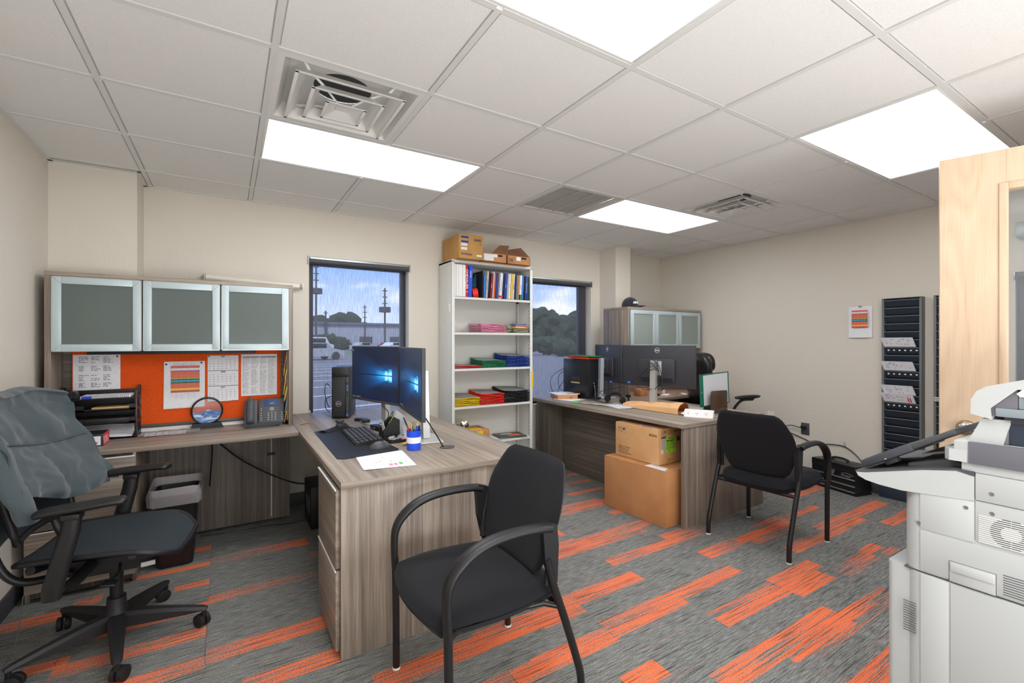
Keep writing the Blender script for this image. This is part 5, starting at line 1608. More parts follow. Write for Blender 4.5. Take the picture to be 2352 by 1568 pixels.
# ================================================================== RIGHT WORKSTATION
t = thing('desk', 'right grey wood desk with boxes stored under its open side', 'desk', (3.23, 3.05, 0))
MB().box(2.722, 3.745, 2.112, 4.03, D - TK, D, .001).build('worktop', 'wood_y', t)
MB().box(2.722, 3.745, 2.1105, 2.1125, D - TK, D, .0005).build('edge_band', 'wood_x', t)
MB().box(2.748, 3.740, 2.118, 2.145, 0, D - TK, .001).build('end_panel', 'wood_z', t)
MB().box(2.80, 3.740, 3.985, 4.012, 0, D - TK, .001).build('end_panel', 'wood_z', t)
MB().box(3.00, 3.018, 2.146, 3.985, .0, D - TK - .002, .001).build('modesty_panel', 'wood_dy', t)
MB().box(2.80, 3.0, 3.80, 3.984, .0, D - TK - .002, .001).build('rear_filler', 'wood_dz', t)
t = thing('return_worktop', 'worktop under the far wall hutch, joined behind the right desk', 'desk', (4.26, 3.55, 0))
MB().box(3.748, 4.83, 3.25, 3.83, D - TK, D, .002).build('worktop', 'wood_x', t)
MB().box(4.80, 4.825, 3.27, 3.82, 0, D - TK, .001).build('end_panel', 'wood_z', t)
MB().box(3.75, 4.80, 3.80, 3.815, .05, D - TK).build('back_panel', 'wood_dz', t)
# far hutch
t = thing('hutch', 'far grey wood hutch with three frosted doors and a cap on top', 'cabinet', (4.19, 3.65, D))
A0, A1, B0, B1 = 3.590, 4.800, 3.465, 3.835
MB().box(A0, A1, B0, B1, 1.672, 1.700, .0015).build('top_panel', 'wood_x', t)
MB().box(A0, A0 + .026, B0, B1, D + .001, 1.672, .0015).build('side_panel', 'wood_z', t)
MB().box(A1 - .026, A1, B0, B1, D + .001, 1.672, .0015).build('side_panel', 'wood_z', t)
MB().box(A0 + .026, A1 - .026, B0 + .02, B1 - .02, 1.272, 1.29).build('bottom_panel', 'wood_dx', t)
MB().box(A0 + .026, A1 - .026, B1 - .02, B1 - .005, D + .001, 1.672).build('back_panel', 'wood_x', t)
MB().box(3.85, 4.65, 3.56, 3.62, 1.252, 1.271, .003).build('task_light', 'grey_lt', t)
MB().box(3.87, 4.63, 3.57, 3.61, 1.2500, 1.2525).build('task_lamp', 'task_lamp', t)
n3 = (A1 - A0 - .052) / 3
for k in range(3):
    x0 = A0 + .026 + k * n3 + .003; x1 = x0 + n3 - .006; z0, z1 = 1.255, 1.668; f = .042
    d = MB().box(x0, x0 + f, B0 - .018, B0 + .001, z0, z1, .002).box(x1 - f, x1, B0 - .018, B0 + .001, z0, z1, .002).box(x0 + f, x1 - f, B0 - .018, B0 + .001, z0, z0 + f, .002).box(x0 + f, x1 - f, B0 - .018, B0 + .001, z1 - f, z1, .002).build('door', 'frost_fr', t)
    MB().box(x0 + f - .004, x1 - f + .004, B0 - .012, B0 - .008, z0 + f - .004, z1 - f + .004).build('frosted_pane', 'frost_lit', d)
tag(MB().box(4.10, 4.30, 3.50, 3.62, 1.291, 1.46, .01).build('yellow_carton', 'yellow'), 'yellow carton blurred behind the middle door of the far hutch', 'box')
tag(MB().box(4.02, 4.07, 3.50, 3.58, 1.291, 1.36, .01).build('blue_bottle', 'lblue'), 'blue item blurred behind the middle door of the far hutch', 'bottle')
tag(MB().cyl((4.46, 3.53, 1.291), (4.46, 3.53, 1.46), .035, n=16).build('white_canister', 'white'), 'white canister blurred behind the right door of the far hutch', 'canister')
# cap
t = thing('baseball_cap', 'black baseball cap with white lettering on top of the far hutch', 'cap', (3.76, 3.60, 1.7005), R(-48))
mb = MB(); bm = bmesh.new(); bmesh.ops.create_uvsphere(bm, u_segments=32, v_segments=20, radius=1)
vs = []
for v in bm.verts:
    x, y, z = v.co; z = max(z, 0)
    vs.append((x * .092, y * .082, z ** .8 * .112 + .004 if z > 0 else .0))
fs = [[v.index for v in f.verts] for f in bm.faces]; bm.free(); mb._add(vs, fs)
mb.build('crown', 'cap', t, local=True, ang=60)
def brim(u, v):
    a = (u - .5) * PI * .86
    r0 = .082; ext = .075 * math.cos(a) ** .7 if abs(a) < PI / 2 else 0
    return ((r0 + ext * v) * math.cos(a) + .01, (.078 + .006 * v) * math.sin(a), .022 - .018 * (abs(math.sin(a)) ** 2) * v * 1.2 - .002 * v)
MB().grid(brim, 20, 6, thick=.004).build('brim', 'cap', t, local=True)
MB().lathe([(0, 0), (.007, 0), (.006, .004), (0, .005)], (0, 0, .115), 12).build('top_button', 'cap', t, local=True)
for k in range(6):
    a = PI / 3 * k + .3
    MB().tube([(.0925 * math.cos(a) * math.cos(q), .0825 * math.sin(a) * math.cos(q), (math.sin(q) ** .8) * .1125 + .004) for q in [PI / 2 * j / 10 for j in range(1, 11)]], .0009, 5).build('seam', 'base', t, local=True)
textobj('APX', .034, (.0615, -.0655, .040), (.77, .60, 0), (-.12, .14, 1), 'paper', t, 'cap_lettering', 'CENTER', local=True, depth=.004, bold=.001)
# clutter on the return worktop
for k, (x, y, w_, d_, h, m_, nm, lb) in enumerate(((3.82, 3.50, .11, .10, .075, 'copper', 'small_box', 'small brown box on the return worktop'), (3.95, 3.42, .10, .06, .02, 'ink_b', 'wallet', 'dark small case on the return worktop'), (4.08, 3.38, .14, .07, .012, 'paper', 'note_pile', 'white notes on the return worktop'), (4.20, 3.36, .10, .04, .012, 'grey', 'remote', 'grey strip-like device on the return worktop'),
                                                    (4.33, 3.34, .12, .05, .010, 'paper', 'envelope', 'pale envelope on the return worktop'))):
    tag(MB().obox((x, y, D + h / 2 + .0005), (w_, d_, h), (0, 0, R(12 * k)), .002).build(nm, m_), lb, 'desk item')

# monitors seen from behind
m3, F3, w3 = monitor('large monitor back with a round logo and a plate wrapped in cables', (3.520, 2.583), (3.342, 3.279), .909, 1.295, True, True)
m4, F4, w4 = monitor('bluish monitor back behind the right desk computer', (3.344, 3.292), (3.582, 3.935), .909, 1.297, True, False)
# wrapped cables on the column of the nearer one
cc = F3 @ Vector((w3 / 2, .092, 1.135))
for k in range(4):
    zz = 1.07 + k * .022
    MB().tube([(cc.x + .036 * math.cos(q), cc.y + .040 * math.sin(q), zz + .010 * math.sin(q * 2 + k)) for q in [2 * PI * j / 20 for j in range(20)]], .0035, 6, closed=True).build('wrapped_cable', 'black_s', m3)
lo = F3.to_3x3() @ Vector((0, .035, 0)); sx = F3.to_3x3() @ Vector((-1, 0, 0))
p = cc + lo
cable('black cable falling from the wrapped monitor column on its right', [p + sx * .01 + Vector((0, 0, .03)), p + sx * .05 + Vector((0, 0, -.01)), p + sx * .07 + Vector((0, 0, -.11)), p + sx * .06 + Vector((0, 0, -.20)), p + sx * .03 + Vector((0, 0, -.24))], .0035)
cable('second black cable falling beside the wrapped monitor column', [p + sx * .02 + Vector((0, 0, .02)), p + sx * .07 + Vector((0, 0, -.03)), p + sx * .10 + Vector((0, 0, -.14)), p + sx * .10 + Vector((0, 0, -.24))], .003)
cable('black cable from the column to the blue cable tie', [p + sx * -.03 + Vector((0, 0, -.05)), p + sx * -.12 + Vector((0, 0, -.13)), p + sx * -.22 + Vector((0, 0, -.19)), p + sx * -.32 + Vector((0, 0, -.19)), p + sx * -.45 + Vector((0, 0, -.20))], .0035)
cable('black cable sagging behind the monitor column', [p + sx * -.22 + Vector((0, 0, -.19)), p + sx * -.14 + Vector((0, 0, -.22)), p + sx * -.08 + Vector((0, 0, -.25)), p + sx * .0 + Vector((0, 0, -.24))], .003)
tag(MB().obox(p + sx * -.235 + Vector((0, 0, -.192)), (.016, .03, .016), (0, 0, 0), .004).build('cable_tie', 'lblue'), 'blue cable tie between the two monitor backs', 'cable tie')
tag(MB().obox(p + sx * -.43 + Vector((0, 0, -.20)), (.014, .024, .014), (0, 0, 0), .004).build('cable_tie', 'lblue'), 'second blue cable tie near the desk computer', 'cable tie')
t = thing('video_plug', 'silver video plug dangling under the large monitor back', 'plug', p + sx * .115 + Vector((0, 0, -.26)))
MB().obox(p + sx * .115 + Vector((0, 0, -.255)), (.016, .020, .032), (R(20), 0, 0), .003).build('shell', 'silver', t)
MB().obox(p + sx * .108 + Vector((0, 0, -.232)), (.010, .012, .02), (R(20), 0, 0), .003).build('boot', 'black_s', t)

# desktop computer on its side face
t = thing('desktop_computer', 'black desktop computer under coloured sleeves at the window end of the right desk', 'computer', (3.32, 3.78, D))
MB().box(3.130, 3.265, 3.57, 3.975, D + .001, D + .405, .004).build('case', 'black_s', t)
MB().box(3.1285, 3.1305, 3.60, 3.94, D + .03, D + .37, .002).build('side_cover', 'black_s', t)
MB().box(3.1275, 3.1295, 3.70, 3.84, D + .15, D + .165).build('side_label', 'tan', t)
for k in range(6): MB().box(3.1275, 3.1295, 3.70, 3.83, D + .185 + k * .006, D + .188 + k * .006).build('vent_slot', 'slate', t)
for k, (m_, a, nm) in enumerate((('orange', 0, 'orange'), ('red', .0, 'red'), ('red', .03, 'long red'), ('green', -.03, 'green'))):
    tag(MB().obox((3.198, 3.72 + a, D + .4125 + k * .0085), (.16, .31, .007), (R(1.2 * (k % 2)), 0, R(2 * k)), .002).build('document_sleeve', m_), nm + ' sleeve in the pile on the right desk computer', 'document sleeve')
for k, pts in enumerate(([(3.26, 3.99, 1.02), (3.18, 4.0, 1.04), (3.02, 3.99, .98), (2.94, 3.96, .90), (2.96, 3.94, .80), (3.02, 3.93, .76)],
                         [(3.26, 3.99, .99), (3.15, 4.01, 1.0), (3.07, 3.99, .93), (3.08, 3.97, .82), (3.16, 3.95, .79), (3.24, 3.96, .81)],
                         [(3.26, 3.99, .93), (3.18, 3.99, .92), (3.10, 3.98, .86), (3.04, 3.96, .79), (3.02, 3.94, .75)],
                         [(3.25, 3.99, .88), (3.19, 3.99, .86), (3.20, 3.97, .79), (3.24, 3.95, .76)])):
    cable(['long', 'wide looping', 'short looping', 'small'][k] + ' black lead in the tangle behind the right desk computer', pts, .003)
# book block with papers
t = thing('paper_box', 'flat brown box with a white sheet on top at the far corner of desk', 'box', (3.02, 3.78, D))
MB().obox((3.00, 3.80, D + .0225), (.215, .25, .043), (0, 0, R(-20)), .003).build('box_body', 'copper', t)
MB().obox((3.00, 3.81, D + .046), (.24, .27, .002), (0, 0, R(-17))).build('top_sheet', 'paper', t)
MB().obox((3.06, 3.72, D + .0485), (.13, .07, .003), (0, 0, R(-28))).build('small_card', 'tan', t)
textobj('A 2 5', .022, (2.965, 3.652, D + .014), (.94, .34, 0), (0, 0, 1), 'ink_b', t, 'box_lettering', bold=.0004)
tag(MB().obox((2.95, 3.66, D + .0015), (.20, .24, .0015), (0, 0, R(8))).build('loose_sheet', 'paper'), 'loose white sheet sticking out under the flat brown box', 'paper')
# headset and stand
t = thing('headset_stand', 'black telephone headset cradle lying in cables on the right desk', 'headset', (3.20, 3.33, D))
MB().obox((3.20, 3.60 - .05, D + .012), (.08, .12, .022), (0, 0, 0), .008).build('base', 'black', t)
mb = MB(); mb.tube(bez([(3.21, 3.54, D + .015), (3.21, 3.55, D + .10), (3.212, 3.57, D + .155), (3.216, 3.60, D + .165), (3.22, 3.61, D + .12), (3.22, 3.61, D + .03)], 6), .013, 10, flat=(1, 1.4)); mb.build('cradle_arm', 'black_g', t)
t = thing('headset', 'black over-ear headset lying between the monitor stands', 'headset', (3.16, 3.15, D))
mb = MB(); mb.tube([(3.14 + .02 * math.sin(a), 3.20 + .10 * math.cos(a), D + .02 + .075 * math.sin(a)) for a in [PI * k / 14 for k in range(15)]], .009, 8, flat=(1.6, .7)); mb.build('headband', 'black_s', t)
for yy in (3.10, 3.30): MB().lathe([(0, -.014), (.03, -.014), (.036, 0), (.03, .014), (0, .014)], (3.14, yy, D + .038), 18, (R(80), 0, 0)).build('ear_cushion', 'leather', t)
for k, pts in enumerate(([(3.06, 3.52, D + .005), (3.10, 3.38, D + .008), (3.05, 3.22, D + .006), (3.12, 3.02, D + .006), (3.24, 2.95, D + .006)],
                         [(3.10, 3.46, D + .005), (3.06, 3.30, D + .006), (3.10, 3.12, D + .012), (3.05, 3.02, D + .005), (3.2, 2.84, D + .005)],
                         [(3.20, 3.50, D + .03), (3.15, 3.40, D + .02), (3.12, 3.30, D + .05), (3.16, 3.42, D + .09), (3.20, 3.15, D + .16)])):
    cable(['first', 'second', 'third'][k] + ' black cable strewn around the headset on the right desk', pts, .003)
t = thing('webcam', 'small black webcam on the desk behind the headset', 'webcam', (3.33, 3.22, D))
MB().obox((3.34, 3.22, D + .055), (.03, .05, .025), (0, 0, R(10)), .008).build('camera_body', 'black_g', t)
MB().cyl((3.34, 3.22, D), (3.34, 3.22, D + .045), .01, n=10).build('foot', 'black', t)
# marker and label strip
t = thing('marker_bag', 'clear strip bag of dark parts with a green cap on the right desk edge', 'bag', (2.86, 3.25, D))
MB().tube([(2.80, 3.42, D + .008), (2.835, 3.37, D + .008)], .008, 10).build('green_cap', 'gline', t)
MB().grid(lambda u, v: (2.83 + .05 * v + .06 * u, 3.38 - .40 * u, D + .012 + .004 * math.sin(u * 20)), 16, 3, thick=.001).build('clear_strip', 'bag', t)
mb = MB(); rn = random.Random(2)
for k in range(18): mb.obox((2.865 + .0027 * k, 3.24 - k * .0115, D + .006), (.012, .006, .005), (0, 0, rn.uniform(0, 3)), .001)
mb.build('dark_pieces', 'ink', t, kind='stuff')
# plastic bag of white stuff
t = thing('plastic_bag', 'clear plastic bag with white papers beside the kraft mailer', 'bag', (3.0, 2.98, D))
MB().obox((2.99, 3.00, D + .004), (.15, .22, .006), (0, 0, R(-12)), .002).build('papers_inside', 'paper', t)
MB().grid(lambda u, v: (2.88 + .20 * u, 2.84 + .32 * v - .04 * u, D + .012 + .010 * noise.noise(Vector((u * 5, v * 5, 0))) + .006), 14, 14, thick=.001).build('bag_film', 'bag', t)
tag(MB().obox((3.27, 2.98, D + .002), (.30, .22, .002), (0, 0, R(8))).build('loose_sheet', 'paper'), 'white sheet lying behind the kraft mailer', 'paper')
tag(MB().obox((3.45, 2.72, D + .002), (.28, .42, .002), (0, 0, R(4))).build('desk_pad', 'grey_lt'), 'pale desk pad edge behind the kraft mailer', 'desk mat')
# kraft mailer
t = thing('kraft_mailer', 'open crumpled kraft paper mailer lying on the right desk', 'envelope', (3.07, 2.70, D))
ex = Vector((.03, -.58, 0)); ey = Vector((.215, .06, 0)); O_ = Vector((3.025, 2.995, D + .001))
def ml(u, v, top):
    s_ = max(math.sin(PI * min(max(v, 0), 1)), 0) ** .38
    th = (.034 + .046 * u) * s_
    c_ = .010 * noise.noise(Vector((u * 6, v * 4, 3.1))) * s_
    p_ = O_ + ex * u + ey * (v + .10 * (u - .5) * (1 if v > .5 else -.4))
    return (p_.x, p_.y, p_.z + (th + max(c_, -.004) + .003 if top else .001))
MB().grid(lambda u, v: ml(u, v, True), 24, 14, thick=-.0008).build('upper_sheet', 'kraft', t, ang=25)
MB().grid(lambda u, v: ml(u, v, False), 12, 8, thick=.0006).build('lower_sheet', 'kraft', t)
mb = MB()
mb.grid(lambda u, v: tuple(Vector(ml(.995, u, True)) * (1 - v) + Vector(ml(.86, u, False)) * v - Vector((0, 0, .002)) * (1 - v)), 12, 3)
mb.build('open_mouth', 'kraft_in', t)
MB().grid(lambda u, v: tuple(O_ + ex * (1.0 + .10 * v) + ey * (.1 + .75 * u) + Vector((0, 0, .006 + .012 * math.sin(PI * u) * (1 - v)))), 8, 3, thick=.0008).build('front_lip', 'kraft_in', t)
MB().tube([tuple(Vector(ml(.45 + .035 * math.cos(a), .50 + .10 * math.sin(a), True)) + Vector((0, 0, .001))) for a in [PI * .95 + PI * .75 * k / 10 for k in range(11)]], .0022, 5).tube([tuple(Vector(ml(.475 + .01 * k, .41 + .05 * k, True)) + Vector((0, 0, .001))) for k in range(4)], .0022, 5).build('printed_swoosh', 'ink_b', t)
mb = MB()
for k in range(7): mb.poly([tuple(Vector(ml(a_, b_, True)) + Vector((0, 0, .0016))) for a_, b_ in ((.12 + k * .02, .20), (.133 + k * .02, .20), (.133 + k * .02, .23), (.12 + k * .02, .23))])
mb.build('printed_words', 'ink', t, kind='stuff')
tag(MB().obox((3.02, 2.72, D + .001), (.06, .20, .001), (0, 0, R(5))).build('bubble_liner', 'paper'), 'white liner edge peeking from under the kraft mailer', 'paper') if False else None
# white power hub
t = thing('power_hub', 'white trapezoid power outlet block at the front corner of the right desk', 'power strip', (3.14, 2.28, D), R(-62))
mb = MB(); mb.prism([(-.055, 0), (.055, 0), (.028, .052), (-.028, .052)], 0, -.105, .105); mb.build('housing', 'white', t, local=True, smooth=False)
sl = Matrix.Translation((0, -.0415, .026)) @ Matrix.Rotation(R(90 - 28), 4, 'X')
for k in (-.012, .055):
    for (a, b_) in ((-.006, .005), (.006, .005), (0, -.006)):
        MB(sl).box(k + a - .0014, k + a + .0014, b_ - .004, b_ + .004, 0, .0012).build('socket_slot', 'ink_b', t, local=True)
MB(sl).cyl((-.075, 0, 0), (-.075, 0, .002), .0035, n=10).build('reset_button', 'ink', t, local=True)
t = thing('crumpled_label', 'crumpled white sheet between kraft mailer and white outlet block', 'paper', (3.12, 2.40, D))
MB().grid(lambda u, v: (3.06 + .10 * u + .03 * v, 2.33 + .09 * v - .03 * u, D + .008 + .035 * u * v + .010 * abs(noise.noise(Vector((u * 4, v * 4, 1))))), 10, 10, thick=.001).build('sheet', 'paper', t, ang=20)
# acrylic holder with green sleeve
t = thing('document_holder', 'smoked acrylic document holder on the front of the right desk', 'document holder', (3.43, 2.36, D), 0)
MB().box(3.335, 3.535, 2.30, 2.42, D, D + .006, .002).build('base_plate', 'smoke', t)
def rrect(x0, x1, z0, z1, r=.02):
    return [(x0, z0), (x1, z0)] + [(x1 - r + r * math.cos(a), z1 - r + r * math.sin(a)) for a in [PI / 2 * k / 5 for k in range(6)]] + [(x0 + r + r * math.cos(a), z1 - r + r * math.sin(a)) for a in [PI / 2 + PI / 2 * k / 5 for k in range(6)]]
F5 = Matrix.Translation((3.435, 2.34, D)) @ Matrix.Rotation(R(-4), 4, 'Z')
MB(F5).prism(rrect(-.10, .10, .006, .185), 1, -.036, -.032).build('front_plate', 'smoke', t)
MB(F5).prism(rrect(-.10, .10, .006, .205), 1, .034, .038).build('back_plate', 'smoke', t)
MB(F5).box(-.10, .10, -.032, .034, .055, .059).build('shelf_plate', 'smoke', t)
F6 = Matrix.Translation((3.435, 2.34, D + .063)) @ Matrix.Rotation(R(-4), 4, 'Z') @ Matrix.Rotation(R(-3), 4, 'Y')
t = thing('document_sleeve', 'green-edged clear sleeve of white paper standing in the acrylic holder', 'document sleeve', (3.435, 2.34, D + .063))
X0, X1, Z1 = -.175, .175, .265
MB(F6).box(X0, X0 + .038, .000, .008, 0, Z1, .001).box(X0, X1, .000, .006, Z1 - .008, Z1, .001).box(X0, X1, .0, .006, 0, .008, .001).box(X1 - .008, X1, 0, .006, 0, Z1, .001).build('green_border', 'green2', t)
MB(F6).box(X0 + .05, X1 - .014, .008, .022, .002, Z1 - .035, .002).build('paper_stack', 'paper', t)
MB(F6).box(X0 + .038, X1 - .008, .0015, .0035, .008, Z1 - .008).build('clear_front', 'bag', t)
MB(F6).box(X0 + .042, X1 - .010, .0045, .006, .004, Z1 - .012).build('front_page', 'paper', t)
MB(F6).cyl((X0 + .016, -.001, .12), (X0 + .016, .001, .12), .005, n=12).build('snap', 'tan', t)

# boxes on the floor
t = thing('carton', 'large brown shipping carton on the carpet half under the right desk', 'box', (2.86, 2.48, 0))
FB = Matrix.Translation((2.643, 2.188, 0)) @ Matrix.Rotation(R(2.4), 4, 'Z')
MB(FB).box(.0, .335, .0, .60, 0, .402, .004).build('box_body', 'card', t)
MB(FB).box(.0, .335, .0, .296, .4022, .4042, .0008).build('top_flap', 'card', t)
MB(FB).box(.0, .335, .300, .60, .4022, .4042, .0008).build('top_flap', 'card', t)
MB(FB).poly([(.01, .02, .4048), (.09, .05, .4048), (.09, .20, .4048), (.01, .20, .4048)]).build('white_label', 'paper', t)
t = thing('carton', 'smaller light brown printer carton with a lime label on the large carton', 'box', (2.88, 2.63, .405))
FS = Matrix.Translation((2.715, 2.32, .4055)) @ Matrix.Rotation(R(1.5), 4, 'Z')
BW, BL, BH = .262, .43, .272
MB(FS).box(0, BW, 0, BL, 0, BH, .008).build('box_body', 'card_lt', t)
# left face (x=0) prints, running towards -y
R3 = FS.to_3x3()
def L(y, z): return FS @ Vector((-.0006, y, z))
xdir = R3 @ Vector((0, -1, 0)); up = Vector((0, 0, 1))
textobj('EPSON', .024, L(.085, .210), xdir, up, 'ink_b', t, 'brand_lettering', bold=.0004)
for k, s_ in enumerate(('MANEJE CON CUIDADO', 'HANDLE WITH CARE', 'MANIER AVEC SOIN', 'SORGFALTIG BEHANDELN')):
    textobj(s_, .0115, L(.395, .078 - k * .016), xdir, up, 'ink', t, 'care_lettering')
def fr(b, y0, y1, z0, z1, tk=.0012):
    for q in ((y0, y1, z0, z0 + tk), (y0, y1, z1 - tk, z1), (y0, y0 + tk, z0, z1), (y1 - tk, y1, z0, z1)): b.box(-.0008, -.0002, *q)
b = MB(FS); fr(b, .36, .40, .195, .240); fr(b, .315, .357, .195, .240)
for q in (.372, .388): b.box(-.0008, -.0002, q - .0012, q + .0012, .203, .228); b.prism([(q - .005, .226), (q + .005, .226), (q, .235)], 0, -.0008, -.0002)
b.build('handling_marks', 'ink', t, kind='stuff')
MB(FS).lathe([(0, 0), (.006, 0), (.008, .010), (.0085, .016), (0, .016)], (-.0004, .336, .216), 10).build('glass_mark', 'navy', t)
# near face (y=0)
def N(x, z): return FS @ Vector((x, -.0006, z))
xd = R3 @ Vector((1, 0, 0))
textobj('EPSON', .018, N(.178, .236), xd, up, 'ink', t, 'brand_lettering')
MB(FS).box(.085, .205, -.0014, -.0003, .085, .205).build('lime_label', 'lime', t)
textobj('SupplyPoint', .0135, N(.112, .190) + R3 @ Vector((0, -.001, 0)), xd, up, 'ink_b', t, 'label_lettering')
textobj('7801346W', .019, N(.093, .168) + R3 @ Vector((0, -.001, 0)), xd, up, 'ink_b', t, 'label_lettering', bold=.0006)
textobj('1', .024, N(.115, .092) + R3 @ Vector((0, -.001, 0)), xd, up, 'ink_b', t, 'label_lettering', bold=.0008)
mb = MB(FS); rn = random.Random(6)
for k, z in enumerate((.158, .150, .140, .128, .120)): 
    x = .095
    while x < .19: w_ = rn.uniform(.004, .014); mb.box(x, x + w_, -.0018, -.0013, z - .0015, z + .0015); x += w_ + .003
mb.box(.088, .202, -.0018, -.0013, .1145, .1155)
mb.build('label_small_print', 'ink', t, kind='stuff')
MB(FS).box(.040, .088, -.0010, -.0003, .115, .195).build('grey_label', 'grey_lt', t)
MB(FS).box(.035, .09, -.0012, -.0003, .198, .212).build('grey_label', 'ink', t)
MB(FS).box(.035, .058, -.0010, -.0003, .085, .113).build('white_label', 'paper', t)
MB(FS).box(.105, .150, -.0012, -.0003, .0, .045).build('packing_tape', 'card_yel', t)
MB(FS).box(.115, .165, -.0012, -.0003, .222, BH).build('packing_tape', 'card_yel', t)
MB(FS).box(.222, .245, -.0010, -.0003, .165, .195).build('black_symbol', 'ink_b', t)
b = MB(FS)
for (x0, x1) in ((.035, .062), (.064, .092)):
    for q in ((x0, x1, .222, .2232), (x0, x1, .2568, .258), (x0, x0 + .001, .222, .258), (x1 - .001, x1, .222, .258)): b.box(q[0], q[1], -.0010, -.0003, q[2], q[3])
for q in (.044, .053): b.box(q - .001, q + .001, -.001, -.0003, .228, .25)
b.prism([(.073, .235), (.083, .235), (.084, .252), (.072, .252)], 1, -.001, -.0003)
b.build('handling_marks', 'ink', t, kind='stuff')
MB(FS).poly([(.005, .05, BH + .0006), (.05, .05, BH + .0006), (.05, .20, BH + .0006), (.005, .20, BH + .0006)]).build('top_label', 'paper', t)
MB(FS).poly([(.012, .07, BH + .0010), (.03, .07, BH + .0010), (.03, .17, BH + .0010), (.012, .17, BH + .0010)]).build('red_print', 'red', t)

# ---- right wall: time card racks, notice, outlets, toolbox
def rack(label, y0, y1, z0, z1, cards, nslot):
    t = thing('card_rack', label, 'wall rack', (XR - .03, (y0 + y1) / 2, z0), group=None)
    dp = .075
    MB().box(XR - dp, XR - .001, y0, y0 + .016, z0, z1, .002).build('side_rail', 'rack_side', t)
    MB().box(XR - dp, XR - .001, y1 - .016, y1, z0, z1, .002).build('side_rail', 'rack_side', t)
    MB().box(XR - .02, XR - .001, y0 + .016, y1 - .016, z0, z1).build('back_plate', 'navy_metal', t)
    MB().box(XR - dp, XR - .001, y0, y1, z1, z1 + .006, .002).build('top_cap', 'rack_side', t)
    h = (z1 - z0) / nslot
    for k in range(nslot):
        zt = z1 - k * h
        p = MB()
        # sloping pocket front
        p.prism([(XR - .022, zt - h), (XR - .022 - .002, zt - h), (XR - dp + .006, zt - .012), (XR - dp + .008, zt - .010)], 1, 0, 1) if False else None
        a = [(XR - .050, y0 + .017, zt - h + .001), (XR - .050, y1 - .017, zt - h + .001), (XR - dp + .004, y1 - .017, zt - .014), (XR - dp + .004, y0 + .017, zt - .014)]
        b_ = [(x + .0015, y, z) for x, y, z in a]
        p._add(a + b_, [(0, 1, 2, 3), (7, 6, 5, 4), (0, 4, 5, 1), (1, 5, 6, 2), (2, 6, 7, 3), (3, 7, 4, 0)])
        o = p.build('card_pocket', 'navy_metal', t, smooth=False)
        MB().box(XR - dp + .001, XR - dp + .007, y0 + .017, y1 - .017, zt - .017, zt - .011, .001).build('pocket_lip', 'rack_side', t)
        if k in cards.get('tabs', ()):
            q = MB()
            for c in range(6):
                yy = y1 - .045 - c * (y1 - y0 - .08) / 5
                q.box(XR - dp + .006 + .0050, XR - dp + .006 + .0075, yy - .006, yy + .006, zt - h * .52 - .0065, zt - h * .52 + .0065)
            q.build('white_slot', 'paper', t, kind='stuff')
        else:
            q = MB()
            for c in range(6):
                yy = y1 - .045 - c * (y1 - y0 - .08) / 5
                q.box(XR - dp + .006 + .0045, XR - dp + .006 + .0070, yy - .006, yy + .006, zt - h * .45 - .005, zt - h * .45 + .004)
            q.build('slot_hole', 'ink_b', t, kind='stuff')
        if k in cards.get('cards', ()):
            j = cards['cards'].index(k)
            c = thing('time_card_bundle', cards['labels'][j], 'paper', (XR - dp, (y0 + y1) / 2, zt - h))
            s_ = .0
            a = [(XR - dp - .004, y0 + .036, zt - h - .006 + .0), (XR - dp - .004, y1 - .02, zt - h - .006), (XR - dp - .040, y1 - .006, zt + .004), (XR - dp - .040, y0 + .05, zt + .004)]
            a2 = [(x + .012, y, z) for x, y, z in a]
            m_ = MB(); m_._add(a + a2, [(3, 2, 1, 0), (4, 5, 6, 7), (1, 5, 4, 0), (2, 6, 5, 1), (3, 7, 6, 2), (0, 4, 7, 3)])
            m_.build('cards', 'paper', c, smooth=False)
            m_ = MB(); rn_ = random.Random(k)
            for r_ in range(16):
                u, v = rn_.uniform(.1, .85), rn_.uniform(.15, .8)
                P_ = lambda uu, vv: tuple(Vector(a[1]).lerp(Vector(a[0]), uu).lerp(Vector(a[2]).lerp(Vector(a[3]), uu), vv) + Vector((-.0008, 0, -.0002)))
                m_.poly([P_(u, v), P_(u + .04, v), P_(u + .04, v + .08), P_(u, v + .08)])
            m_.build('card_print', 'ink_l', c, kind='stuff')
            if j == 3:
                m_ = MB()
                for q_ in (.80, .87): m_.poly([P_(q_, .1), P_(q_ + .035, .1), P_(q_ + .035, .6), P_(q_, .6)])
                m_.build('red_stamp', 'red', c)
rack('tall dark time-card rack with four card bundles on the right wall', 1.405, 1.672, .10, 1.690, {'cards': [5, 8, 11, 12], 'tabs': (6, 9, 13), 'labels': ['white card bundle, topmost in the tall dark rack', 'cream card bundle, second down in the tall dark rack', 'white card bundle, third down in the tall dark rack', 'card bundle with a red stamp, lowest in the rack']}, 24)
rack('second dark card rack mostly hidden behind the maple door', 1.065, 1.332, .10, 1.690, {'cards': [], 'tabs': ()}, 24)
t = thing('rack_cards', 'thin cream cards sticking out of the half hidden rack', 'paper', (4.75, 1.31, .87))
for k in range(3): MB().box(4.745, 4.775, 1.20, 1.325, .86 + k * .012, .866 + k * .012).build('card', 'paper_c', t)
tag(MB().box(XR - .075, XR - .013, 1.45, 1.69, 0, .098, .002).build('rack_foot_box', 'navy_metal'), 'low dark metal box on the floor under the card rack', 'box')
t = thing('schedule_chart', 'small colour-banded chart clipped to the right wall beside the rack', 'paper', (XR - .01, 1.85, 1.5))
MB().grid(lambda u, v: (XR - .006 - .012 * (1 - v) ** 2 * math.sin(PI * u * .9 + .2), 1.945 - .180 * u, 1.365 + .280 * v), 8, 8, thick=.0008).build('sheet', 'paper', t)
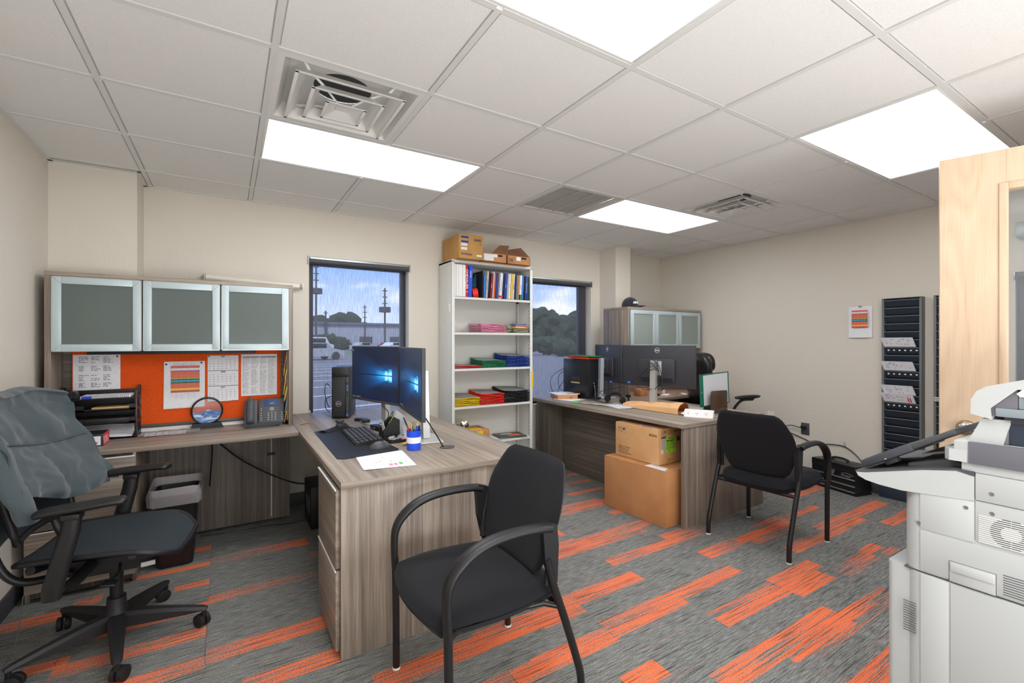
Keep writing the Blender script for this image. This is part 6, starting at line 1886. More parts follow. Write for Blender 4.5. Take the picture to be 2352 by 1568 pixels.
chart(t, 1.793, 1.915, 1.455, 1.610, XR - .022, 'x')
MB().box(XR - .020, XR - .002, 1.845, 1.865, 1.64, 1.652, .002).build('clip', 'steel', t)
t = thing('wall_outlet', 'dark bronze wall outlet with a black plug in it', 'outlet', (XR, 2.318, .47))
MB().box(XR - .006, XR - .001, 2.280, 2.356, .415, .530, .002).build('cover_plate', 'grey_d', t)
for z in (.495, .448): MB().box(XR - .008, XR - .005, 2.300, 2.336, z - .016, z + .016, .004).build('receptacle', 'base', t)
MB().box(XR - .045, XR - .008, 2.305, 2.345, .478, .505, .006).build('plug', 'black_s', t)
t = thing('wall_plate', 'small cream wall plate left of the dark outlet', 'outlet', (XR, 2.655, .58))
MB().box(XR - .005, XR - .001, 2.62, 2.69, .53, .60, .002).build('cover_plate', 'cream', t)
cable('black cord clipped along the right wall down to the toolbox', [(XR - .04, 2.345, .485), (XR - .03, 2.45, .49), (XR - .03, 2.52, .44), (XR - .01, 2.36, .385), (XR - .01, 2.22, .345), (XR - .01, 2.08, .365), (XR - .01, 1.97, .36), (XR - .015, 1.88, .30), (XR - .02, 1.82, .22), (XR - .02, 1.79, .12), (XR - .02, 1.76, .03)], .004)
t = thing('cable_clip', 'clear adhesive hook holding the cord on the right wall', 'hook', (XR, 1.98, .38))
MB().box(XR - .006, XR - .001, 1.968, 1.990, .36, .405, .002).build('hook_base', 'grey_lt', t)
MB().box(XR - .016, XR - .005, 1.970, 1.988, .358, .368, .002).build('hook_lip', 'base', t)
# toolbox
t = thing('toolbox', 'black metal toolbox with silver drawer rails on the floor by the right wall', 'toolbox', (4.71, 1.96, 0), R(-103 + 90 + 0))
L2, W2_, H2 = .40, .19, .25
mb = MB(); mb.box(-W2_ / 2, W2_ / 2, -L2 / 2 + .0, L2 / 2, .012, H2 - .02, .004); mb.box(-W2_ / 2 - .004, W2_ / 2 + .004, -L2 / 2 - .004, L2 / 2 + .004, 0, .016, .003); mb.build('box_body', 'black_mt', t, local=True)
MB().box(-W2_ / 2 - .002, W2_ / 2 + .002, -L2 / 2 - .002, L2 / 2 + .002, H2 - .055, H2, .006).build('lid', 'black_mt', t, local=True)
for z in (.135, .080, .030):
    MB().box(-W2_ / 2 - .008, -W2_ / 2, -L2 / 2 + .006, L2 / 2 - .006, z - .006, z + .004, .003).build('drawer_rail', 'alu', t, local=True)
for z0, z1 in ((.035, .072), (.086, .128)):
    MB().box(-W2_ / 2 - .003, -W2_ / 2, -L2 / 2 + .012, L2 / 2 - .012, z0, z1, .001).build('drawer', 'black_mt', t, local=True)
MB().prism([(-.024, .19), (.024, .19), (.018, .16), (0, .135), (-.018, .16)], 0, -W2_ / 2 - .008, -W2_ / 2).build('latch', 'chrome', t, local=True)
mb = MB(); mb.tube(bez([(0, -.07, H2 + .002), (0, -.065, H2 + .022), (0, 0, H2 + .030), (0, .065, H2 + .022), (0, .07, H2 + .002)], 6), .009, 8); mb.build('handle', 'black_s', t, local=True)
for y in (-.068, .068): MB().box(-.012, .012, y - .012, y + .012, H2, H2 + .014, .002).build('handle_bracket', 'chrome', t, local=True)
textobj('APOLLO', .021, (-W2_ / 2 - .0016, -.075, .150), (0, -1, 0), (0, 0, 1), 'grey_lt', t, 'maker_lettering', local=True)
MB().tube([(-W2_ / 2 - .002, -.075 - .05 + .052 * math.cos(a), .160 + .022 * math.sin(a)) for a in [PI * .1 + PI * .8 * k / 10 for k in range(11)]], .0012, 4).build('logo_arc', 'grey_lt', t, local=True)
tag(MB().box(XR - .22, XR - .014, 2.42, 3.15, 0, .20, .004).build('floor_duct', 'base'), 'low dark grey casing along the foot of the right wall', 'casing') if False else None
# headbox on the right wall above window 3
tag(MB().box(XR - .09, XR - .001, -.14, .885, 2.065, 2.175, .006).build('wall_casing', 'alu'), 'grey casing on the right wall above the window seen through the door glass', 'casing')
# ================================================================== GUEST CHAIRS
def superpad(mb, fn_outline, z0, zt, zb, nu=28, nv=10, edge=.5):
    pass
def make_guest():
    t = thing('guest_chair', 'x', 'chair')
    ox = -.27
    for s in (-1, 1):
        y = .262 * s
        # front leg
        MB().tube([(.535 + ox, y, .006), (.537 + ox, y, .25), (.540 + ox, y, .45)], .0145, 12).build('leg', 'black_mt', t, local=True)
        MB().cyl((.535 + ox, y, 0), (.535 + ox, y, .008), .016, n=12).build('glide', 'white', t, local=True)
        # rear leg
        MB().tube(bez([(.005 + ox, y, .006), (.008 + ox, y, .09), (.024 + ox, y, .153), (.085 + ox, y, .332), (.134 + ox, y, .463), (.160 + ox, y * .985, .56)], 5), .0145, 12).build('leg', 'black_mt', t, local=True)
        MB().cyl((.005 + ox, y, 0), (.005 + ox, y, .008), .016, n=12).build('glide', 'white', t, local=True)
        # arm: a flat strap that starts round on the front leg, sweeps over and ends in a bracket at the back
        pts = bez([(.540 + ox, y, .405), (.544 + ox, y, .50), (.538 + ox, y, .565), (.510 + ox, y, .612), (.455 + ox, y, .652), (.385 + ox, y, .674), (.29 + ox, y, .681), (.19 + ox, y, .676), (.150 + ox, y * .99, .668)], 5)
        n = len(pts)
        rs = [.0215 if i < 6 else .0215 + .0045 * min(1, (i - 6) / 10) for i in range(n)]
        mb = MB()
        mb.tube(pts, rs, 14, flat=(1.05, .62), up=(-.35, 0, 1) if False else None)
        mb.build('armrest', 'arm_pl', t, local=True, ang=60)
        mb = MB(); mb.prism([(.120 + ox, .676), (.165 + ox, .690), (.180 + ox, .665), (.172 + ox, .56), (.150 + ox, .50), (.118 + ox, .47), (.112 + ox, .60)], 1, y - .020 if s > 0 else y - .004, y + .004 if s > 0 else y + .020)
        mb.build('arm_bracket', 'arm_pl', t, local=True)
        MB().tube([(.115 + ox, y * .93, .655), (.140 + ox, y * .93, .56), (.150 + ox, y * .93, .46)], .011, 10).build('back_support', 'black', t, local=True)
    MB().tube([(.10 + ox, -.262, .375), (.10 + ox, .262, .375)], .011, 10).build('cross_tube', 'black_mt', t, local=True)
    MB().tube([(.42 + ox, -.20, .398), (.42 + ox, .20, .398)], .011, 10).build('cross_tube', 'black_mt', t, local=True)
    for s in (-1, 1): MB().tube([(.10 + ox, .262 * s, .375), (.16 + ox, .235 * s, .392), (.42 + ox, .20 * s, .398), (.50 + ox, .235 * s, .400), (.537 + ox, .262 * s, .402)], .010, 10).build('side_tube', 'black_mt', t, local=True)
    # seat pad
    def seat(top):
        def fn(u, v):
            a = (u - .5) * 2; b_ = (v - .5) * 2          # squircle mapping
            x_ = a * math.sqrt(max(0, 1 - b_ * b_ * .24)); y_ = b_ * math.sqrt(max(0, 1 - a * a * .24))
            r = max(abs(a), abs(b_))
            wy = .248 * (1 - .10 * (1 - (x_ + 1) / 2) ** 2) + .006
            px_, py_ = .318 + ox + x_ * .272, y_ * wy * 1.03
            fall = (1 - r ** 9)
            if top:
                z = .422 + .053 * fall ** .45 + .012 * max(0, 1 - abs(b_) ** 2) * (-.4) - .010 * max(0, x_ - .45) * 2
            else:
                z = .420 - .038 * fall ** .45 - .012 * max(0, x_ - .3)
            return (px_, py_, z - .012 * (1 - (x_ + 1) / 2))
        return fn
    mb = MB(); mb.grid(seat(True), 32, 32)
    o = len(mb.v); mb.grid(seat(False), 32, 32)
    mb.f[len(mb.f) // 2:] = [tuple(reversed(f)) for f in mb.f[len(mb.f) // 2:]]
    mb.build('seat', 'seat_fabric', t, local=True, ang=70)
    # backrest: rounded hexagonal pad, curved in plan, leaning back
    def half(v):                       # half width over height 0..1
        pts = [(0, .172), (.06, .200), (.18, .224), (.36, .246), (.50, .258), (.60, .258), (.70, .250), (.84, .226), (.94, .204), (.98, .186), (1.0, .165)]
        for (a, wa), (b_, wb) in zip(pts, pts[1:]):
            if a <= v <= b_:
                q = (v - a) / (b_ - a); return wa + (wb - wa) * q
        return pts[-1][1]
    def back(sgn):
        def fn(u, v):
            a = (u - .5) * 2
            vv = v
            w_ = half(vv)
            r = max(abs(a), abs(2 * vv - 1))
            th = .022 * (1 - r ** 8) ** .5
            y_ = a * w_
            lean = .148 - .125 * vv - .02 * math.sin(PI * vv) * 0
            bow = .040 * (1 - (y_ / .25) ** 2)             # centre sits further back
            z = .452 + .418 * vv
            return (lean + ox - bow + .024 + sgn * th, y_, z + .012 * a * a * (1 - vv) * 1.2)
        return fn
    mb = MB(); mb.grid(back(1), 28, 30); mb.build('backrest', 'seat_fabric', t, local=True, ang=70)
    mb = MB(); mb.grid(back(-1), 28, 30); mb.f = [tuple(reversed(f)) for f in mb.f]; mb.build('back_shell', 'seat_fabric', t, local=True, ang=70)
    return t
g1 = make_guest()
g1.location = (.850, 1.572, 0); g1.rotation_euler = (0, 0, PI); g1['label'] = 'black guest armchair in front, standing before the near end of the left desk'
g1['group'] = 'black guest armchairs'
g2c = copy_tree(g1)
g2c.location = (3.108, 1.735, 0); g2c.rotation_euler = (0, 0, R(3)); g2c['label'] = 'black guest armchair seen from behind beside the right desk'

# ================================================================== MESH TASK CHAIR
TC = Vector((-.416, 2.655, 0)); TA = R(-10)
t = thing('task_chair', 'black mesh swivel chair with a grey hoodie over its back', 'office chair', TC, TA)
def star(t, r, angs, mat='chair_pl', z0=.135, zf=.085, hub=.045):
    for a in angs:
        d = Vector((math.cos(a), math.sin(a), 0))
        n_ = Vector((-d.y, d.x, 0))
        mb = MB()
        secs = [(.03, .032, .135, .070), (.12, .028, .128, .072), (.24, .022, .112, .076), (r - .01, .018, .098, .080), (r + .012, .012, .092, .080)]
        loops = []
        for (q, hw_, zt, zb_) in secs:
            c = d * q
            loops.append([tuple(c + n_ * hw_ + Vector((0, 0, zb_))), tuple(c + n_ * hw_ * 1.05 + Vector((0, 0, zt - .012))), tuple(c + n_ * hw_ * .6 + Vector((0, 0, zt))), tuple(c - n_ * hw_ * .6 + Vector((0, 0, zt))), tuple(c - n_ * hw_ * 1.05 + Vector((0, 0, zt - .012))), tuple(c - n_ * hw_ + Vector((0, 0, zb_)))])
        loft(mb, loops); mb.build('base_leg', mat, t, local=True)
        w_ = MB()
        ra = a + .9
        ax = Vector((math.cos(ra), math.sin(ra), 0)); c = d * r + Vector((-ax.y, ax.x, 0)) * .015
        for s in (-1, 1):
            cc_ = c + ax * .014 * s + Vector((0, 0, .0295))
            w_.tube([cc_ - ax * .010, cc_ - ax * .008, cc_ + ax * .008, cc_ + ax * .010], [.024, .0293, .0293, .024], 20)
        w_.build('caster', 'rubber', t, local=True)
        MB().cyl(tuple(d * r + Vector((0, 0, .05))), tuple(d * r + Vector((0, 0, .085))), .010, n=10).build('caster_stem', 'black_s', t, local=True)
    MB().lathe([(0, .060), (.040, .060), (.046, .085), (.046, .13), (.036, .155), (.034, .20), (0, .20)], (0, 0, 0), 24).build('hub', mat, t, local=True)
# caster directions from the photograph, in chair space
cast = [(-.262, 2.966), (-.092, 2.577), (-.365, 2.331), (-.709, 2.484), (-.651, 2.916)]
angs = [math.atan2(y - TC.y, x - TC.x) - TA for x, y in cast]
star(t, .335, angs)
MB().cyl((0, 0, .19), (0, 0, .34), .024, n=20).cyl((0, 0, .30), (0, 0, .41), .017, n=20).build('gas_cylinder', 'black_mt', t, local=True)
mb = MB(); mb.prism([(-.17, .36), (-.10, .335), (.10, .345), (.16, .385), (.16, .405), (-.17, .405)], 1, -.085, .085); mb.build('tilt_mechanism', 'black', t, local=True)
MB().tube(bez([(.04, -.08, .375), (.06, -.15, .365), (.055, -.21, .358)], 4), .006, 8).obox((.055, -.225, .355), (.05, .05, .010), (0, R(6), 0), .004).build('height_lever', 'black_s', t, local=True)
MB().obox((.15, -.12, .372), (.05, .012, .02), (0, 0, .3), .003).build('lever_tag', 'grey_lt', t, local=True)
# seat: mesh with waterfall front
def tseat(u, v, dz=0, sc=1.0):
    a = (v - .5) * 2
    x_ = -.235 + .50 * u
    w_ = .245 * (1 - .10 * (1 - u) ** 2) * (1 - .40 * max(0, (u - .78) / .22) ** 2.2)
    z = .455 + .012 * a * a + .012 * math.sin(PI * u) - .045 * max(0, (u - .72) / .28) ** 2 + .012 * (1 - u)
    return (x_, a * w_ * sc, z + dz)
MB().grid(lambda u, v: tseat(u, v), 30, 24, thick=.008).build('seat_mesh', 'weave', t, local=True, ang=60)
edge = [tseat(u / 20, 0) for u in range(21)] + [tseat(1, v / 20) for v in range(1, 21)] + [tseat(1 - u / 20, 1) for u in range(1, 21)] + [tseat(0, 1 - v / 20) for v in range(1, 20)]
MB().tube([tuple(Vector(p) + Vector((0, 0, -.006))) for p in edge], .0115, 8, closed=True).build('seat_frame', 'black', t, local=True, ang=70)
MB().tube([(-.20, -.20, .44), (-.17, 0, .395), (-.20, .20, .44)], .018, 8).tube([(.12, -.2, .445), (.10, 0, .40), (.12, .2, .445)], .016, 8).build('seat_support', 'black', t, local=True)
# arms
for s in (-1, 1):
    y = .285 * s
    MB().tube(bez([(-.05, .10 * s, .395), (-.07, .20 * s, .37), (-.085, y, .385)], 5), .026, 12, flat=(1, .7)).build('arm_bracket', 'arm_pl', t, local=True)
    mb = MB(); loops = []
    for (x_, z, hx, hy) in ((-.10, .350, .030, .020), (-.095, .40, .034, .022), (-.065, .52, .033, .022), (-.045, .60, .032, .021), (-.038, .655, .030, .020)):
        loops.append([(x_ + hx * math.cos(q), y + hy * math.sin(q), z) for q in [2 * PI * k / 14 for k in range(14)]])
    loft(mb, loops); mb.build('arm_post', 'arm_pl', t, local=True, ang=60)
    MB().box(-.068, -.008, y - .024, y + .024, .648, .672, .006).build('arm_collar', 'black', t, local=True)
    pts = bez([(-.150, y, .676), (-.10, y, .684), (0.0, y - .004 * s, .692), (.075, y - .010 * s, .698), (.125, y - .020 * s, .696)], 5)
    rs = [.020] + [.036 + .006 * math.sin(PI * k / len(pts)) for k in range(1, len(pts) - 1)] + [.022]
    MB().tube(pts, rs, 16, flat=(1, .42)).build('arm_pad', 'arm_pl', t, local=True, ang=70)
# back: frame loop and mesh, with spine
def tback(u, v, off=0):
    a = (u - .5) * 2
    z = .55 + .52 * v
    w_ = .235 - .03 * (1 - v) ** 2 - .02 * max(0, v - .8) * 3
    x_ = -.235 - .11 * v + .03 * math.sin(PI * v) * 0 - .045 * (1 - a * a) * .8 + off
    return (x_, a * w_, z)
MB().grid(lambda u, v: tback(u, v), 20, 20, thick=.006).build('back_mesh', 'weave', t, local=True, ang=60)
edge = [tback(u / 14, 0) for u in range(15)] + [tback(1, v / 14) for v in range(1, 15)] + [tback(1 - u / 14, 1) for u in range(1, 15)] + [tback(0, 1 - v / 14) for v in range(1, 14)]
MB().tube(edge, .014, 8, closed=True).build('back_frame', 'black', t, local=True, ang=70)
for s in (-1, 1):
    MB().tube(bez([(-.12, .10 * s, .37), (-.24, .19 * s, .40), (-.30, .21 * s, .52), (-.315, .20 * s, .70), (-.345, .19 * s, .86)], 6), .018, 10, flat=(1.2, .8)).build('back_bow', 'arm_pl', t, local=True, ang=60)
# hoodie draped over the back
hd = thing('hoodie', 'grey-green hooded sweatshirt draped over the back of the mesh chair', 'sweatshirt', TC + Vector((-.33, 0, .8)), 0)
RT = Matrix.Translation(TC) @ Matrix.Rotation(TA, 4, 'Z')
def wr(u, v, s_=1.0):
    return (.012 * noise.noise(Vector((u * 4.2, v * 3.1, 1.7))) +   .032 * abs(noise.noise(Vector((u * 2.2 + v * 1.4, v * 1.8 - u * 1.1, 4.2)))) + .007 * noise.noise(Vector((u * 9, v * 7, 9.7)))) * s_
def sweep(u, v):
    """v 0 = lower front hem, .5 = over the top bar, 1 = lower back hem; u across the chair"""
    a = (u - .5) * 2
    L_ = .50
    W_ = .285 + .018 * math.sin(u * 9)
    if v < .46:
        q = v / .46                                       # front face
        zl = .69 - .055 * a + .05 * math.sin(u * 7 + 1) * .4
        z = zl + (1.105 - zl) * q
        x_ = -.172 - .14 * (z - .55) / .52 + (.045 + .05 * max(a, 0)) * (1 - q) - .03 * (1 - a * a)
    elif v < .56:
        q = (v - .46) / .10
        z = 1.105 + .022 * math.sin(PI * q); x_ = -.304 - .085 * q - .03 * (1 - a * a)
    else:
        q = (v - .56) / .44
        zl = .50 + .08 * a
        z = 1.105 - (1.105 - zl) * q; x_ = -.389 + .05 * q - .035 * (1 - a * a) - .02 * math.sin(PI * q)
    d = wr(u * 1.3, v * 2.4, 1.4)
    y_ = a * W_ * (1 + (.07 * (1 - v / .46) if (a > 0 and v < .46) else 0))
    sgn = 1 if v < .5 else -1
    return (x_ + sgn * d, y_, z + .008 * math.sin(u * 11) * (abs(v - .5) < .1) - .02 * a * a * (v > .4) * (v < .6))
MB(RT).grid(sweep, 70, 90, thick=.006).build('body', 'hoodie', hd, ang=80)
# hem pocket seam and lower folded part on the front
def pocket(u, v):
    p = Vector(sweep(.10 + .82 * u, .02 + .22 * v))
    bulge = .022 * math.sin(PI * u) * math.sin(PI * min(1, v * 1.1)) ** .6 + .018 * abs(noise.noise(Vector((u * 5, v * 5, 2.2))))
    return (p.x + .010 + bulge, p.y, p.z - .035 * (1 - v))
MB(RT).grid(pocket, 44, 22, thick=.005).build('front_pocket', 'hoodie', hd, ang=80)
MB(RT).tube([tuple(Vector(pocket(k / 30, .985)) + Vector((.003, 0, 0))) for k in range(31)], .0022, 5).build('pocket_seam', 'slate', hd)
# sleeve / side hanging at the near side of the chair back
def sleeve(u, v):
    a = 2 * PI * u
    z = 1.07 - .56 * v
    r = .070 + .020 * math.sin(v * 5) - .025 * v
    k = 1 + .22 * noise.noise(Vector((math.cos(a) * 1.4, math.sin(a) * 1.4, v * 5)))
    return (-.345 + .05 * v + .070 * math.cos(a) * k * (1 - .3 * v), -.305 - .045 * v + r * .75 * math.sin(a) * k, z)
MB(RT).grid(sleeve, 26, 36).build('near_sleeve', 'hoodie', hd, ang=80)
def sleeve2(u, v):
    a = 2 * PI * u
    p0 = Vector((-.345, -.22, 1.06)); p1 = Vector((-.20, -.31, .80)); p2 = Vector((-.185, -.235, .64))
    c = p0 * (1 - v) ** 2 + p1 * 2 * v * (1 - v) + p2 * v * v
    k = 1 + .28 * noise.noise(Vector((math.cos(a) * 1.3, math.sin(a) * 1.3, v * 5 + 3)))
    r = .062 - .012 * v
    return (c.x + r * .55 * math.cos(a) * k, c.y + r * math.sin(a) * k, c.z)
MB(RT).grid(sleeve2, 22, 30).build('front_sleeve', 'hoodie', hd, ang=80)
def hood(u, v):
    a = (u - .5) * 2
    return (-.40 - .055 * math.sin(PI * v) * (1 - a * a) + .01 * wr(u, v) * 10, a * .17, 1.09 - .28 * v + .02 * math.sin(u * 6))
MB(RT).grid(hood, 24, 20, thick=.01).build('hood', 'hoodie', hd, ang=80)
# pale cords hanging behind the chair
cable('thin white earphone cord tangled below the hoodie', [(-.745, 2.40, .50), (-.755, 2.38, .42), (-.735, 2.36, .36), (-.765, 2.37, .31), (-.735, 2.38, .27), (-.76, 2.35, .33), (-.74, 2.35, .24), (-.76, 2.37, .21), (-.745, 2.36, .29)], .0022, 'grey_lt')
cable('thin dark cord trailing down to the carpet behind the mesh chair', [(-.70, 2.62, .30), (-.71, 2.60, .16), (-.74, 2.58, .06), (-.80, 2.56, .01), (-.86, 2.50, .006)], .0022, 'base')

# ================================================================== EXECUTIVE CHAIR behind the right desk
EC = Vector((4.475, 2.96, 0)); EA = R(-25)
t = thing('executive_chair', 'padded black leather chair behind the right desk by the wall', 'office chair', EC, EA)
star(t, .265, [R(55) + 2 * PI * k / 5 for k in range(5)], 'black')
MB().cyl((0, 0, .19), (0, 0, .48), .025, n=18).build('gas_cylinder', 'black_mt', t, local=True)
def pad(mb, c, sx, sy, sz, rot=(0, 0, 0), p=3.0, n=26):
    bm = bmesh.new(); bmesh.ops.create_uvsphere(bm, u_segments=n, v_segments=n // 2 + 4, radius=1)
    Rm = Euler(rot).to_matrix(); vs = []
    for v in bm.verts:
        q = v.co.normalized()
        k = (abs(q.x) ** p + abs(q.y) ** p + abs(q.z) ** p) ** (-1 / p)
        vs.append(Vector(c) + Rm @ Vector((q.x * k * sx, q.y * k * sy, q.z * k * sz)))
    fs = [[v.index for v in f.verts] for f in bm.faces]; bm.free()
    return mb._add(vs, fs)
mb = MB(); pad(mb, (.02, 0, .53), .27, .27, .065); mb.build('seat', 'leather', t, local=True, ang=80)
mb = MB(); pad(mb, (-.23, 0, .80), .075, .25, .26, (0, R(-8), 0), 3.2); mb.build('backrest', 'leather', t, local=True, ang=80)
mb = MB(); pad(mb, (-.275, 0, 1.05), .060, .225, .165, (0, R(-8), 0), 2.6); mb.build('upper_back', 'leather', t, local=True, ang=80)
mb = MB(); pad(mb, (-.215, 0, 1.11), .060, .175, .105, (0, R(-8), 0), 2.6); mb.build('head_pillow', 'leather', t, local=True, ang=80)
for s in (-1, 1):
    MB().tube(bez([(-.14, .27 * s, .53), (-.10, .31 * s, .62), (-.05, .325 * s, .71), (.02, .325 * s, .755), (.12, .325 * s, .76)], 6), .016, 10, flat=(1.6, .8)).build('arm_loop', 'black_s', t, local=True, ang=60)
    mb = MB(); pad(mb, (.06, .325 * s, .780), .135, .036, .020, (0, R(-3), 0), 2.6); mb.build('arm_pad', 'leather', t, local=True, ang=80)

# ================================================================== MAPLE DOOR, open towards the copier
o2 = Vector((2.703, .735, 0)); dv = Vector((.0797, -.241, 0)).normalized(); nv = Vector((dv.y, -dv.x, 0))
FD = Matrix(((dv.x, -nv.x, 0, o2.x), (dv.y, -nv.y, 0, o2.y), (0, 0, 1, 0), (0, 0, 0, 1)))
# local x along the leaf, local y away from the camera side
DW, DH, DT = .91, 2.134, .044
root = bpy.data.objects.new('door_1', None); COL.objects.link(root); root.location = (2.85, .3, 0); root['kind'] = 'structure'
lx0, lx1, lz0, lz1 = .205, .70, .95, 1.97
# keep the leaf solid left of the lite; the lite sits low enough to end above the lock rail
mb = MB(FD)
mb.box(0, lx0, 0, DT, .012, DH, .0015); mb.box(lx1, DW, 0, DT, .012, DH, .0015); mb.box(lx0, lx1, 0, DT, lz1, DH); mb.box(lx0, lx1, 0, DT, .012, lz0)
mb.build('door_leaf', 'maple', root, smooth=False)
f = .022
mb = MB(FD)
for (a, b_, c, d) in ((lx0 - f, lx0 + .006, lz0 - f, lz1 + f), (lx1 - .006, lx1 + f, lz0 - f, lz1 + f), (lx0 + .006, lx1 - .006, lz1 - .006, lz1 + f), (lx0 + .006, lx1 - .006, lz0 - f, lz0 + .006)):
    mb.box(a, b_, -.006, DT + .006, c, d, .002)
mb.build('glazing_bead', 'maple', root)
MB(FD).box(lx0, lx1, DT / 2 - .003, DT / 2 + .003, lz0, lz1).build('glass_pane', 'glass', root)
h = bpy.data.objects.new('door_handle', None)
COL.objects.link(h); h.parent = root; h.matrix_parent_inverse = world_of(root).inverted()
MB(FD).lathe([(0, 0), (.033, 0), (.034, .004), (.030, .014), (.022, .020), (.016, .022), (.014, .040), (0, .040)], (.085, 0, .952), 28, (R(90), 0, 0)).build('rosette', 'nickel', h)
MB(FD).tube([(.085, -.036, .952), (.10, -.052, .952), (.14, -.055, .950), (.18, -.055, .948)], .010, 12, flat=(.8, 1.1)).build('lever', 'nickel', h)
for z in (.20, 1.07, 1.93):
    MB(FD).cyl((DW + .004, DT, z - .05), (DW + .004, DT, z + .05), .007, n=10).build('hinge', 'nickel', root)
hg = FD @ Vector((DW + .03, 0, 0))
MB().box(2.985, 3.03, -.31, -.16, 0, 2.16, .003).build('door_jamb', 'maple', root)

# ================================================================== COPIER
CX_, YE = 1.87, .605
t = thing('copier', 'large white office copier cut off by the right edge of the picture', 'copier', (2.15, .22, 0))
XB = 2.46
YN = -.12
def bx(y0, y1, z0, z1, name, mat='copier', x0=CX_, x1=XB, bev=.004, **k):
    return MB().box(x0, x1, y0, y1, z0, z1, bev).build(name, mat, t, **k)
# upper body: end rounded at the far corner
def body_prof(y1, r, z0, z1, x0=CX_, name='upper_body', mat='copier'):
    pts = [(x0, YN), (XB, YN), (XB, y1)] + [(x0 + r - r * math.sin(a), y1 - r + r * math.cos(a)) for a in [PI / 2 * k / 8 for k in range(9)]]
    return MB().prism(pts, 2, z0, z1).build(name, mat, t, ang=30)
body_prof(.603, .05, .600, .860)
body_prof(.603, .05, .012, .594, name='lower_body')
bx(YN + .01, .598, .594, .600, 'seam_band', 'rec', x0=CX_ + .004)
# front cover bulge beyond the body (towards the user side)
pts = [(CX_ + .012, .585), (XB - .01, .585), (XB - .01, .645), (CX_ + .03, .645)] + [(CX_ + .012 + .018 - .018 * math.sin(a), .627 + .018 * math.cos(a)) for a in [PI / 2 * k / 5 for k in range(6)]]
MB().prism(pts, 2, .03, .596).build('front_cover', 'copier', t, ang=30)
# side panels and seams on the visible flank
g_ = .0022
for (y0, y1, z0, z1, nm) in ((.330, .4285, .858, .9395, 'side_panel'), (.4315, .600, .838, .9300, 'side_panel')):
    pass
MB().box(CX_ - .003, CX_ + .004, YN, .4280, .862, .9400, .001).build('side_panel', 'copier', t)
MB().box(CX_ - .003, CX_ + .004, YN, .4280, .742, .8585, .001).build('side_panel', 'copier', t)
MB().box(CX_ - .003, CX_ + .004, .4305, .555, .735, .8560, .001).build('side_panel', 'copier', t)
MB().box(CX_ - .0034, CX_ + .004, YN, .5555, .6030, .7300, .003).build('side_cover', 'copier', t)
MB().box(CX_ - .003, CX_ + .004, YN, .4830, .018, .592, .002).build('lower_side_cover', 'copier', t)
MB().box(CX_ - .003, CX_ + .004, .4865, .5545, .018, .592, .002).build('lower_side_cover', 'copier', t)
# wing: output tray overhanging the far side, profile in the y-z plane
wing = [(.4305, .858), (.4305, .930), (.470, .938), (.548, .922), (.700, .878), (.728, .874), (.722, .862), (.700, .852), (.662, .846), (.602, .8425)]
MB().prism(wing, 0, CX_ - .0048, XB - .03).build('tray_wing', 'copier', t, ang=25)
wt_ = [(.4305, .9305), (.4305, .943), (.470, .944), (.548, .928), (.700, .884), (.731, .878), (.728, .8745), (.700, .8785), (.548, .9225), (.470, .9385)]
MB().prism(wt_, 0, CX_ - .006, XB - .03).build('tray_lip', 'base', t, ang=25)
MB().prism([(.440, .944), (.50, .958), (.60, .925), (.60, .915), (.47, .944)], 0, CX_ + .05, XB - .05).build('output_tray', 'grey_d', t, ang=25)
MB().prism([(.44, .960), (.52, .972), (.585, .950), (.585, .946), (.52, .966)], 0, CX_ + .12, XB - .06).build('paper_stop', 'grey_lt', t, ang=25)
# scanner bed
pts = [(CX_ - .002, YN), (XB, YN), (XB, .47)] + [(CX_ + .05, .503), (CX_ + .015, .500), (CX_ - .002, .486)]
MB().prism([(CX_ - .0032, .446), (XB - .003, .446), (XB - .003, .472)] + pts[3:-1] + [(CX_ - .0032, .486)], 2, .9675, 1.002).build('scanner_ledge', 'copier', t, ang=25)
MB().box(CX_ - .002, XB, YN, .476, .967, 1.030, .003).build('scanner_bed', 'copier', t)
MB().box(CX_ - .0045, CX_ + .01, YN, .443, .966, 1.0305, .001).build('grey_band', 'copier_g', t)
MB().box(CX_ + .004, XB - .02, YN, .46, .940, .967, .002).build('neck', 'copier', t)
# document feeder: sloping foot, white head, grey trays
MB().prism([(.452, 1.030), (.446, 1.035), (.420, 1.100), (.360, 1.102), (.375, 1.030)], 0, CX_ + .02, XB - .02).build('feeder_foot', 'copier', t, ang=25)
head = [(.440, 1.113), (.439, 1.155), (.428, 1.180), (.405, 1.197), (.375, 1.207), (.25, 1.208), (.25, 1.195), (.345, 1.192), (.398, 1.134), (.396, 1.102)]
MB().prism(head, 0, CX_ + .004, XB - .01).build('feeder_head', 'copier', t, ang=25)
MB().prism([(.398, 1.133), (.345, 1.190), (.345, 1.138), (.395, 1.110)], 0, CX_ + .010, XB - .03).build('feeder_cheek', 'copier_g', t, smooth=False)
MB().box(CX_ + .002, XB - .03, YN, .388, 1.112, 1.136, .003).build('input_tray', 'copier_m', t)
MB().box(CX_ + .02, XB - .05, YN, .374, 1.094, 1.112, .002).build('tray_underside', 'slate', t)
MB().box(CX_ + .030, XB - .04, YN, .366, 1.030, 1.094).build('exit_recess', 'navy_metal', t)
MB().box(CX_ + .022, XB - .04, .366, .400, 1.031, 1.094, .001).build('side_post', 'copier_g', t)
MB().box(CX_ + .012, XB - .2, .18, .345, 1.136, 1.180, .004).build('paper_guide', 'copier_m', t)
MB().box(CX_ + .009, CX_ + .013, .20, .330, 1.142, 1.172).build('guide_window', 'navy_metal', t)
MB().prism([(.10, 1.172), (.340, 1.172), (.347, 1.180), (.335, 1.193), (.10, 1.195)], 0, CX_ + .006, XB - .1).build('feeder_lid', 'cream', t, ang=25)
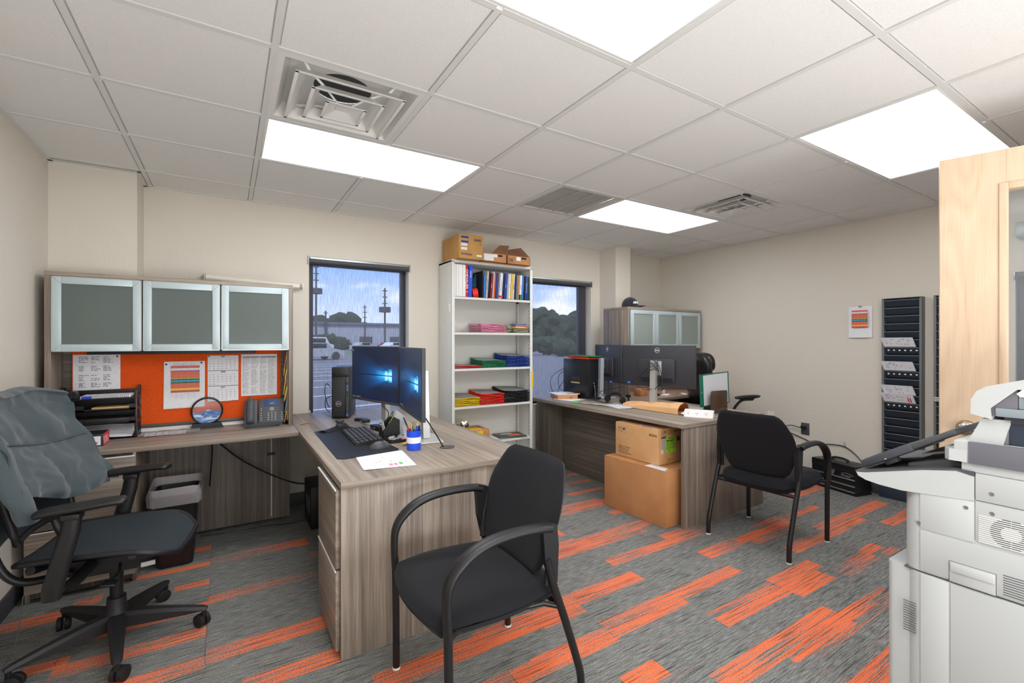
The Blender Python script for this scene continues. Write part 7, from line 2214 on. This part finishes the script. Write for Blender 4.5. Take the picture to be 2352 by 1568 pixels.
# control console: thick tilted slab on the user side
F7 = Matrix.Translation((CX_ + .03, .722, .888)) @ Matrix.Rotation(-math.atan2(1.045 - .888, .722 - .475), 4, 'X')
# local y runs back (negative) up the slope
mb = MB(F7); mb.box(0, .30, -.165, .0, -.006, .020, .006); mb.build('console_panel', 'slate', t)
mb = MB(F7); mb.box(.01, .29, -.290, -.155, -.002, .016, .005); mb.build('console_arm', 'grey_d', t)
mb = MB(F7); mb.box(.02, .28, -.155, -.01, .019, .0212); mb.build('touch_screen', 'black_g', t)
mb = MB(F7); mb.box(.02, .05, -.10, -.06, -.022, -.004, .003); mb.build('console_bracket', 'base', t)
MB(F7).box(-.001, .001, -.08, -.075, -.003, .001).build('console_screw', 'silver', t)
# screws
for (y, z) in ((.452, .876), (.394, .888), (.448, .833), (.393, .832), (.558, .751)):
    MB().lathe([(0, 0), (.0055, 0), (.0055, .0015), (.004, .0015), (.0035, .0005), (0, .0005)], (CX_ - .003, y, z), 14, (0, R(-90), 0)).build('screw', 'steel', t)
# handle recess
MB().box(CX_ - .0042, CX_ - .0030, .384, .4860, .598, .662, .0005).build('handle_frame', 'rec', t)
MB().box(CX_ - .0052, CX_ - .0038, .3855, .4845, .600, .6606, .0006).build('handle_recess', 'grey_lt', t)
MB().box(CX_ - .010, CX_ - .0044, .388, .482, .632, .658, .003).build('grip_bar', 'copier', t)
# vents
mb = MB()
for k in range(14):
    z = .742 + k * .0058
    y1, y0 = .421, .20
    mb.box(CX_ - .0052, CX_ - .003, y0, y1, z, z + .0028, .0006)
mb.build('vent_slats', 'white_metal', t, kind='stuff')
MB().box(CX_ - .0034, CX_ - .0028, .20, .421, .741, .822).build('vent_backing', 'grey_lt', t)
mb = MB()
for k in range(14):
    z = .7445 + k * .0058
    dz = z - .782
    ro = math.sqrt(max(.042 ** 2 - dz * dz, 0)); ri = math.sqrt(max(.020 ** 2 - dz * dz, 0))
    if ro > 0:
        mb.box(CX_ - .0042, CX_ - .0034, .355 - ro, .355 - ri - .001, z, z + .003); mb.box(CX_ - .0042, CX_ - .0034, .355 + ri + .001, .355 + ro, z, z + .003)
mb.build('fan_openings', 'rec', t, kind='stuff')
for (y0, y1, z0, n, dz) in ((.565, .597, .395, 13, .0078), (.25, .371, .610, 9, .0068)):
    mb = MB(); mb2 = MB()
    for k in range(n):
        mb.box(CX_ - .0038, CX_ - .0028, y0, y1, z0 + k * dz, z0 + k * dz + .0026)
    mb.build('vent_slots', 'rec', t, kind='stuff')
# ================================================================== OUTSIDE
M['asphalt'] = plain('asphalt', '#87827c', 0.9, grain=.15, gscale=6)
M['lot_paint'] = plain('lot_paint', '#f0eef2', 0.8)
M['grass'] = plain('grass', '#6f8a4c', 0.95, grain=.3, gscale=3)
M['bark'] = plain('bark', '#54483c', 0.9)
M['leaves'] = plain('leaves', '#35452f', 0.9, grain=.45, gscale=4)
M['bldg'] = plain('building_wall', '#b4b6bb', 0.8)
M['bldg2'] = plain('building_far', '#8a8ba2', 0.8)
M['roofm'] = plain('building_roof', '#6d6f7c', 0.7)
g_ = struct(MB().box(-90, 200, YW + WT + .02, 260, -.35, -.15).build('parking_lot', 'asphalt', smooth=False))
g2 = struct(MB().box(XR + WT + .02, 90, -60, YW + WT, -.35, -.15).build('ground', 'asphalt', smooth=False))
for k in range(9):
    o = MB().obox((1.0 + k * .55, 10.6 + k * 2.7, -.146), (5.4, .13, .006), (0, 0, R(10))).build('painted_line', 'lot_paint', g_)
for k in range(5):
    o = MB().obox((9.5 + k * 2.2, 15 + k * 4, -.146), (5.0, .12, .006), (0, 0, R(60))).build('painted_line', 'lot_paint', g_)
struct(MB().box(-40, 90, 62, 68, -.16, -.08, .03).build('grass_verge', 'grass', smooth=False))
def tree(x, y, h, w, label):
    t = thing('tree', label, 'tree', (x, y, -.1), group='trees beyond the parking lot')
    MB().cyl((x, y, -.1), (x, y, h * .55), .16, .09, 8).build('trunk', 'bark', t)
    mb = MB()
    rnd = random.Random(int(x * 10))
    for k in range(26):
        cx, cy, cz = x + rnd.uniform(-w, w) * .75, y + rnd.uniform(-w, w) * .4, h * (.25 + .62 * rnd.random())
        r = w * rnd.uniform(.16, .34)
        bm = bmesh.new(); bmesh.ops.create_icosphere(bm, subdivisions=2, radius=r)
        vs = [Vector((cx, cy, cz)) + v.co * (1 + .5 * noise.noise(v.co * 6 / w + Vector((k, x, 0)))) for v in bm.verts]
        fs = [[v.index for v in f.verts] for f in bm.faces]; bm.free()
        mb._add(vs, fs)
    mb.build('crown', 'leaves', t)
def building(name, x0, x1, y0, y1, z1, label, mat):
    t = thing(name, label, 'building', ((x0 + x1) / 2, (y0 + y1) / 2, -.1))
    MB().box(x0, x1, y0, y1, -.15, z1).build('wall', mat, t, smooth=False)
    MB().box(x0 - .4, x1 + .4, y0 - .4, y1 + .4, z1, z1 + .5, .05).build('roof', 'roofm', t)
    for k in range(int((x1 - x0) / 6)):
        MB().box(x0 + 2 + k * 6, x0 + 4.5 + k * 6, y0 - .05, y0, .2, 2.4, .02).build('bay_door', 'grey_d', t)
def vehicle(x, y, rz, mat, label, van=False):
    t = thing('van' if van else 'car', label, 'vehicle', (x, y, -.15), R(rz))
    b = MB()
    if van:
        b.prism([(-2.5, .35), (2.5, .35), (2.55, 1.1), (1.9, 1.3), (1.4, 2.1), (-2.5, 2.15)], 1, -.95, .95)
    else:
        b.prism([(-2.2, .3), (2.2, .3), (2.25, .75), (1.2, .95), (.6, 1.42), (-1.0, 1.45), (-1.7, 1.0), (-2.2, .95)], 1, -.88, .88)
    b.build('body', mat, t, local=True, smooth=False)
    z0, z1, x0, x1 = ((1.35, 1.95, -2.2, 1.35) if van else (.98, 1.36, -1.1, .6))
    MB().box(x0, x1, -.965 if van else -.895, .965 if van else .895, z0, z1, .02).build('side_glass', 'black_g', t, local=True)
    for a in (-1.4, 1.4):
        for c in (-.9, .9):
            MB().cyl((a, c - .1, .33), (a, c + .1, .33), .33, n=20).build('wheel', 'rubber', t, local=True)
def at(px_, dist):
    """point on the ground plan seen in column px_ of the photograph at a given distance"""
    a = (px_ - 1176) / 1054.5; sy, cy = math.sin(YAW), math.cos(YAW)
    return (dist * (sy + a * cy), dist * (cy - a * sy))
building('warehouse', 8, 52, 92, 108, 4.6, 'long pale grey warehouse across the parking lot', 'bldg')
tl = [(735, 100, 5.6, 4.4), (765, 112, 8.0, 7), (800, 118, 7.4, 7), (740, 84, 2.6, 3.0), (775, 85, 1.9, 2.6), (1222, 92, 7.0, 4.6), (1243, 86, 7.4, 4.8), (1266, 95, 7.8, 5), (1290, 84, 6.4, 4.4), (1312, 90, 7.6, 4.8), (1338, 86, 7.2, 4.8), (1362, 92, 7.6, 5), (1250, 52, 1.6, 2.4), (1310, 48, 1.3, 2.0)]
nm = ['tree at the left edge beside the warehouse', 'tall tree behind the left end of the warehouse', 'broad tree rising behind the warehouse roof', 'low bush before the warehouse at the left', 'small bush right of the first low bush',
      'first tree of the dense row through the right window', 'second tree of the dense row through the right window', 'third tree of the dense row through the right window', 'fourth, slightly lower tree of the dense row', 'fifth tree of the dense row through the right window', 'sixth tree of the dense row through the right window', 'last tree of the dense row by the shade edge', 'low green shrub on the lot seen through the right window', 'second low shrub on the lot, further right']
for (p_, d_, h_, w_), n_ in zip(tl, nm):
    x, y = at(p_, d_); tree(x, y, h_, w_, n_)
def pole(p_, d_, h, nest, label, r=.2):
    x, y = at(p_, d_)
    t = thing('utility_pole', label, 'pole', (x, y, -.15), group='tall poles across the lot')
    MB().cyl((x, y, -.15), (x, y, h), r, r * .7, 10).build('mast', 'grey_d', t)
    if nest:
        MB().cyl((x, y, nest), (x, y, nest + .8), .9, .9, 16).build('platform', 'grey_d', t)
    for k in range(4):
        z = h - .5 - k * 1.0
        MB().box(x - .38, x + .38, y - .06, y + .06, z, z + .14).build('crossarm', 'grey_d', t)
pole(726, 70, 14.2, 8.7, 'tall utility pole with a round platform at the left of the window', .17)
pole(884, 72, 9.8, 6.0, 'utility pole with a round platform at the right of the window', .17)
pole(838, 90, 8.6, 0, 'thin plain pole between the two platform poles', .14)
pole(748, 86, 7.2, 0, 'short pole beside the left platform pole', .2)
for (p_, d_, rz, m_, lb, van) in ((722, 38, 20, 'grey_lt', 'silver car parked at the left edge of the lot', False), (716, 58, 25, 'white', 'white van parked behind the silver car', True), (905, 72, 30, 'white', 'white pickup parked by the verge near the right pole', False),
                            (835, 76, 30, 'grey_lt', 'pale car parked in the middle of the far row', False), (895, 84, 30, 'maroon', 'dark red car at the right end of the far row', False), (1283, 60, 35, 'white', 'white car seen through the right window shade', False)):
    x, y = at(p_, d_); vehicle(x, y, rz, m_, lb, van)
